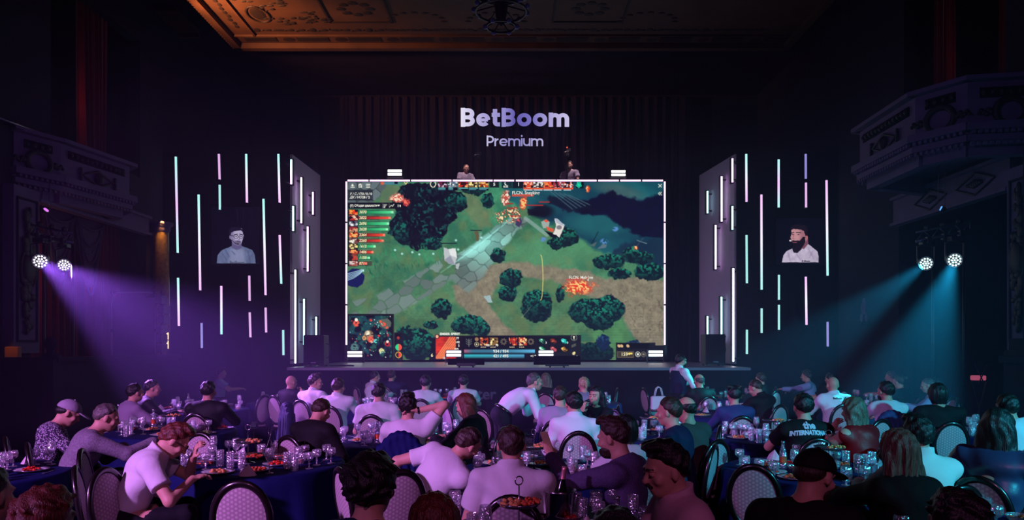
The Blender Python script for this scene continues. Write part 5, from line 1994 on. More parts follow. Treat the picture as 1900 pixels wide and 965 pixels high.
stext('У / С / П', 649, 360, 4.4, width=0.95, bold=0.002, shear=0.2)
stext('0 / 0 / 0', 672, 360, 4.4, width=0.95, bold=0.003)
stext('ДК / НО', 649, 366.3, 4.4, width=0.95, bold=0.002, shear=0.2)
stext('28 / 2', 672, 366.3, 4.4, bold=0.003)
stext('(Y) Общая ценность', 649.5, 381.8, 4.6, bold=0.003, width=0.84)
for k, v_ in enumerate(('3070', '2822', '2696', '2628', '2364', '2260', '1612', '1406', '1150', '871')):
    stext(v_, 666.3, 393.8 + k * 10.57, 5.2, CRM, bold=0.003, shear=0.15, width=0.95)
stext('FLCN. Sneyking', 950, 358, 6.2, WT, bold=0.002, width=0.93)
stext('FLCN. Malr1ne', 1055.5, 515, 5.6, WT, bold=0.002, width=0.93)
stext('EMBER SPIRIT', 816, 620, 4.4, WT, bold=0.004, width=1.05)
for (tx, x, y, h_) in (('934 / 934', 915, 652, 5.4), ('421 / 495', 915, 660.8, 5.4), ('+1.8', 984, 660.8, 4.2), ('159', 1152, 657.7, 6.4), ('77', 846.5, 628, 3.8), ('142', 845, 635, 3.8), ('2', 850, 641.5, 3.8), ('36%', 843, 648, 3.4),
                       ('6', 799.5, 659.5, 6), ('105', 901, 641, 3.6), ('70', 919.5, 641, 3.6), ('5', 915, 342.5, 6), ('1', 960, 342.5, 6.4), ('6:25', 934, 346.3, 3.8), ('2', 1069, 662.5, 4.6), ('4', 985, 362, 4.2), ('4', 1089.5, 519.8, 4.2),
                       ('3', 1012, 636, 3.6), ('3', 1052, 636, 3.6), ('2', 963.5, 639, 4.2), ('15', 821, 664.5, 3.8)):
    stext(tx, x, y, h_, CRM if tx in ('159', '6') else WT, bold=0.003)
fr = MB()
for (x0, x1, y0, y1) in ((950, 990, 360.6, 364.6), (1050, 1080, 517.5, 520)):
    a, b_ = W(x0, y0, s_), W(x1, y1, s_)
    fr.box(((a.x + b_.x) / 2, 21.496, (a.z + b_.z) / 2), (b_.x - a.x, 0.004, a.z - b_.z))
fr.build('name_bar', emit('screen_red_bar', s2l((200, 84, 70)), 1.0, sampling=False), scr)


# ---- LED tubes
def tube_mat(key):
    name = 'led_tube_' + key
    if name in MATS:
        return MATS[name]
    strong = key.endswith('+')
    key = key.rstrip('+')
    cyan, pink, vio, white = (0.42, 0.86, 0.88), (0.88, 0.50, 0.98), (0.42, 0.38, 1.0), (0.85, 0.82, 1.0)
    stops = {'cp': (cyan, white, pink), 'pc': (pink, white, cyan), 'p': (pink, pink, pink), 'c': (cyan, cyan, cyan), 'cpc': (cyan, pink, cyan), 'v': (vio, vio, vio), 'w': (white, white, white), 'wp': (pink, white, pink)}[key]
    k = {'v': 0.75, 'c': 1.1, 'p': 1.0}.get(key, 1.25) * (3.1 if strong else 1.0)
    m = bpy.data.materials.new(name)
    m.use_nodes = True
    nt = m.node_tree
    nt.nodes.clear()
    tc = nt.nodes.new('ShaderNodeTexCoord')
    sp = nt.nodes.new('ShaderNodeSeparateXYZ')
    r = nt.nodes.new('ShaderNodeValToRGB')
    e = nt.nodes.new('ShaderNodeEmission')
    o = nt.nodes.new('ShaderNodeOutputMaterial')
    r.color_ramp.elements[0].position = 0.05
    r.color_ramp.elements[0].color = (*stops[2], 1)
    r.color_ramp.elements[1].position = 0.95
    r.color_ramp.elements[1].color = (*stops[0], 1)
    q = r.color_ramp.elements.new(0.5)
    q.color = (*stops[1], 1)
    nt.links.new(tc.outputs['Generated'], sp.inputs[0])
    nt.links.new(sp.outputs['Z'], r.inputs['Fac'])
    nt.links.new(r.outputs['Color'], e.inputs[0])
    e.inputs[1].default_value = k
    nt.links.new(e.outputs[0], o.inputs[0])
    MATS[name] = m
    return m


HOUS = mat('tube_housing', (20, 18, 30), 0.5)


def led_tube(xt, xb, yt, yb, key, label, Y=None, at=None, wd=0.054, out=(0, -1), group=None):
    """upright batten light; xt, xb = px of the top and bottom"""
    if at is None:
        s = F / Y
        a, b_ = W(xt, yt, s), W(xb, yb, s)
    else:
        a, b_ = at
    L = (a - b_).length
    c = (a + b_) / 2
    t = thing('led_tube', label, 'light', (c.x, c.y, b_.z), 0, group)
    d = Vector((a.x - b_.x, a.y - b_.y, a.z - b_.z)) / 2
    o = Vector((out[0], out[1], 0)).normalized()
    m = MB().tube([(-d.x + o.x * .05, -d.y + o.y * .05, 0), (d.x + o.x * .05, d.y + o.y * .05, L)], wd / 2, 10)
    m.build('tube', tube_mat(key), t, smooth=False)
    h_ = MB().box((0, 0, L / 2), (0.05 if abs(o.y) > .5 else 0.06, 0.06 if abs(o.y) > .5 else 0.05, L + 0.05))
    for zz in (-0.012, L + 0.012):
        h_.box((o.x * .05, o.y * .05, zz), (0.055, 0.055, 0.024))
    h_.build('housing', HOUS, t)
    return t


YF = 18.75
flatL = thing('stage_flat', 'tall black stage wall with light tubes left of the screen', 'stage wall')
MB().box(((-5.72 - 9.0) / 2, YF + 0.06, 3.4), (9.0 - 5.72, 0.12, 6.86)).build('front_panel', MATTE, flatL)
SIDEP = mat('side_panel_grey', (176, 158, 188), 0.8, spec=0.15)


def slab(a, b_, z0, z1, th=0.08):
    a, b_ = Vector((*a, 0)), Vector((*b_, 0))
    u = (b_ - a).normalized()
    n = Vector((-u.y, u.x, 0))
    M_ = Matrix((u, n, Vector((0, 0, 1)))).transposed()
    return MB().box((a + b_) / 2 + Vector((0, 0, (z0 + z1) / 2)), ((b_ - a).length, th, z1 - z0), M=M_)


PLn, PLf = (-5.70, 18.75), (-5.60, 21.1)
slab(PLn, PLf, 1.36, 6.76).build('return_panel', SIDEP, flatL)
flatR = thing('stage_flat', 'tall black stage wall with light tubes right of the screen', 'stage wall')
MB().box(((5.78 + 8.4) / 2, YF + 0.06, 3.4), (8.4 - 5.78, 0.12, 6.86)).build('front_panel', MATTE, flatR)
PRn, PRf = (5.77, 18.75), (5.47, 21.1)
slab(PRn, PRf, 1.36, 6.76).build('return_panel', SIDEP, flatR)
# legs of cloth hiding the gaps behind the returns
struct(MB().box((-5.9, 23.9, 5.0), (0.9, 0.1, 9.9)).build('wall_wing_left', MATTE))
struct(MB().box((6.1, 23.9, 5.0), (0.9, 0.1, 9.9)).build('wall_wing_right', MATTE))

L_T = [(327.8, 331.4, 292, 469.5, 'cpc', 'tallest cyan and pink tube at the outer left of the left wall'), (370, 373, 362, 539, 'cp', 'long cyan-to-pink tube, second column of the left wall'),
       (407.5, 409, 287, 334, 'p', 'short pink tube above the bespectacled caster picture'), (409, 409.5, 344, 390, 'c', 'short teal tube just above the bespectacled caster picture'),
       (458, 459.5, 287, 377, 'cp', 'cyan-to-pink tube at the top, right above the bespectacled caster'), (517.6, 520, 287, 377, 'cp', 'cyan-to-pink tube at the top inner corner of the left wall'),
       (490, 494, 370, 548, 'cp', 'long tube right beside the bespectacled caster picture'), (520, 523, 437, 527, 'pc', 'mid-height pink-to-cyan tube by the inner edge of the left wall'),
       (332, 333.6, 516, 605, 'cp', 'lower cyan-to-pink tube at the outer left of the left wall'), (412, 412.3, 531, 620.5, 'pc', 'bright tube below the bespectacled caster picture'),
       (463.7, 464.5, 512, 558.6, 'p', 'short pink tube just under the bespectacled caster, upper of two'), (464.6, 466, 580, 626, 'p', 'short pink tube under the bespectacled caster, lower of two'),
       (494, 495, 571, 617, 'p', 'short pink tube below the long tube beside the left caster'), (375.5, 376, 599.6, 646, 'v', 'short violet-blue tube low in the second column of the left wall'),
       (526.5, 527, 612.5, 659, 'c', 'lowest short teal tube at the inner foot of the left wall')]
for a in L_T:
    led_tube(a[0], a[1], a[2], a[3], a[4], a[5], Y=YF - 0.03)
R_T = [(1383.4, 1384, 287, 375.6, 'cp', 'cyan-to-pink tube at the top inner corner of the right wall'), (1443.5, 1443.5, 297, 386, 'cpc', 'cyan tube at the top, left above the bearded caster'),
       (1493.5, 1493.7, 287, 333, 'v', 'short violet tube above the bearded caster picture'), (1494, 1494.2, 340, 386, 'p', 'short pink tube just above the bearded caster picture'),
       (1573, 1573, 287, 463, 'pc', 'tallest pink-to-cyan tube at the outer right of the right wall'), (1532, 1534, 335.5, 512, 'pc', 'long tube right beside the bearded caster picture'),
       (1411.5, 1412, 362, 538, 'pc', 'long pink-to-cyan tube in the second column of the right wall'), (1384, 1384.7, 437, 526, 'c', 'mid-height cyan tube by the inner edge of the right wall'),
       (1444, 1444, 510.6, 556.5, 'c', 'short teal tube left below the bearded caster, upper of two'), (1444, 1444, 566, 612, 'c', 'short teal tube left below the bearded caster, lower of two'),
       (1412, 1412, 572.6, 618, 'c', 'short teal tube low in the second column of the right wall'), (1384.7, 1384.7, 612, 657, 'c', 'lowest short teal tube at the inner foot of the right wall'),
       (1493.7, 1495, 514, 603, 'wp', 'pink-white tube below the bearded caster picture'), (1573.7, 1573.7, 507, 596, 'pc', 'lower pink-to-cyan tube at the outer right of the right wall'),
       (1534, 1534.3, 597.5, 643, 'v', 'short dim violet tube low on the right wall')]
for a in R_T:
    led_tube(a[0], a[1], a[2], a[3], a[4], a[5], Y=YF - 0.03)


def on_side(px, sideN, sideF, off):
    """point on the return panel's line where the view ray through px meets it"""
    (x0, y0), (x1, y1) = sideN, sideF
    k = (px - 950) / F
    t = (k * y0 - x0 - off) / ((x1 - x0) - k * (y1 - y0))
    return x0 + off + t * (x1 - x0), y0 + t * (y1 - y0)


for (px, yt, yb, key, side, lab) in ((543.5, 297, 343, 'cp', 'L', 'short tube at the top front of the left return panel'), (562, 330, 415, 'wp', 'L', 'pink-white tube high on the left return panel'),
                                     (583.3, 357, 399, 'p', 'L', 'short pink tube deepest on the left return panel'), (547, 383, 429.5, 'c', 'L', 'short teal tube at the front of the left return panel'),
                                     (573.6, 421, 504, 'wp', 'L', 'pink tube mid-height on the left return panel'), (551, 501, 674, 'w', 'L', 'longest white tube at the front foot of the left return panel'),
                                     (567, 555, 640, 'c', 'L', 'cyan tube behind the loudspeaker on the left return panel'), (589.3, 588, 650, 'c', 'L', 'cyan tube deepest at the foot of the left return panel'),
                                     (1356, 295, 339.5, 'p', 'R', 'short pink tube at the top front of the right return panel'), (1336, 328, 412, 'wp', 'R', 'pink-white tube high on the right return panel'),
                                     (1310, 355, 396.5, 'c', 'R', 'short teal tube deepest on the right return panel'), (1356, 383, 427, 'c', 'R', 'short teal tube at the front of the right return panel'),
                                     (1325, 418, 500, 'wp', 'R', 'pink tube mid-height on the right return panel'), (1357.5, 498, 671, 'w', 'R', 'longest white tube at the front foot of the right return panel'),
                                     (1335.7, 551, 630, 'c', 'R', 'cyan tube behind the loudspeaker on the right return panel'), (1310, 587, 666, 'c', 'R', 'cyan tube deepest at the foot of the right return panel')):
    if side == 'L':
        X, Y = on_side(px, PLn, PLf, 0.20)
    else:
        X, Y = on_side(px, PRn, PRf, -0.20)
    s = F / Y
    a = Vector((X, Y, CH + (HZ - yt) / s))
    b_ = Vector((X, Y, max(CH + (HZ - yb) / s, ZS + 0.03)))
    tt = led_tube(0, 0, 0, 0, key + '+', lab, at=(a, b_), out=((-0.6 if side == 'L' else 0.6), -0.8), wd=0.044)
    bk = MB()
    for zz in (0.08, (a - b_).length - 0.08):
        bk.box((-0.09 if side == 'L' else 0.09, 0, zz), (0.24, 0.03, 0.03))
        bk.box((-0.17 if side == 'L' else 0.17, 0.32, zz), (0.05, 0.66, 0.03))
    bk.build('bracket', HOUS, tt)

# ---- tubes edging the screen
xs = [(645, 683.5), (686, 760.6), (763, 837.5), (840, 914), (916, 954), (957, 1031), (1033, 1107), (1110, 1148), (1151, 1189), (1192, 1230)]
sY = F / 21.3
fm = thing('screen_frame', 'glowing pink-white frame of light tubes around the big screen', 'frame')
TP = emit('frame_tube_pink', (1.0, 0.66, 1.0), 1.6)
for x0, x1 in xs:
    a, b_ = W(x0, 335, sY), W(x1, 335, sY)
    MB().tube([a, b_], 0.026, 8).build('tube', TP, fm)
for x in (642.7, 1233.4):
    for y0, y1 in ((337, 411), (414, 488), (490.5, 564), (567, 640)):
        MB().tube([W(x, y0, sY), W(x, y1, sY)], 0.026, 8).build('tube', TP, fm)
b = MB()
a, c_ = W(641, 333.5, F / 21.4), W(1235, 333.5, F / 21.4)
b.box(((a.x + c_.x) / 2, 21.42, a.z - 0.02), (c_.x - a.x + 0.1, 0.08, 0.07))
for x in (641.5, 1235):
    q = W(x, 335, F / 21.4)
    b.box((q.x, 21.42, (q.z + ZS) / 2), (0.07, 0.08, q.z - ZS))
b.build('rail', STEEL, fm)


# ---- strobes: two stacked white bars
WS = emit('strobe_white', (0.95, 0.96, 1.0), 2.2)
for (px, py, wpx, Y, lab, hang) in ((733, 321, 26, 21.2, 'double white strobe bar on top of the screen frame, left one', 1), (1147, 322, 26, 21.2, 'double white strobe bar on top of the screen frame, right one', 1),
                                    (659, 657, 27, 20.6, 'double white strobe bar on the stage in front of the minimap', 0), (842, 656, 27, 20.6, 'double white strobe bar on the stage left of the blue bars', 0),
                                    (1013, 656, 27, 20.6, 'double white strobe bar on the stage under the item slots', 0), (1216, 656, 26, 20.6, 'double white strobe bar on the stage beside the gold counter', 0)):
    s = F / Y
    p = W(px, py, s)
    t = thing('strobe_light', lab, 'light', (p.x, Y, 0), 0)
    w_ = wpx / s
    for dy in (-3.1, 3.1):
        MB().box((0, -0.05, p.z - dy / s), (w_, 0.02, 4.4 / s), bev=0.004).build('light_bar', WS, t)
    zb = p.z - 7.2 / s
    hb = MB().box((0, 0.02, p.z), (w_ + 0.04, 0.09, 13.5 / s))
    hb.build('housing', STEEL, t)
    lo = ZS if not hang else W(0, 333, F / 21.4).z
    yk = MB()
    for q in (-1, 1):
        yk.box((q * (w_ / 2 + 0.03), 0.02, (p.z + lo) / 2), (0.02, 0.05, max(p.z - lo, 0.04)))
    yk.box((0, 0.02, lo + 0.012), (w_ + 0.08, 0.08, 0.024))
    yk.build('yoke', STEEL, t)

# ---- caster pictures
for which, (x0, y0, x1, y1), lab in ((0, (392, 384, 482, 491), 'LED panel showing a caster in round glasses and pale t-shirt'), (1, (1440, 405, 1530, 491), 'LED panel showing a bearded caster in white t-shirt')):
    s = F / (YF - 0.08)
    t = thing('led_screen', lab, 'screen')
    a, c_ = W(x0, y0, s), W(x1, y1, s)
    cvp = paint_caster(which)
    cvp.mesh('picture', (c_.x - a.x, a.z - c_.z), scrm, t, ((a.x + c_.x) / 2, YF - 0.08, (a.z + c_.z) / 2))
    MB().box(((a.x + c_.x) / 2, YF - 0.035, (a.z + c_.z) / 2), (c_.x - a.x + 0.02, 0.06, a.z - c_.z + 0.02)).build('cabinet', MATTE, t)
    if which == 1:
        o = text_mesh('BetBoom', 0.055, 'screen_text', MATTE, t, bold=0.003)
        p = W(1495, 484.6, s)
        o.location = (p.x, YF - 0.086, p.z)
    else:
        o = text_mesh('BetBoom', 0.10, 'screen_text', MATTE, t, bold=0.0)
        p = W(440, 487, s)
        o.location = (p.x, YF - 0.086, p.z)
    o.rotation_euler = (math.pi / 2, 0, 0)

# ---- illuminated logo
lg = thing('illuminated_sign', 'glowing lavender BetBoom Premium letters above the screen', 'sign')
sl = F / 23.0


def grad_emit(name, stops, k=1.0):
    m = bpy.data.materials.new(name)
    m.use_nodes = True
    nt = m.node_tree
    nt.nodes.clear()
    tc = nt.nodes.new('ShaderNodeTexCoord')
    sp = nt.nodes.new('ShaderNodeSeparateXYZ')
    r = nt.nodes.new('ShaderNodeValToRGB')
    e = nt.nodes.new('ShaderNodeEmission')
    o = nt.nodes.new('ShaderNodeOutputMaterial')
    r.color_ramp.elements[0].position = stops[0][0]
    r.color_ramp.elements[0].color = (*s2l(stops[0][1]), 1)
    r.color_ramp.elements[1].position = stops[-1][0]
    r.color_ramp.elements[1].color = (*s2l(stops[-1][1]), 1)
    for p_, c_ in stops[1:-1]:
        q = r.color_ramp.elements.new(p_)
        q.color = (*s2l(c_), 1)
    nt.links.new(tc.outputs['Generated'], sp.inputs[0])
    nt.links.new(sp.outputs['X'], r.inputs['Fac'])
    nt.links.new(r.outputs['Color'], e.inputs[0])
    e.inputs[1].default_value = k
    nt.links.new(e.outputs[0], o.inputs[0])
    return m


def glyph_strokes(word, h, wt, rnd):
    """geometric bold sans letters drawn as outlines: returns list of (outer polygon, holes) in units of cap height"""
    return None


def letter_word(word, x_left, x_right, base, cap, stroke, m, name):
    """rounded geometric letters built from strokes; widths fitted to the pixel span"""
    xh = cap * 0.74
    items = []
    x = 0.0
    gap = stroke * 0.36
    curves = []

    def arc(cx, cy, rx, ry, a0, a1, n=18):
        return [(cx + rx * math.cos(math.radians(a0 + (a1 - a0) * i / n)), cy + ry * math.sin(math.radians(a0 + (a1 - a0) * i / n))) for i in range(n + 1)]
    hs = stroke / 2
    for chh in word:
        st_ = []
        if chh == 'B':
            wd = cap * 0.76
            r1, r2 = cap * 0.235, cap * 0.265
            st_ = [[(x + hs, 0), (x + hs, cap)], [(x + hs, cap - hs), (x + wd - r1 - hs, cap - hs)] + arc(x + wd - r1 - hs - 0.02 * cap, cap - hs - (cap / 2 - hs) / 2, r1, (cap / 2 - hs) / 2, 90, -90) + [(x + hs, cap / 2)],
                   [(x + hs, cap / 2), (x + wd - r2 - hs, cap / 2)] + arc(x + wd - r2 - hs, hs + (cap / 2 - hs) / 2, r2, (cap / 2 - hs) / 2, 90, -90) + [(x + hs, hs)]]
        elif chh == 'P':
            wd = cap * 0.66
            r1 = cap * 0.28
            st_ = [[(x + hs, 0), (x + hs, cap)], [(x + hs, cap - hs), (x + wd - r1 - hs, cap - hs)] + arc(x + wd - r1 - hs, cap - hs - r1, r1, r1, 90, -90) + [(x + hs, cap - hs - 2 * r1)]]
        elif chh == 'e':
            wd = xh * 1.03
            r = (wd - stroke) / 2
            st_ = [[(x + hs + 2 * r, xh / 2 - 0.01 * cap), (x + hs, xh / 2 - 0.01 * cap)], arc(x + hs + r, xh / 2, r, xh / 2 - hs, 0, 318, 26)]
        elif chh == 'o':
            wd = xh * 1.06
            r = (wd - stroke) / 2
            st_ = [arc(x + hs + r, xh / 2, r, xh / 2 - hs, 0, 360, 32)]
        elif chh == 't':
            wd = cap * 0.46
            st_ = [[(x + wd * 0.40, cap * 0.93), (x + wd * 0.40, hs + cap * 0.14)] + arc(x + wd * 0.40 + cap * 0.13, hs + cap * 0.13, cap * 0.13, cap * 0.13, 180, 270, 6) + [(x + wd, hs)], [(x, xh - hs * 0.9), (x + wd, xh - hs * 0.9)]]
        elif chh == 'm':
            wd = cap * 1.12
            r = (wd - stroke) / 4
            st_ = [[(x + hs, 0), (x + hs, xh)], arc(x + hs + r, xh - hs - r, r, r, 180, 0, 12) + [(x + hs + 2 * r, 0)], arc(x + hs + 3 * r, xh - hs - r, r, r, 180, 0, 12) + [(x + hs + 4 * r, 0)]]
        elif chh == 'r':
            wd = cap * 0.40
            st_ = [[(x + hs, 0), (x + hs, xh)], [(x + hs, xh * 0.45)] + arc(x + wd * 0.98, xh * 0.45, wd - hs * 1.1, xh * 0.55 - hs, 180, 95, 8)]
        elif chh == 'i':
            wd = stroke
            st_ = [[(x + hs, 0), (x + hs, xh)], [(x + hs, cap * 0.90), (x + hs, cap * 0.90 + stroke)]]
        elif chh == 'u':
            wd = xh * 0.92
            r = (wd - stroke) / 2
            st_ = [[(x + hs, xh)] + arc(x + hs + r, hs + r, r, r, 180, 360, 14) + [(x + hs + 2 * r, xh)], [(x + hs + 2 * r, 0), (x + hs + 2 * r, xh)]]
        curves += [(chh, q) for q in st_]
        x += wd + gap
    tot = x - gap
    k = (x_right - x_left) / tot
    mb = MB()
    for chh, q in curves:
        q = [(x_left + a * k, base + b__) for a, b__ in q]
        n = len(q)
        L_, R_ = [], []
        for i in range(n):
            dx = q[min(i + 1, n - 1)][0] - q[max(i - 1, 0)][0]
            dz = q[min(i + 1, n - 1)][1] - q[max(i - 1, 0)][1]
            l = math.hypot(dx, dz) or 1
            # vertical strokes keep the stretched width, horizontal ones the true width
            nx_, nz_ = -dz / l, dx / l
            wf = 0.6 if chh == 'e' and n == 2 else 0.78
            L_.append((q[i][0] + nx_ * hs * k, q[i][1] + nz_ * hs * wf))
            R_.append((q[i][0] - nx_ * hs * k, q[i][1] - nz_ * hs * wf))
        for i in range(n - 1):
            mb.prism([R_[i], R_[i + 1], L_[i + 1], L_[i]], 0, 0.05)
    return mb


gm1 = grad_emit('sign_light_upper', [(0.0, (236, 228, 255)), (0.2, (178, 170, 226)), (0.40, (150, 142, 212)), (0.5, (100, 92, 178)), (0.66, (124, 116, 200)), (0.82, (176, 168, 224)), (1.0, (206, 198, 240))])
gm2 = grad_emit('sign_light_lower', [(0.0, (200, 194, 238)), (0.35, (156, 150, 214)), (0.6, (146, 140, 206)), (1.0, (190, 184, 232))])
a, c_ = W(855, 234.5, sl), W(1056, 200, sl)
letter_word('BetBoom', a.x, c_.x, a.z, c_.z - a.z, 8.2 / sl, gm1, 'letters').build('letters', gm1, lg, (0, 23.0, 0))
a, c_ = W(903, 270.5, sl), W(1008, 251.5, sl)
letter_word('Premium', a.x, c_.x, a.z, c_.z - a.z, 2.7 / sl, gm2, 'small_letters').build('small_letters', gm2, lg, (0, 23.0, 0))
hg = MB()
for px in (870, 910, 950, 1000, 1040):
    q = W(px, 200, sl)
    hg.tube([(q.x, 23.06, q.z - 1.1), (q.x, 23.06, 10.4)], 0.006, 5)
hg.box((W(955, 0, sl).x, 23.06, W(0, 233, sl).z), (199 / sl, 0.02, 0.012)).box((W(955, 0, sl).x, 23.06, W(0, 269.8, sl).z), (103 / sl, 0.02, 0.012))
hg.build('hanging_wires', STEEL, lg)

# ---- loudspeakers on the stage
for (px, lab, Y) in ((580.5, 'black loudspeaker cabinet at the left end of the stage', 16.75), (1329, 'black loudspeaker cabinet at the right end of the stage', 17.5)):
    s = F / Y
    x = (px - 950) / s
    wd = (38 if px < 900 else 37) / s
    ht = 56 / s
    ht = (57 if px < 900 else 57) / s
    z0 = ZS
    t = thing('loudspeaker', lab, 'loudspeaker', (x, Y + 0.3, z0))
    MB().box((0, 0, ht / 2 + 0.02), (wd, 0.5, ht), bev=0.015).build('cabinet', mat('speaker_paint', (18, 17, 24), 0.6), t)
    gr = MB().box((0, -0.258, ht / 2 + 0.03), (wd - 0.05, 0.014, ht - 0.08), bev=0.004)
    gr.build('grille', mat('speaker_grille', (10, 10, 14), 0.7, bump=0.8, bscale=160), t)
    MB().box((0, -0.268, 0.09), (0.12, 0.006, 0.025)).build('badge', mat('badge_grey', (96, 90, 110), 0.4, metal=0.6), t)
    ft = MB()
    for q in (-1, 1):
        for r in (-1, 1):
            ft.box((q * (wd / 2 - .05), r * 0.2, 0.01), (0.05, 0.05, 0.02))
    ft.build('feet', STEEL, t)
    hd = MB().tube([(wd / 2, 0.02, ht * 0.75), (wd / 2 + 0.06, 0.02, ht * 0.72), (wd / 2 + 0.08, 0.02, ht * 0.5), (wd / 2 + 0.05, 0.02, ht * 0.3), (wd / 2, 0.02, ht * 0.27)], 0.010, 8)
    hd.build('handle', STEEL, t, smooth=True)
cb = MB().tube([(-4.3, 17.2, ZS + .012), (-3.9, 17.0, ZS + .012), (-3.72, 17.1, ZS + .012), (-3.95, 17.35, ZS + .012), (-4.4, 17.5, ZS + .012)], 0.012, 6).build('cable', STEEL, smooth=True)
tag(cb, 'black cable loop on the deck beside the left loudspeaker', 'cable')

# ---- monitors standing at the stage front, seen from behind
for (x0, x1, y0, y1, lab) in ((831, 899, 666, 671.5, 'black stage monitor at the stage front under the screen, left one'), (990, 1077, 661, 672.5, 'black stage monitor at the stage front under the screen, right one')):
    s = F / 16.25
    a, b_ = W(x0, y0, s), W(x1, y1, s)
    t = thing('stage_monitor', lab, 'monitor', ((a.x + b_.x) / 2, 16.25, ZS))
    w_ = b_.x - a.x
    hh_ = a.z - ZS - 0.04
    M_ = Matrix.Rotation(math.radians(-25), 3, 'X')
    MB().box((0, 0, 0.05 + hh_ / 2), (w_, 0.05, hh_), M=M_, bev=0.008).build('screen_back', MATTE, t)
    MB().box((0, 0.0, 0.06), (w_ * 0.5, 0.10, 0.07)).build('electronics_box', STEEL, t)
    q = MB()
    for k in (-1, 1):
        q.tube([(k * 0.12, 0.0, 0.06), (k * 0.16, -0.12, 0.006)], 0.012, 6).tube([(k * 0.12, 0.0, 0.06), (k * 0.16, 0.14, 0.006)], 0.012, 6)
    q.build('stand', STEEL, t)

# ---- camera heads behind the screen
for (px, py, lab) in ((886, 292, 'small black rig with thin stem beside the caster on the left'), (1052, 286, 'small black rig with red lamp in front of the caster on the right')):
    s = F / 21.9
    p = W(px, py, s)
    t = thing('camera_rig', lab, 'camera', (p.x, 21.9, 6.07))
    h_ = p.z - 6.07
    MB().tube([(0, 0, 0), (0, 0, h_ - 0.1)], 0.02 if px < 1000 else 0.03).tube([(-0.05, 0, h_ - 0.45), (-0.09, 0, h_ - 0.2), (-0.04, 0, h_ - 0.05)], 0.012).build('pole', STEEL, t)
    MB().lathe([(0, 0), (0.22, 0), (0.24, 0.02), (0, 0.03)], 16).build('base', STEEL, t)
    b = MB().box((0, 0, h_), (0.14, 0.2, 0.16), bev=0.02).box((0.05, 0, h_ + 0.12), (0.12, 0.14, 0.08)).ball((-0.06, -0.08, h_ + 0.02), 0.05)
    b.build('head', STEEL, t)
    if px > 1000:
        MB().ball((0.0, -0.04, h_ + 0.19), 0.022).build('tally_lamp', emit('red_tally', (1, .1, .06), 1.4), t)


# ------------------------------------------------------------------ moving head lights and their rigs
LEDW = emit('led_array_violet', (0.86, 0.78, 1.0), 3.0, sampling=False)
LEDC = emit('led_array_cyan', (0.62, 0.95, 1.0), 3.0, sampling=False)
LEDM = emit('led_array_magenta', (0.80, 0.20, 0.95), 1.2, sampling=False)
LEDB = emit('led_array_blue', (0.12, 0.42, 0.95), 1.2, sampling=False)


def moving_head(px, py, s, rad, aim, ledm, label, hang):
    p = W(px, py, s)
    t = thing('moving_head_light', label, 'stage light', p)
    # facing: towards the camera side and down, so the lens face shows
    d = (Vector(aim) - p).normalized()
    q = d.to_track_quat('-Z', 'Y').to_matrix()
    r = rad
    body = MB().lathe([(0, r * 1.7), (r * 0.55, r * 1.65), (r * 0.8, r * 1.2), (r * 1.05, r * 0.5), (r * 1.1, 0.05 * r), (r * 1.0, 0.0), (r * 0.98, 0.03 * r), (0, 0.03 * r)], 24)
    body.v = [tuple(q @ Vector(v)) for v in body.v]
    body.build('lamp_head', STEEL, t, smooth=True)
    led = MB()
    spots = [(0, 0)] + [(0.36, k * 60) for k in range(6)] + [(0.72, k * 30 + 15) for k in range(12)]
    for rr, a in spots:
        c = (r * rr * math.cos(math.radians(a)), r * rr * math.sin(math.radians(a)), -0.01)
        led.ball(c, (r * 0.135, r * 0.135, 0.012), 10, 5)
    led.v = [tuple(q @ Vector(v)) for v in led.v]
    led.build('led_array', ledm, t)
    rim = MB().loop([(r * 1.02 * math.cos(w_), r * 1.02 * math.sin(w_), 0.0) for w_ in np.linspace(0, 6.283, 25)[:-1]], r * 0.07, 6)
    rim.v = [tuple(q @ Vector(v)) for v in rim.v]
    rim.build('rim', mat('rim_plastic', (120, 115, 130), 0.3), t, smooth=True)
    yk = MB().tube([(r * 1.3, 0, 0), (r * 1.3, 0, hang * 0.7), (0, 0, hang * 0.78), (-r * 1.3, 0, hang * 0.7), (-r * 1.3, 0, 0)], r * 0.12, 6)
    yk.box((0, 0, hang * 0.86), (r * 1.6, r * 1.2, hang * 0.2), bev=0.01)
    yk.build('yoke', STEEL, t)
    return p


def beam(name, p, aim, power, col, ang, size=0.08, blend=0.5):
    d = (Vector(aim) - p).normalized()
    return lamp(name, 'SPOT', tuple(p + d * 0.06), aim, power, col, size, ang, blend)


BM = {}
for (px, py, s, rad, aim, ledm, lab, hg_, pw, col, ang) in (
        (75, 485, 107, 0.125, (-3.4, 10.6, 0.6), LEDW, 'violet moving head light on the left rig, outer one', 0.42, 4600, (0.44, 0.15, 0.92), 36),
        (119, 492, 104, 0.11, (-2.6, 11.6, 0.8), LEDW, 'violet moving head light on the left rig, inner one', 0.40, 4600, (0.46, 0.15, 0.92), 36),
        (85, 390, 99, 0.055, (-6.2, 13.2, 6.6), LEDM, 'small magenta lamp above the left rig', 0.80, 60, (0.85, 0.12, 0.9), 30),
        (1718, 489, 107, 0.115, (3.9, 13.4, 0.6), LEDC, 'cyan moving head light on the right rig, inner one', 0.42, 4900, (0.01, 0.55, 0.68), 34),
        (1771, 483, 110, 0.12, (5.2, 10.4, 0.0), LEDC, 'cyan moving head light on the right rig, outer one', 0.42, 4300, (0.01, 0.55, 0.68), 34),
        (1747, 387, 108, 0.045, (5.0, 13.4, 5.4), LEDB, 'small blue lamp above the right rig', 1.0, 22, (0.05, 0.2, 1.0), 30)):
    p = moving_head(px, py, s, rad, aim if rad < 0.1 else (aim[0] * 0.75, 0.5, 1.0), ledm, lab, hg_)
    BM[lab] = beam('beam', p, aim, pw, col, ang)

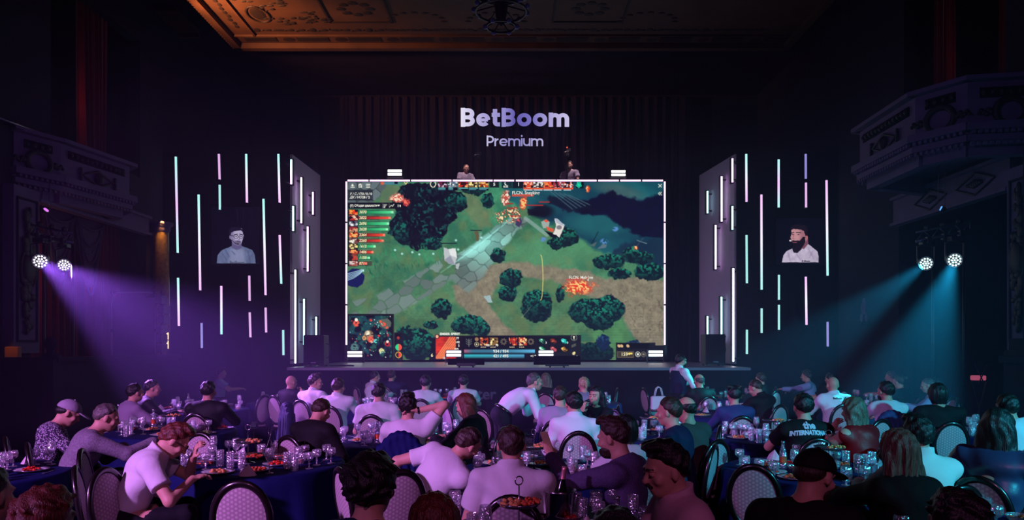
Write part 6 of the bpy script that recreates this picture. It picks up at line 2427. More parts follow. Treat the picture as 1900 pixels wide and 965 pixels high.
for (px0, px1, y0, y1, s, pxs, lab) in ((58, 135, 434, 450, 105, (78, 132), 'black lighting truss arm on stands at the left'), (1700, 1800, 448, 428, 107, (1735, 1792), 'black lighting truss arm on stands at the right')):
    t = thing('lighting_stand', lab, 'lighting stand')
    a, b_ = W(px0, y0, s), W(px1, y1, s)
    bar = MB().tube([a, b_], 0.03).tube([a + Vector((0, 0, .16)), b_ + Vector((0, 0, .16))], 0.02)
    for k in range(8):
        f0 = a + (b_ - a) * (k / 7)
        f1 = a + (b_ - a) * (min(k + 1, 7) / 7)
        bar.tube([f0 + Vector((0, 0, .16 * (k % 2))), f1 + Vector((0, 0, .16 * ((k + 1) % 2)))], 0.010, 6)
    bar.build('truss_arm', mat('worn_steel', (96, 92, 104), 0.35, metal=0.7), t, smooth=True)
    cl = MB()
    for k in (0.2, 0.5, 0.8):
        q = a + (b_ - a) * k
        cl.box(q + Vector((0, -0.04, -0.02)), (0.08, 0.1, 0.12), bev=0.01)
        cl.ball(tuple(q + Vector((0, 0, 0.2))), 0.05)
    cl.build('clamps', STEEL, t)
    for qx in pxs:
        f_ = (qx - px0) / (px1 - px0)
        q = a + (b_ - a) * f_
        pm = MB().tube([(q.x, q.y + 0.05, 0.05), (q.x, q.y + 0.05, q.z)], 0.028)
        for k in range(3):
            w_ = k * 2.094
            pm.tube([(q.x, q.y + .05, 0.5), (q.x + 0.45 * math.cos(w_), q.y + .05 + 0.45 * math.sin(w_), 0.02)], 0.016)
        pm.build('stand_pole', STEEL, t, smooth=True)

# ---- left side: parapet of the loge, post, frame on wheels, warm strip
pb = thing('loge_parapet', 'dark low parapet with a turned post along the left wall', 'parapet')
m_ = MB()
m_.box((-8.45, 12.3, 0.78), (1.3, 0.16, 1.56)).box((-8.45, 12.3, 1.60), (1.36, 0.26, 0.08))
m_.v += []
m_.build('panel', BLACKW, pb)
slab((-7.8, 12.3), (-7.4, 16.0), 0, 1.56, 0.16).build('side_panel', BLACKW, pb)
slab((-7.8, 12.3), (-7.4, 16.0), 1.56, 1.64, 0.28).build('handrail', BLACKW, pb)
MB().box((-7.8, 12.3, 0.8), (0.24, 0.24, 1.6)).lathe([(.10, 1.6), (.16, 1.64), (.16, 1.68), (.06, 1.72), (.05, 1.76), (.10, 1.82), (.11, 1.88), (.07, 1.96), (0, 1.99)], 16, c=(-7.8, 12.3, 0)).build('post', BLACKW, pb, smooth=False)
t = thing('steel_frame', 'tall thin steel frame with dark panel standing left of the stage wall', 'frame')
b = MB()
a, c_ = W(208, 543, 84), W(288, 700, 84)
b.tube([(a.x, a.y, 0), (a.x, a.y, a.z)], 0.022).tube([(c_.x, a.y, 0), (c_.x, a.y, a.z)], 0.022).tube([(a.x - .03, a.y, a.z), (c_.x + .03, a.y, a.z)], 0.022)
b.tube([(a.x, a.y, 0.1), (c_.x, a.y, 0.1)], 0.022)
b.build('frame', mat('grey_tube', (150, 148, 170), 0.4, metal=0.4), t, smooth=True)
MB().box(((a.x + c_.x) / 2, a.y + 0.05, a.z / 2), (c_.x - a.x, 0.04, a.z - 0.2)).build('panel', BLACKW, t)
jn = MB()
for z in (a.z, a.z * 0.72, a.z * 0.5):
    jn.ball((a.x, a.y - 0.01, z), 0.035)
    jn.ball((c_.x, a.y - 0.01, z), 0.035)
jn.build('joints', STEEL, t, smooth=True)
t = thing('line_array', 'dark hanging column of speakers right of the steel frame', 'loudspeaker')
for k in range(6):
    p = W(296, 556 + k * 18, 84)
    MB().box((p.x + (0.05 if k in (1, 2) else 0), p.y + 0.1, p.z), (0.13, 0.3, 0.19), bev=0.01).build('speaker_module', STEEL, t)
MB().tube([(W(296, 0, 84).x, W(296, 0, 84).y + .1, 0.02), (W(296, 0, 84).x, W(296, 0, 84).y + .1, W(0, 540, 84).z)], 0.02).box((W(296, 0, 84).x, W(296, 0, 84).y + .1, 0.02), (0.5, 0.5, 0.03)).build('support_pole', STEEL, t)
t = thing('strip_lamp', 'small warm glowing strip lamp beside the left stage wall', 'light')
for (y0, y1) in ((617, 630), (632, 647)):
    a, b_ = W(311, y0, 80), W(311, y1, 80)
    MB().box((a.x, a.y, (a.z + b_.z) / 2), (0.035, 0.03, a.z - b_.z)).build('light_bar', emit('warm_strip', (1.0, .62, .32), 1.6), t)
a = W(311, 616, 80)
MB().box((a.x, a.y + 0.04, a.z / 2), (0.06, 0.05, a.z)).box((a.x, a.y + .04, 0.015), (0.3, 0.3, 0.03)).build('stand', STEEL, t)
t = thing('music_cabinet', 'small amber lit panel on the left loge', 'panel')
MB().box((W(27, 654, 106).x, 12.7, W(27, 654, 106).z), (0.24, 0.1, 0.2), bev=0.01).box((W(27, 654, 106).x, 12.7, 0.8), (0.2, 0.1, 1.6)).build('cabinet', mat('amber_wood', (170, 100, 50), 0.5), t)
lamp('amber_glow', 'SPOT', (W(27, 654, 106).x, 12.2, 2.3), (W(27, 654, 106).x, 12.7, 1.75), 6, (1, .45, .15), .03, 40, 1)

# ---- right side: pillar pedestal, lit gear
t = thing('pillar', 'massive dark pillar with stepped base at the right edge', 'pillar', (8.0, 10.9, 0))
MB().box((0.2, 0, 0.8), (1.0, 1.0, 1.6)).box((0.2, 0, 1.62), (1.1, 1.1, 0.10)).box((0.2, 0, 1.72), (1.0, 1.0, 0.10)).box((0.2, 0, 1.86), (0.9, 0.9, 0.18)).build('pedestal', BLACKW, t)
MB().box((0.25, 0, 3.4), (0.7, 0.7, 2.95)).build('shaft', BLACKW, t)
t = thing('folding_stand', 'small folding stand with pink lit top near the right pillar', 'stand', tuple(W(1815, 700, 112) * 1.0))
t.location.z = 0
h_ = W(1815, 690, 112).z
MB().box((0, 0, h_ - 0.1), (0.20, 0.12, 0.08), bev=0.01).build('light_box', emit('pink_box', (0.75, 0.14, 0.28), 0.42), t)
b = MB()
for q in (-1, 1):
    b.tube([(q * 0.2, -0.03, 0.02), (-q * 0.12, -0.03, h_ - 0.15)], 0.014)
    b.tube([(q * 0.10, -0.08, h_ + 0.12), (-q * 0.05, -0.08, h_ - 0.2)], 0.010)
b.build('legs', STEEL, t)

# small carved bracket on the dark wall at the right
t = tag(MB().ball(tuple(W(1604, 560, 80)), (0.04, 0.05, 0.10)).ball(tuple(W(1603, 572, 80)), (0.07, 0.05, 0.16)).ball(tuple(W(1608, 588, 80)), (0.03, 0.05, 0.12)).ball(tuple(W(1599, 590, 80)), (0.03, 0.05, 0.10)).build('wall_sculpture', CREAMP, smooth=True), 'small pale carved bracket dim on the dark wall at right', 'sculpture')
bb = MB().box(tuple(W(1603, 600, 80)), (0.2, 0.2, 0.05)).build('shelf', BLACKW)
bb.parent = t

# ------------------------------------------------------------------ haze
def haze(name, lo, hi, dens, col=(0.8, 0.8, 1.0)):
    m = bpy.data.materials.new(name)
    m.use_nodes = True
    nt = m.node_tree
    nt.nodes.clear()
    v = nt.nodes.new('ShaderNodeVolumeScatter')
    v.inputs['Color'].default_value = (*col, 1)
    v.inputs['Density'].default_value = dens
    v.inputs['Anisotropy'].default_value = 0.25
    o = nt.nodes.new('ShaderNodeOutputMaterial')
    nt.links.new(v.outputs[0], o.inputs['Volume'])
    c = [(a + b_) / 2 for a, b_ in zip(lo, hi)]
    ob = MB().box(c, [b_ - a for a, b_ in zip(lo, hi)]).build(name, m)
    ob['kind'] = 'stuff'
    ob['label'] = 'thin stage haze hanging in the hall'
    ob['category'] = 'haze'
    return ob


if not NOHAZE:
    haze('haze', (LX + 0.05, 7.0, 0.6), (RX - 0.05, 18.4, 6.6), 0.013, (0.66, 0.58, 1.0))

# ------------------------------------------------------------------ banquet chair
WOOD = mat('dark_lacquered_wood', (20, 12, 14), 0.28, spec=0.55, coat=0.3)


def honey_mat():
    m = mat('honeycomb_damask', (190, 172, 178), 0.7, spec=0.25)
    nt = m.node_tree
    b = nt.nodes['Principled BSDF']
    tc = nt.nodes.new('ShaderNodeTexCoord')
    total = None
    for k in range(3):
        a = math.radians(60 * k)
        d = nt.nodes.new('ShaderNodeVectorMath')
        d.operation = 'DOT_PRODUCT'
        d.inputs[1].default_value = (math.cos(a) * 250, 0.0, math.sin(a) * 250)
        nt.links.new(tc.outputs['Object'], d.inputs[0])
        c = nt.nodes.new('ShaderNodeMath')
        c.operation = 'COSINE'
        nt.links.new(d.outputs['Value'], c.inputs[0])
        if total is None:
            total = c
        else:
            s = nt.nodes.new('ShaderNodeMath')
            s.operation = 'ADD'
            nt.links.new(total.outputs[0], s.inputs[0])
            nt.links.new(c.outputs[0], s.inputs[1])
            total = s
    r = nt.nodes.new('ShaderNodeValToRGB')
    r.color_ramp.elements[0].position = 0.0
    r.color_ramp.elements[0].color = (*s2l((152, 134, 142)), 1)
    r.color_ramp.elements[1].position = 0.9
    r.color_ramp.elements[1].color = (*s2l((184, 166, 172)), 1)
    nt.links.new(total.outputs[0], r.inputs['Fac'])
    nt.links.new(r.outputs['Color'], b.inputs['Base Color'])
    return m


FAB = honey_mat()


def make_chair(label):
    t = thing('banquet_chair', label, 'chair')
    # oval medallion back, leaning a little
    tilt = math.radians(9)
    R_ = Matrix.Rotation(-tilt, 3, 'X')
    cz, rx, rz_ = 0.27, 0.178, 0.245
    base = Vector((0, -0.215, 0.45))

    def ov(a, k=1.0, y=0.0):
        return base + (Matrix.Rotation(tilt, 3, 'X') @ Vector((rx * k * math.cos(a), y, cz + rz_ * k * math.sin(a))))
    ang = np.linspace(0, 2 * math.pi, 37)[:-1]
    MB().loop([ov(a) for a in ang], 0.026, 8, 0.8).build('back_frame', WOOD, t, smooth=True)
    b = MB()
    rings = [(0.0, 0.026), (0.45, 0.024), (0.75, 0.018), (0.90, 0.010)]
    for sgn in (1, -1):
        vs = [ov(0, 0.0, sgn * 0.026)]
        fs = []
        for k, y in rings[1:]:
            vs += [ov(a, k, sgn * y) for a in ang]
        n = 36
        for i in range(n):
            j = (i + 1) % n
            f = (0, 1 + i, 1 + j)
            fs.append(f if sgn < 0 else f[::-1])
            for q in range(len(rings) - 2):
                o_ = 1 + q * n
                f = (o_ + i, o_ + n + i, o_ + n + j, o_ + j)
                fs.append(f if sgn < 0 else f[::-1])
        b.add(vs, fs)
    b.build('backrest', FAB, t, smooth=True)
    # cushion
    prof = [(0.0, 0.485), (0.7, 0.48), (0.93, 0.465), (1.0, 0.44), (0.98, 0.41)]
    vs, fs = [(0, 0.0, 0.488)], []
    n = 32
    for k, z in prof[1:]:
        for i in range(n):
            a = 2 * math.pi * i / n
            c_, s_ = math.cos(a), math.sin(a)
            e = 0.62
            x = 0.235 * k * (abs(c_) ** e) * (1 if c_ >= 0 else -1) * (1.0 if s_ > 0 else 0.92)
            y = 0.225 * k * (abs(s_) ** e) * (1 if s_ >= 0 else -1)
            vs.append((x, y, z))
    for i in range(n):
        j = (i + 1) % n
        fs.append((0, 1 + i, 1 + j))
        for q in range(3):
            o_ = 1 + q * n
            fs.append((o_ + i, o_ + n + i, o_ + n + j, o_ + j))
    MB().add(vs, fs).build('seat', FAB, t, smooth=True)
    fr = MB()
    ringp = []
    for i in range(n):
        a = 2 * math.pi * i / n
        c_, s_ = math.cos(a), math.sin(a)
        ringp.append((0.225 * (abs(c_) ** .62) * (1 if c_ >= 0 else -1), 0.215 * (abs(s_) ** .62) * (1 if s_ >= 0 else -1), 0.395))
    fr.loop(ringp, 0.020, 6, 1.7)
    for q in (-1, 1):
        fr.tube([(q * 0.11, -0.205, 0.40), (q * 0.10, -0.215, 0.47), (q * 0.085, -0.228, 0.50)], 0.020, 8)
    fr.build('seat_frame', WOOD, t, smooth=True)
    for q in (-1, 1):
        MB().tube([(q * 0.19, 0.18, 0.40), (q * 0.192, 0.185, 0.34), (q * 0.195, 0.188, 0.31), (q * 0.198, 0.19, 0.06), (q * 0.198, 0.19, 0.0)], [0.026, 0.026, 0.019, 0.013, 0.016], 10).build('leg', WOOD, t, smooth=True)
    for q in (-1, 1):
        MB().tube([(q * 0.17, -0.19, 0.40), (q * 0.18, -0.21, 0.25), (q * 0.195, -0.27, 0.08), (q * 0.20, -0.31, 0.0)], [0.022, 0.018, 0.016, 0.015], 8).build('leg', WOOD, t, smooth=True)
    return t


CH0 = None
CHG = 'oval-backed banquet chairs'


def chair(loc, rz, label):
    global CH0
    if CH0 is None:
        CH0 = make_chair(label)
        CH0.location, CH0.rotation_euler = loc, (0, 0, rz)
        CH0['group'] = CHG
        return CH0
    return dup(CH0, loc, rz, label, CHG)


def chair_px(px, ytop, rz, label, ztop=0.975):
    """px, ytop: centre and top of the oval back in the photo"""
    s = (ytop - HZ) / (CH - ztop)
    a = math.radians(rz)
    off = Rz(a) @ np.array([0, -0.30, 0])
    loc = ((px - 950) / s - off[0], F / s - off[1], 0)
    return chair(loc, a, label)


# ------------------------------------------------------------------ tables
NAVY = mat('navy_tablecloth', (16, 24, 76), 0.75, spec=0.12, bump=0.1, bscale=20)
TBW = mat('plywood_top', (90, 70, 50), 0.6)
TR = 0.78


def cloth_mesh():
    V, Q = [], []
    n = 144
    rings = [(0.0, 0.752), (0.5, 0.752), (0.97, 0.752), (1.0, 0.750), (1.012, 0.735), (1.02, 0.66), (1.04, 0.45), (1.07, 0.2), (1.09, 0.01)]
    for k, (r, z) in enumerate(rings):
        for i in range(n):
            a = 2 * math.pi * i / n
            d = max(0, (0.73 - z) / 0.72)
            w_ = math.sin(a * 15 + 0.9 * math.sin(a * 4)) + 0.3 * math.sin(a * 31 + 1)
            rr = TR * (r + d * (0.045 * w_) * (1.0 if k > 4 else 0))
            V.append((rr * math.cos(a), rr * math.sin(a), z))
    for k in range(len(rings) - 1):
        for i in range(n):
            j = (i + 1) % n
            Q.append((k * n + i, (k + 1) * n + i, (k + 1) * n + j, k * n + j))
    me = np_mesh('tablecloth', np.array(V), np.array(Q), True)
    me.materials.append(NAVY)
    return me


CLM = cloth_mesh()
TAB0 = None
TABLES = []


def table(px, py, s, name, r=1.0):
    global TAB0
    x, y = (px - 950) / s, F / s
    if TAB0 is None:
        t = thing('round_table', '', 'table', (x, y, 0))
        MB().lathe([(0, 0.70), (TR - 0.02, 0.70), (TR - 0.01, 0.72), (TR - 0.02, 0.745), (0, 0.745)], 40).build('tabletop', TBW, t)
        MB().lathe([(0, 0), (0.28, 0), (0.28, 0.03), (0.05, 0.06), (0.05, 0.70), (0, 0.70)], 16).build('pedestal', STEEL, t)
        TAB0 = t
    else:
        t = dup(TAB0, (x, y, 0))
    t['label'] = 'round banquet table ' + name
    t['group'] = 'round banquet tables'
    c = bpy.data.objects.new('tablecloth', CLM)
    COL.objects.link(c)
    c.location = (x, y, 0)
    tag(c, 'navy floor-length cloth over the table ' + name, 'tablecloth', 'navy tablecloths')
    TABLES.append((x, y, name, s))
    return t


TBL = [(478, 848, 200, 'at the left front'), (318, 800, 146, 'by the grey-jacketed man'), (-62, 880, 218, 'at the far left edge'),
       (372, 757, 109, 'beyond the black suit'), (538, 745, 97, 'by the left bald man'), (742, 812, 159, 'left of the auburn-haired woman'),
       (690, 755, 106, 'left of centre back'), (800, 735, 88, 'nearest the stage lettering'), (1010, 862, 214, 'at front centre'),
       (1006, 982, 312, 'at the bottom centre'), (1190, 812, 152, 'left of the navy tee'), (1075, 745, 98, 'beyond the black-haired white shirt'),
       (1316, 766, 116, 'left of the two buns'), (1345, 734, 88, 'beyond the standing waiter'), (1440, 812, 156, 'beside the printed tee'),
       (1512, 874, 212, 'before the black cap'), (1606, 745, 98, 'at right back'), (1862, 806, 150, 'at the right edge'),
       (1925, 1014, 340, 'in the bottom right corner')]
for a in TBL:
    table(*a)

# ------------------------------------------------------------------ tableware
CRY = glass_mat('cut_crystal')
CRY2 = glass_mat('bottle_glass', (0.7, 0.75, 0.9), 0.08)
PORC = mat('white_porcelain', (214, 212, 218), 0.15, spec=0.6)
PLT = mat('silver_plate', (170, 168, 176), 0.16, metal=0.9)
FOODM = [mat('roasted_food', (190, 74, 40), 0.5, noise=0.5, nscale=40), mat('tomato_salad', (196, 40, 28), 0.35, noise=0.6, nscale=30), mat('pastries', (206, 140, 84), 0.6, noise=0.35, nscale=40), mat('green_salad', (96, 116, 54), 0.6, noise=0.5, nscale=40)]
RED = mat('red_drink', (150, 26, 14), 0.1, spec=0.6)
AMB = mat('amber_drink', (190, 80, 26), 0.1, spec=0.6)
NAP = mat('folded_napkin', (206, 190, 200), 0.8)

PROTO = {}


def proto(kind, label, cat, loc, group):
    """first call builds, later calls copy"""
    if kind in PROTO:
        return dup(PROTO[kind], loc, random.Random(int(loc[0] * 991 + loc[1] * 37)).uniform(0, 6.28), label, group)
    name = {'goblet': 'crystal_goblet', 'wine': 'wine_glass', 'tumbler': 'highball_glass', 'lowball': 'crystal_tumbler', 'plate': 'plate', 'bowl': 'bowl', 'stand': 'cake_stand', 'bottle': 'glass_bottle', 'napkin': 'napkin', 'fork': 'fork',
            'food0': 'roast_appetisers', 'food1': 'tomato_salad', 'food2': 'pastries', 'food3': 'green_salad', 'drink': 'goblet_with_red_drink'}[kind]
    t = thing(name, label, cat, loc, 0, group)
    if kind in ('goblet', 'drink'):
        MB().lathe([(0.036, 0.145), (0.041, 0.125), (0.039, 0.095), (0.026, 0.078), (0.010, 0.070)], 20, flute=0.03, fn=10).build('bowl', CRY, t, smooth=False)
        MB().lathe([(0.010, 0.070), (0.006, 0.060), (0.011, 0.045), (0.006, 0.03), (0.008, 0.008)], 12).build('stem', CRY, t, smooth=True)
        MB().lathe([(0.008, 0.008), (0.034, 0.004), (0.034, 0.0), (0, 0)], 20).build('foot', CRY, t, smooth=True)
        if kind == 'drink':
            MB().lathe([(0, 0.12), (0.036, 0.12), (0.036, 0.096), (0.024, 0.080), (0, 0.074)], 18).build('drink', RED, t, smooth=True)
    elif kind == 'wine':
        MB().lathe([(0.030, 0.215), (0.036, 0.17), (0.036, 0.14), (0.022, 0.11), (0.006, 0.10)], 20, flute=0.02, fn=12).build('bowl', CRY, t)
        MB().lathe([(0.006, 0.10), (0.004, 0.06), (0.007, 0.01)], 10).build('stem', CRY, t, smooth=True)
        MB().lathe([(0.007, 0.01), (0.036, 0.004), (0.036, 0), (0, 0)], 20).build('foot', CRY, t, smooth=True)
    elif kind == 'tumbler':
        MB().lathe([(0.034, 0.15), (0.031, 0.02), (0.029, 0.0), (0, 0.0)], 24, flute=0.035, fn=12).build('glass', CRY, t)
        MB().lathe([(0, 0.016), (0.028, 0.016), (0.029, 0.004), (0, 0.003)], 16).build('thick_base', CRY, t)
    elif kind == 'lowball':
        MB().lathe([(0.042, 0.095), (0.039, 0.02), (0.036, 0.0), (0, 0.0)], 24, flute=0.04, fn=12).build('glass', CRY, t)
        MB().lathe([(0, 0.045), (0.036, 0.045), (0.034, 0.010), (0, 0.008)], 16).build('drink', AMB, t)
    elif kind == 'plate':
        MB().lathe([(0, 0.006), (0.085, 0.006), (0.10, 0.012), (0.135, 0.020), (0.135, 0.016), (0.10, 0.006), (0.08, 0.0), (0, 0)], 32).build('dish', PORC, t, smooth=True)
        MB().loop([(0.135 * math.cos(w_), 0.135 * math.sin(w_), 0.019) for w_ in np.linspace(0, 6.283, 33)[:-1]], 0.0025, 5).build('rim', PLT, t, smooth=True)
    elif kind == 'bowl':
        MB().lathe([(0.085, 0.055), (0.07, 0.03), (0.04, 0.012), (0.03, 0.0), (0, 0), ], 24, flute=0.03, fn=12).build('glass_dish', CRY, t)
        MB().loop([(0.085 * math.cos(w_), 0.085 * math.sin(w_), 0.055) for w_ in np.linspace(0, 6.283, 33)[:-1]], 0.003, 5).build('rim', CRY, t, smooth=True)
    elif kind == 'stand':
        for z, r in ((0.06, 0.16), (0.20, 0.125)):
            MB().lathe([(0, z), (r * 0.85, z), (r, z + 0.018), (r, z + 0.013), (r * 0.85, z - 0.006), (0, z - 0.006)], 32).build('tier', PLT, t, smooth=True)
        MB().lathe([(0, 0), (0.07, 0), (0.06, 0.01), (0.012, 0.02), (0.012, 0.055)], 20).build('foot', PLT, t, smooth=True)
        MB().tube([(0, 0, 0.05), (0, 0, 0.31)], 0.004, 8).build('post', PLT, t, smooth=True)
        MB().loop([(0.024 * math.cos(w_), 0, 0.334 + 0.024 * math.sin(w_)) for w_ in np.linspace(0, 6.283, 21)[:-1]], 0.004, 6).build('ring_handle', PLT, t, smooth=True)
    elif kind == 'bottle':
        MB().lathe([(0, 0), (0.031, 0.002), (0.032, 0.02), (0.032, 0.13), (0.026, 0.165), (0.014, 0.20), (0.013, 0.235), (0.015, 0.237), (0.015, 0.243), (0, 0.243)], 20).build('glass', CRY2, t, smooth=True)
        MB().lathe([(0.0325, 0.06), (0.0325, 0.115)], 20).build('label_band', FOODM[0], t, smooth=True)
        MB().lathe([(0.015, 0.236), (0.0155, 0.252), (0, 0.253)], 12).build('cap', PLT, t, smooth=True)
    elif kind == 'napkin':
        vs = []
        n_ = 14
        for i in range(n_):
            a = 6.283 * i / n_
            vs.append((0.07 * math.cos(a) * (1 + .15 * (i % 2)), 0.05 * math.sin(a), 0.0))
        for i in range(n_):
            a = 6.283 * i / n_
            vs.append((0.035 * math.cos(a) * (1 + .5 * (i % 2)), 0.02 * math.sin(a), 0.045))
        vs.append((0.01, 0, 0.095))
        fs = [(i, (i + 1) % n_, n_ + (i + 1) % n_, n_ + i) for i in range(n_)] + [(n_ + i, n_ + (i + 1) % n_, 2 * n_) for i in range(n_)]
        MB().add(vs, fs).build('cloth', NAP, t)
    elif kind == 'fork':
        MB().box((0, -0.03, 0.004), (0.008, 0.13, 0.003)).build('handle', PLT, t)
        f_ = MB().box((0, 0.045, 0.005), (0.022, 0.025, 0.003))
        for q in range(4):
            f_.box((-0.009 + q * 0.006, 0.075, 0.007), (0.003, 0.045, 0.003))
        f_.build('tines', PLT, t)
    elif kind.startswith('food'):
        k = int(kind[-1])
        rs = random.Random(k)
        b = MB()
        for i in range(26):
            r_ = 0.07 * math.sqrt(rs.random())
            a = rs.uniform(0, 6.283)
            q = rs.uniform(0.009, 0.017)
            b.ball((r_ * math.cos(a), r_ * math.sin(a), 0.008 + rs.uniform(0, 0.03) * (1 - r_ / 0.08)), (q * rs.uniform(.8, 1.4), q, q * rs.uniform(.6, 1.1)), 7, 5)
        b.build('pieces', FOODM[k], t, smooth=True)
    PROTO[kind] = t
    return t


USED = []


def put(kind, x, y, z, label, cat, group, r=0.05):
    USED.append((x, y, r))
    return proto(kind, label, cat, (x, y, z), group)


TZ = 0.7525
for ti, (tx, ty, nm, s) in enumerate(TABLES):
    rs = random.Random(100 + ti)
    far = s < 120
    loc_used = []

    def spot(rad, rmin=0.0, rmax=0.66, tries=60):
        for _ in range(tries):
            r = math.sqrt(rs.uniform(rmin * rmin, rmax * rmax))
            a = rs.uniform(0, 6.283)
            x, y = tx + r * math.cos(a), ty + r * math.sin(a)
            if all(math.hypot(x - u_[0], y - u_[1]) > rad + u_[2] + 0.004 for u_ in loc_used):
                loc_used.append((x, y, rad))
                return x, y
        return None
    where = ' on the table ' + nm
    nstand = 0 if far or ti == 2 else 1
    if ti == 9:
        nstand = 0
    if nstand:
        loc_used.append((tx + rs.uniform(-.12, .12), ty + rs.uniform(-.1, .1), 0.165))
        x, y, _ = loc_used[-1]
        put('stand', x, y, TZ, 'two-tier silver cake stand with ring handle' + where, 'cake stand', 'cake stands')
        for tier, fz in ((0, 0.061), (1, 0.201)):
            put('food%d' % (2 if tier else 0), x + (0.08 if tier == 0 else 0.055), y - (0.045 if tier == 0 else 0.03), TZ + fz, ('pastries on the upper cake tier' if tier else 'roast bites on the lower cake tier') + where, 'food', 'food on the cake stands')
    for k in range(3 if far else 4):
        p = spot(0.14, 0.2, 0.62)
        if p:
            put('plate', p[0], p[1], TZ, 'silver-rimmed plate of food' + where, 'plate', 'plates' + where)
            kk = rs.randrange(4)
            put('food%d' % kk, p[0], p[1], TZ + 0.007, ('roast bites', 'tomato salad', 'pastries', 'green salad')[kk] + ' on a plate' + where, 'food', 'food on the plates' + where + ' ' + str(kk))
    for kind, n, rad, lab, cat, rmx in (('goblet', 14 if not far else 6, 0.043, 'cut-crystal goblet', 'glass', 0.70), ('drink', 1, 0.043, 'goblet of red drink', 'glass', 0.6), ('tumbler', 8 if not far else 4, 0.038, 'tall cut-crystal glass', 'glass', 0.68), ('wine', 3, 0.040, 'slender wine glass', 'glass', 0.66),
                                        ('lowball', 2, 0.046, 'short crystal tumbler of amber drink', 'glass', 0.66), ('bowl', 2, 0.088, 'cut-glass serving bowl', 'bowl', 0.55), ('bottle', 1 if ti % 2 else 0, 0.035, 'small glass bottle with orange label', 'bottle', 0.6),
                                        ('napkin', 2, 0.075, 'crumpled pale napkin', 'napkin', 0.68), ('fork', 0 if far else 3, 0.05, 'silver fork', 'fork', 0.66)):
        for _ in range(n):
            p = spot(rad, 0.1 if kind in ('bowl', 'bottle') else 0.25, rmx)
            if p:
                put(kind, p[0], p[1], TZ, lab + where, cat, lab + 's' + where)
                if kind == 'bowl':
                    put('food%d' % rs.choice([0, 1]), p[0], p[1], TZ + 0.022, 'red morsels in a cut-glass bowl' + where, 'food', 'food in the bowls' + where)

# ------------------------------------------------------------------ people
P = []


def pp(label, px, ytop, rz, who=None, **kw):
    i = person(label, px, ytop, rz, **kw)
    if kw.get('chair', True) and not kw.get('stand'):
        a = i['rz']
        o = i['loc']
        back = Rz(a) @ np.array([0, -0.055 * 1.0, 0])
        if not kw.get('zfloor'):
            chair((o.x + back[0], o.y + back[1], 0), a, 'oval-backed dark chair carrying the ' + (who or label))
    P.append(i)
    return i


HD = 0.0095
pp('person in a pale baseball cap and patterned knit sweater, head bowed, far left', 140, 745, -58, 'man in pale cap at far left', lean=14, pitch=24, top='knit', sleeve='long', hair='none', hairc='pale', extra=('cap', 'palecap'), sc=1.1, armL='lap', armR='table', h=0.011)
pp('person in grey jacket leaning over the table beside the pale-capped one', 206, 750, -58, 'man in grey jacket leaning forward', lean=28, pitch=8, top='grey', sleeve='long', hair='crop', hairc='grey', sc=1.14, armL='table', armR='reach', h=0.011)
pp('person in lilac shirt half hidden behind a black-jacketed neighbour', 252, 712, -40, 'man in lilac shirt at back left', lean=10, top='lilac', sleeve='long', hair='short', sc=1.06)
pp('person in black jacket in profile with swept dark hair at back left', 284, 705, -62, 'man in black jacket in profile', lean=12, top='suit', sleeve='long', hair='slick', sc=1.08, h=0.012)
pp('broad person in black suit seen from behind at the left back table', 387, 708, -4, 'broad man in black suit', lean=3, top='suit', sleeve='long', hair='short', sc=1.12, build=1.12, h=0.012)
pp('young person in pale blue tee in profile beyond the black suit', 411, 683, -72, 'young man in pale blue tee', lean=2, top='blue', hair='quiff', hairc='brown', sc=1.02)
pp('person in white polo and glasses bent over food in the left foreground', 344, 792, -66, 'man in white polo and glasses', lean=24, bend=6, pitch=28, top='white', sleeve='short', hair='quiff', hairc='red', sc=1.12, extra=('glasses',), collar=True, armL='mouth', armR='table', h=HD)
pp('bald person in dark jacket resting chin on hand at the back', 541, 697, -35, 'bald man with hand on chin', lean=6, top='suit', sleeve='long', hair='none', armR='chin', sc=1.03)
pp('person in white shirt turning head right, dark swept hair, back left of centre', 585, 695, -25, 'man in white shirt turning his head', lean=2, yaw=-45, top='shirtwhite', sleeve='long', hair='quiff', hairc='brown', sc=1.12, collar=True, h=0.012)
pp('person in white shirt seen from behind right of the turning one', 628, 702, -8, 'man in white shirt from behind', lean=3, yaw=-10, top='shirtwhite', sleeve='rolled', hair='short', hairc='brown', sc=1.10, collar=True, h=0.012)
pp('person in black shirt with bowed head on a honeycomb chair', 603, 742, -28, 'man in black shirt with bowed head', lean=8, pitch=26, top='black', sleeve='long', hair='crop', hairc='brown', sc=1.08, armL='lap', armR='lap', h=0.011)
pp('person in white shirt in profile near the stage, left of centre', 697, 686, -55, 'man in white shirt by the stage', s=88, lean=12, top='shirtwhite', sleeve='long', hair='crop', sc=1.03, collar=True)
pp('person in navy suit holding up a phone near the stage', 727, 687, -18, 'man in navy suit with phone', lean=3, top='navy', sleeve='long', hair='short', hairc='brown', sc=1.02, armR='phone')
pp('person in white tee with black hair seen squarely from behind', 703, 711, -4, 'black-haired man in white tee', lean=6, top='white', sleeve='short', hair='short', sc=1.10, build=1.08, armL='side', armR='side', h=0.012)
i15 = pp('person in white tee with one hand clasped behind the neck', 757, 732, -3, 'man with hand on his neck', lean=3, top='white', sleeve='short', hair='quiff', sc=1.10, armR='neck', armL='table', extra=('watch',), h=HD)
pp('person in white tee from behind on a chair near the stage', 790, 697, -6, 'man in white tee near the stage', lean=6, top='white', sleeve='short', hair='short', sc=1.08)
pp('person in pale tee with dark hair right before the stage lettering', 860, 696, 0, 'man in pale tee before the stage lettering', lean=4, top='white', sleeve='short', hair='short', sc=1.04)
pp('person with long auburn hair in black top, profile to the left', 858, 732, 68, 'woman with auburn hair in profile', lean=10, pitch=14, top='black', sleeve='long', hair='long', hairc='red', female=True, sc=1.08, armL='table', armR='table', h=0.010)
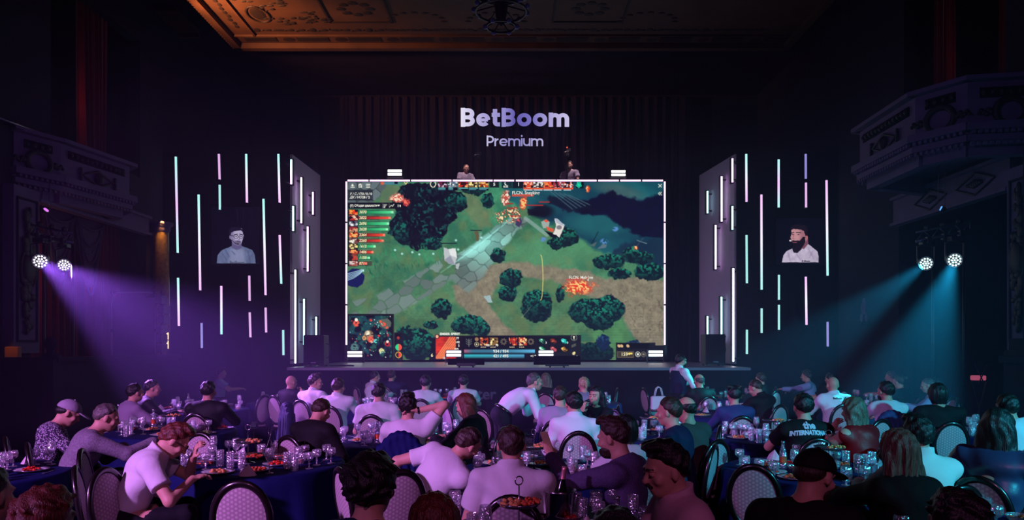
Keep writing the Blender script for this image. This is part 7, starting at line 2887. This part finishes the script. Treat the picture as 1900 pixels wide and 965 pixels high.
pp('person in white tee leaning far right over the table, elbow out', 884, 797, -30, 'man in white tee leaning right', lean=22, side=30, bend=10, yaw=-22, pitch=12, top='white', sleeve='short', hair='crop', hairc='brown', sc=1.12, armL='hip', armR='table', h=HD, roll=10)
i20 = pp('person in white tee and short fade seen squarely from behind, front centre', 949, 790, 0, 'man in white tee at front centre', lean=4, top='white', sleeve='short', hair='crop', hairc='brown', sc=1.08, armL='side', armR='side', h=HD, collar=True)
pp('person in white shirt bending over the table, a waiter', 992, 692, -72, None, stand=True, lean=40, bend=24, pitch=-22, top='shirtwhite', sleeve='long', hair='crop', hairc='grey', sc=1.04, collar=True, extra=('belt',), armL=((0.08, 0.62, 0.98), (0.7, -0.3, -0.8), (0, 0.4, -1)), armR=((0.10, 0.60, 0.80), (0.7, -0.5, 0), (0, 0.3, -1)), h=0.010)
pp('person with long light brown hair behind the bending waiter', 1013, 693, -5, 'long-haired woman behind the waiter', lean=3, top='black', sleeve='long', hair='straight', hairc='ash', female=True)
pp('person in pale jacket with short hair seen from behind, centre', 1040, 716, -12, 'man in pale jacket at centre', lean=5, top='beige', sleeve='long', hair='crop', hairc='brown', sc=1.10, h=0.012)
pp('person with blonde tied-up hair leaning on a hand at the back', 1083, 700, 12, 'blonde woman with tied-up hair', lean=4, top='lilac', sleeve='long', hair='pony', hairc='blond', female=True, armL='chin')
i24 = pp('person in white shirt with jet black hair from behind, centre right', 1064, 727, 2, 'black-haired man in white shirt', lean=3, yaw=12, top='shirtwhite', sleeve='long', hair='short', sc=1.10, collar=True, armL='side', armR='side', h=0.010)
pp('person with long dark hair and black top turning towards the camera', 1106, 717, 128, 'long-haired woman facing the camera', lean=10, side=-6, yaw=12, top='black', sleeve='long', hair='straight', hairc='black', female=True, sc=1.04, extra=('eyes',), h=0.010, armR='chin')
i27 = pp('bearded person in mauve sweater holding up a phone, centre right', 1132, 777, 58, 'bearded man in mauve sweater', lean=6, pitch=10, top='mauve', sleeve='long', hair='quiff', hairc='brown', beard=True, sc=1.13, armL=((0.10, 0.44, 1.02), (1.0, -0.2, -1.0), (-0.2, 0.5, 0.9)), armR='lap', h=HD)
pp('person with dark bob and pale top hidden behind the mauve sweater', 1158, 790, 30, 'woman with dark bob', lean=4, top='white', s=232, hair='bob', hairc='black', female=True, sc=1.0)
pp('person in navy tee in profile to the left, forearm hanging', 1240, 738, 62, 'man in navy tee in profile', lean=8, top='navy', sleeve='short', hair='short', hairc='brown', sc=1.14, armL=((0.16, 0.36, 0.62), (1.0, -0.2, -0.2), (0, 0.6, -0.8)), h=0.010)
pp('balding person in olive tee behind the navy tee', 1272, 736, 36, 'balding man in olive tee', lean=6, top='olive', sleeve='short', hair='bald_ring', hairc='black', sc=1.10, h=0.012)
i31 = pp('standing person in waistcoat and white sleeves carrying a dish, a waiter', 1264, 648, -68, None, stand=True, lean=4, top='shirtwhite', sleeve='long', hair='short', hairc='black', beard=True, sc=1.0, s=99, collar=True, extra=('vest', 'glasses'), armL='tray', armR='tray', h=0.010)
pp('bald person in dark jacket beyond the standing waiter', 1297, 694, 12, 'bald man beyond the waiter', lean=5, top='suit', sleeve='long', hair='bald_ring', hairc='grey', sc=1.08)
pp('person with two hair buns in navy shirt seen from behind', 1362, 716, -2, 'woman with two hair buns', lean=6, top='denim', sleeve='long', hair='buns', hairc='black', female=True, sc=1.06, h=0.012)
pp('person in black polo looking down, short hair, right of the two buns', 1396, 706, 30, 'man in black polo looking down', lean=8, pitch=22, yaw=12, top='black', sleeve='short', hair='crop', hairc='brown', sc=1.10, collar=True, h=0.011)
pp('dark-haired person in black behind the black polo', 1411, 692, 35, 'dark-haired man behind the black polo', lean=3, top='black', sleeve='long', hair='short', hairc='brown', sc=1.02)
i36 = pp('person in black tee with white back print and curly dark hair', 1490, 731, -2, 'man in printed black tee', lean=5, top='black', sleeve='short', hair='short', sc=1.12, build=1.04, h=0.010)
i37 = pp('bald person in white shirt with a dark strap across the back', 1545, 699, 0, 'bald man in white shirt', lean=4, top='shirtwhite', sleeve='long', hair='none', sc=1.12, extra=('bag_strap',), collar=True, h=0.011)
pp('dim person with tousled hair far back on the right', 1495, 688, 60, 'dim tousled-haired man far back', lean=10, top='blue', sleeve='long', hair='curly', hairc='brown', sc=1.0, armL='reach')
pp('person whose dark hair shows over the bald head', 1540, 692, 20, 'man hidden by the bald head', lean=3, top='black', hair='short', sc=1.0)
pp('person in red dress with wavy light hair and raised forearm', 1582, 738, 22, 'woman in red dress', lean=10, top='wine', sleeve='none', hair='long', hairc='ash', female=True, sc=1.10, armL='chin', armR='table', h=HD)
pp('bearded person in pale shirt with jet black hair, right', 1643, 708, 4, 'bearded man in pale shirt', lean=3, yaw=12, top='white', sleeve='long', hair='short', sc=1.12, beard=True, h=0.011)
pp('person with dark updo in black at the right back', 1668, 696, 30, 'woman with dark updo', lean=4, top='black', sleeve='long', hair='bun', hairc='brown', female=True, sc=1.04)
pp('person with pale collar behind the dark updo', 1652, 689, 50, 'person behind the updo', lean=4, top='beige', hair='short', hairc='grey', sc=1.0)
pp('person in profile to the left with short hair at the right back', 1718, 702, 62, 'short-haired man in profile at right', lean=8, pitch=10, top='blue', sleeve='long', hair='crop', hairc='grey', sc=1.03)
pp('person in black sweater with glossy black bob, right', 1739, 712, -8, 'person with glossy black bob', lean=6, top='black', sleeve='long', hair='bob', hairc='black', sc=1.16, build=1.05, h=0.011)
pp('dark person hidden behind the glossy black bob', 1736, 701, 10, 'person hidden behind the black bob', lean=6, top='navy', sleeve='long', hair='short', sc=1.0)
pp('person in white turtleneck with dark wavy hair, right', 1700, 774, 12, 'man in white turtleneck', lean=6, top='cream', sleeve='long', hair='quiff', hairc='black', sc=1.12, h=0.010)
pp('person with long straight fair hair in black, right foreground', 1664, 798, 14, 'woman with long straight hair', lean=6, top='black', sleeve='long', hair='straight', hairc='ash', female=True, sc=1.10, armL='reach', h=0.009)
i49 = pp('bearded person in black cap and printed black tee, right foreground', 1520, 836, -30, 'bearded man in black cap', lean=10, yaw=-28, pitch=14, top='black', sleeve='short', hair='none', hairc='brown', beard=True, extra=('cap',), sc=1.10, h=HD)
pp('person with moustache in pink shirt looking down, bottom centre', 1228, 840, 100, 'man with moustache in pink shirt', lean=4, pitch=9, yaw=2, s=385, top='pink', sleeve='long', hair='quiff', hairc='black', extra=('moustache', 'eyes'), sc=1.15, collar=True, h=0.0085, armL='lap', armR='lap')
pp('person with bushy curly dark hair and navy top, bottom left of centre', 690, 848, -14, 'curly-haired person', lean=4, top='navy', sleeve='short', hair='curly', hairc='black', sc=1.14, h=HD)
pp('person with auburn bob cropped by the bottom edge', 806, 918, 0, 'auburn bob at the bottom edge', lean=4, top='black', hair='bob', hairc='red', sc=1.02, h=0.011, female=True)
pp('person with dark curls cropped by the bottom left edge', 88, 912, -20, 'dark-curled person at bottom left', lean=4, top='black', hair='curly', hairc='red', sc=1.0, h=0.011)
pp('leaning person in white shirt with slicked dark hair at far right', 1866, 731, 8, 'man in white shirt at far right', lean=6, side=-12, yaw=-8, top='shirtwhite', sleeve='long', hair='slick', hairc='black', sc=1.16, build=1.05, armL='side', h=0.011)
pp('person in navy satin blouse with long dark hair at far right', 1852, 760, -48, 'woman in navy satin blouse', lean=10, top='satin', sleeve='long', hair='long', hairc='black', female=True, sc=1.18, build=1.1, armR='chin', armL='table', h=0.010)
pp('person with dark curls cropped by the bottom right edge', 1772, 918, 10, 'dark-haired person at the bottom right', lean=4, top='black', hair='curly', hairc='black', sc=1.0, h=0.011)
pp('person whose dark crown touches the bottom edge under the phone', 1141, 944, 0, 'dark crown at the bottom edge', lean=4, top='black', hair='short', hairc='black', sc=1.0, h=0.011)
pp('person cut by the left edge whose arm rests on the table', -22, 868, -20, 'person cut by the left edge', lean=6, top='black', hair='short', sc=1.05, armR='reach')
# the two casters on the riser behind the screen
i_c1 = pp('person with short hair in pale tee behind the screen, left caster', 865, 305, -155, None, zfloor=6.07, lean=4, top='beige', hair='crop', hairc='brown', sc=1.10, h=0.013, skin=SKIN, armL='lap', armR='lap', extra=('glasses',))
i_c2 = pp('bearded person in pale tee behind the screen, right caster', 1057, 299, 158, None, zfloor=6.07, lean=4, top='beige', hair='short', hairc='brown', beard=True, sc=1.12, h=0.013, armL='lap', armR='lap')
for inf, lab in ((i_c1, 'black stool under the left caster behind the screen'), (i_c2, 'black stool under the right caster behind the screen')):
    lo = inf['loc']
    MBs = MB().lathe([(0, 0.44), (0.20, 0.44), (0.21, 0.47), (0.19, 0.50), (0, 0.505)], 20).lathe([(0, 0), (0.22, 0), (0.22, .02), (0.03, .04), (0.03, .44)], 16)
    o = MBs.build('stool', STEEL)
    o.location = (lo.x, lo.y, 6.07)
    tag(o, lab, 'stool')
for cx_, cy_ in ((-1.42, 22.3), (1.76, 22.0)):
    lamp('caster_light', 'SPOT', (cx_ + 0.2, 21.2, 9.6), (cx_, cy_, 7.1), 420, (1.0, 0.72, 0.85), 0.15, 24, 0.6)  # added spots that brighten the dim casters from above

# phone, dish and bags held or hung
def phone(info, arm, label, tilt=0.0):
    q, S, E, Wr, hd = info['arms'][arm]
    p = info['world'](Wr + hd * 0.10)
    t = thing('smartphone', label, 'phone', p)
    t.rotation_euler = (math.radians(75), math.radians(12), info['rz'] + tilt)
    MB().box((0, 0, 0), (0.075, 0.155, 0.009), bev=0.003).build('body', mat('phone_shell', (150, 128, 96), 0.3, metal=0.4), t)
    MB().box((0, 0, 0.0052), (0.068, 0.146, 0.001)).build('display', mat('phone_display', (8, 8, 12), 0.1, spec=0.6), t)
    return t


phone(i27, 0, 'gold phone held up by the bearded one in mauve', 1.2)
phone(P[12], 1, 'phone held up by the navy-suited guest near the stage')
w_ = i31['world']
q, S, E, Wr, hd = i31['arms'][0]
pd = w_(Wr + hd * 0.12)
t = thing('serving_dish', 'small dish carried by the standing waiter', 'dish', (pd.x, pd.y, pd.z + 0.03))
MB().lathe([(0, 0), (0.08, 0.0), (0.13, 0.02), (0.13, 0.026), (0.08, 0.008), (0, 0.008)], 24).build('dish', PORC, t, smooth=True)
MB().ball((0.02, 0, 0.03), (0.06, 0.05, 0.03)).ball((-0.04, 0.02, 0.03), 0.03).build('food', FOODM[3], t, smooth=True)

# writing on clothing, laid onto the cloth
def on_back(info, text, size, width, zoff, m, bold=0.0, xoff=0.0, curve=0.0, shear=0.0):
    sh = info['shirt']
    me = sh.data
    bv = BVHTree.FromPolygons([v.co for v in me.vertices], [tuple(p.vertices) for p in me.polygons])
    o = text_mesh(text, size, 'back_print', m, None, bold=bold, width=width, shear=shear)
    import bmesh
    bm = bmesh.new()
    bm.from_mesh(o.data)
    bmesh.ops.triangulate(bm, faces=bm.faces)
    for _ in range(2):
        bmesh.ops.subdivide_edges(bm, edges=[e for e in bm.edges if e.calc_length() > 0.012], cuts=1)
    nb, Rb = info['nb'], info['Rb']
    c0 = np.array(nb) - Rb[:, 2] * zoff
    for v in bm.verts:
        zz = v.co.y - curve * (v.co.x ** 2)
        p = c0 + Rb[:, 0] * (v.co.x + xoff) + Rb[:, 2] * zz
        st = Vector(p - Rb[:, 1] * 0.5)
        hit = bv.ray_cast(st, Vector(Rb[:, 1]), 1.0)
        if hit[0] is not None:
            v.co = hit[0] - Vector(Rb[:, 1]) * 0.004
        else:
            v.co = Vector(p)
    bm.to_mesh(o.data)
    bm.free()
    o.parent = sh
    return o


PRT = mat('white_print', (190, 188, 200), 0.7)
on_back(i36, 'the', 0.085, 1.0, 0.015, PRT, bold=0.004, curve=0.4)
on_back(i36, 'INTERNATIONAL', 0.056, 0.80, 0.078, PRT, bold=0.004, curve=0.5)
on_back(i37, 'BetBoom', 0.035, 1.0, 0.0 + 0.035, mat('black_print', (20, 18, 24), 0.7), bold=0.002)
on_back(i49, 'MISFITS', 0.07, 1.0, 0.10, mat('dim_print', (60, 52, 66), 0.7), bold=0.003) if False else None

# ------------------------------------------------------------------ more chairs that stand free or show between the people
for a in [
    (150, 833, -72, 'empty dark-framed chair seen obliquely behind the man in white polo'),
    (192, 868, -100, 'chair seen almost edge-on left of the white polo man'),
    (372, 802, 172, 'empty oval chair across the front left table, facing the camera'),
    (445, 893, 6, 'empty chair in the left foreground with its back to the camera'),
    (745, 872, 28, 'honeycomb-backed empty chair in the foreground beside the curly-haired person'),
    (628, 868, -60, 'chair seen from the side left of the curly-haired person'),
    (492, 733, 62, 'empty bright chair with visible seat at the back left'),
    (532, 728, 10, 'dim empty chair behind the draped jacket at the back left'),
    (528, 752, -60, 'chair under the navy jacket left of the white shirted man'),
    (826, 750, -60, 'chair seen from the side before the auburn-haired woman'),
    (890, 758, -28, 'small bright chair right behind the auburn-haired woman'),
    (1182, 856, 74, 'chair seen edge-on with teal light beside the moustached man'),
    (1337, 790, 70, 'empty mauve chair right of the navy tee man'),
    (1398, 862, -26, 'bright pink honeycomb chair left of the capped man'),
    (1692, 873, 34, 'teal-lit chair in the right foreground with its back to the camera'),
    (1748, 850, 82, 'chair seen edge-on between the turtleneck and the satin blouse'),
    (1638, 778, 20, 'small oval chair behind the woman in red'),
    (1440, 718, 60, 'dark glossy chair turned sideways behind the black polo'),
    (1148, 752, 78, 'edge-on chair catching teal light at the centre right'),
    (1193, 720, -75, 'slim chair edge left of the white carrier bag'),
    (1146, 720, 75, 'slim chair edge behind the turning long-haired woman'),
    (664, 722, -75, 'slim chair edge left of the white tee at the back'),
    (1290, 935, 30, 'chair rim at the bottom right of the pink shirt'),
]:
    chair_px(*a)

# ------------------------------------------------------------------ jackets thrown over chairs
def draped(px, ytop, rz, label, m, s=None, wd=0.24, drop=0.62, ztop=1.0):
    s = s or (ytop - HZ) / (CH - ztop)
    a = math.radians(rz)
    sd = Solid(0.011, 0.03)
    tilt = math.radians(9)
    for k in np.linspace(0, math.pi, 13):
        x, z = 0.185 * math.cos(k), ztop - 0.25 + 0.235 * math.sin(k)
        sd.ell((x, -0.06 * (1 - math.sin(k)) * 0 - 0.0, z), (0.045, 0.055, 0.045))
    for x in np.linspace(-0.18, 0.18, 7):
        zt = ztop - 0.25 + 0.235 * math.sqrt(max(0, 1 - (x / 0.2) ** 2))
        sd.cap((x, -0.035, zt), (x * 1.2, -0.055 - 0.02 * math.sin(x * 40), ztop - drop), 0.030, 0.034)
    for x in np.linspace(-0.18, 0.18, 6):
        zt = ztop - 0.25 + 0.235 * math.sqrt(max(0, 1 - (x / 0.2) ** 2))
        sd.cap((x, 0.045, zt), (x * 1.05, 0.05, ztop - 0.38), 0.022, 0.026)
    for q in (-1, 1):
        sd.cap((q * 0.19, -0.02, ztop - 0.14), (q * 0.25, -0.07, ztop - drop * 0.95), 0.045, 0.036)
    sd.fn = lambda x, y, z: 0.005 * np.sin(95 * x + 2 * np.sin(8 * z)) + 0 * y
    o = sd.build('jacket', m)
    o.location = ((px - 950) / s, F / s, 0)
    o.rotation_euler = (0, 0, a)
    return tag(o, label, 'jacket')


draped(533, 750, -60, 'navy jacket thrown over a chair left of the white shirted man', CLOTH['navy'])
jo = i15
bb_ = Rz(jo['rz']) @ np.array([0, -0.325, 0])
o = draped(757, 805, -3, 'navy jacket draped over the chair of the man with a hand on his neck', NAVY, drop=0.55)
o.location = (jo['loc'].x + bb_[0], jo['loc'].y + bb_[1], 0)
o = draped(1655, 765, 6, 'dark blue jacket hung over the chair of the bearded man in pale shirt', CLOTH['denim'], drop=0.45)

# ------------------------------------------------------------------ hero things: ice bucket with bottle, cake stand, carrier bag, water bottle
tx, ty, nm, s_t = TABLES[9]
s0 = 300.0
p = W(1038, 0, s0)
bk = thing('ice_bucket', 'polished ice bucket with a bottle on the bottom centre table', 'bucket', (p.x, p.y, TZ))
MB().lathe([(0, 0), (0.075, 0), (0.08, 0.01), (0.10, 0.19), (0.108, 0.20), (0.10, 0.205), (0.094, 0.195), (0.076, 0.02), (0, 0.015)], 32).build('pail', METAL, bk, smooth=True)
q = MB()
for k in (-1, 1):
    q.loop([(k * 0.118, 0.018 * math.cos(w_), 0.15 + 0.02 * math.sin(w_)) for w_ in np.linspace(0, 6.283, 17)[:-1]], 0.004, 6)
q.build('ring_handles', METAL, bk, smooth=True)
bt = thing('champagne_bottle', 'dark champagne bottle with pink neck foil tilted in the ice bucket', 'bottle', (p.x - 0.02, p.y - 0.01, TZ + 0.02))
bt.rotation_euler = (0.0, math.radians(9), 0)
MB().lathe([(0, 0), (0.04, 0), (0.042, 0.02), (0.042, 0.16), (0.032, 0.21), (0.015, 0.26), (0.014, 0.30)], 24).build('glass', mat('dark_bottle_glass', (14, 20, 16), 0.1, spec=0.7), bt, smooth=True)
MB().lathe([(0.033, 0.205), (0.017, 0.25), (0.0155, 0.31), (0.017, 0.33), (0, 0.333)], 24).build('foil', mat('bottle_foil', (214, 150, 150), 0.35, metal=0.6), bt, smooth=True)
p = W(963, 0, 330)
put('stand', p.x, p.y, TZ, 'two-tier cake stand at the bottom centre in front of the white tee chair', 'cake stand', 'cake stands')
put('food2', p.x - 0.045, p.y - 0.02, TZ + 0.201, 'golden pastries on the upper tier at the bottom centre', 'food', 'food on the cake stands')
put('food0', p.x + 0.05, p.y + 0.02, TZ + 0.201, 'roast bites on the upper tier at the bottom centre', 'food', 'food on the cake stands')
for (px, s_, kind, lab) in ((877, 330, 'tumbler', 'tall glass standing alone at the bottom edge left of the cake stand'), (1080, 300, 'tumbler', 'tall glass right of the ice bucket'), (150, 330, 'plate', 'silver dish at the bottom left edge')):
    pq = W(px, 0, s_)
    if kind == 'plate':
        tt = thing('side_table', 'small round side table at the bottom left edge', 'table', (pq.x, pq.y, 0))
        MB().lathe([(0, .72), (.22, .72), (.22, .75), (0, .75)], 24).build('top', TBW, tt)
        MB().lathe([(0, 0), (.16, 0), (.03, .04), (.03, .72)], 16).build('pedestal', STEEL, tt)
        put('food2', pq.x, pq.y, 0.76, 'golden pastry on the silver dish at the bottom left edge', 'food', 'lone food')
        put(kind, pq.x, pq.y, 0.751, lab, 'plate', 'lone dishes')
    else:
        put(kind, pq.x, pq.y, TZ, lab, 'glass', 'lone glasses')
p = W(1222, 760, 108)
bg = thing('carrier_bag', 'white carrier bag with loop handles beside the standing waiter', 'bag', (p.x, p.y, 0))
zz = W(0, 735, 108).z
MB().tube([(0, 0, 0), (0, 0, zz - 0.24)], 0.02).lathe([(0, 0), (.18, 0), (.18, .02), (0, .03)], 16).lathe([(0, zz - .26), (.16, zz - .26), (.16, zz - .24), (0, zz - .24)], 16).build('hook_stand', STEEL, bg)
MB().box((0, 0, zz - 0.12), (0.26, 0.12, 0.24), bev=0.02).build('bag', CLOTH['white'], bg)
q = MB()
for y in (-0.05, 0.05):
    q.tube([(-0.07, y, zz), (-0.04, y, zz + 0.13), (0, y, zz + 0.16), (0.04, y, zz + 0.13), (0.07, y, zz)], 0.008, 6)
q.build('handles', CLOTH['white'], bg, smooth=True)

# tall water bottle with violet cap, on the right foreground table
p = W(1515, 0, 190)
wb = thing('water_bottle', 'tall water bottle with violet label behind the black cap', 'bottle', (p.x, p.y, TZ))
MB().lathe([(0, 0), (.036, .002), (.037, .02), (.037, .19), (.028, .23), (.014, .27), (.013, .30)], 20).build('glass', CRY2, wb, smooth=True)
MB().lathe([(.038, .10), (.038, .17)], 20).build('label_band', mat('violet_label', (70, 60, 170), 0.5), wb, smooth=True)
MB().lathe([(.016, .29), (.016, .325), (0, .325)], 14).build('cap', mat('pale_cap', (160, 190, 200), 0.4), wb, smooth=True)
# ornate cloth triangle napkins on the foreground tables
for (px, s_, lab) in ((442, 196, 'peaked pink napkin beside the cake stand on the front left table'), (1612, 214, 'peaked pale napkin beside the fair-haired woman')):
    p = W(px, 0, s_)
    t = thing('napkin', lab, 'napkin', (p.x, p.y, TZ))
    MB().add([(-0.08, -0.03, 0), (0.08, -0.04, 0), (0.07, 0.04, 0), (-0.07, 0.04, 0), (0.06, 0.0, 0.13), (-0.02, 0.005, 0.085)], [(0, 1, 4, 5), (1, 2, 4), (2, 3, 5, 4), (3, 0, 5), (3, 2, 1, 0)]).build('cloth', NAP, t)
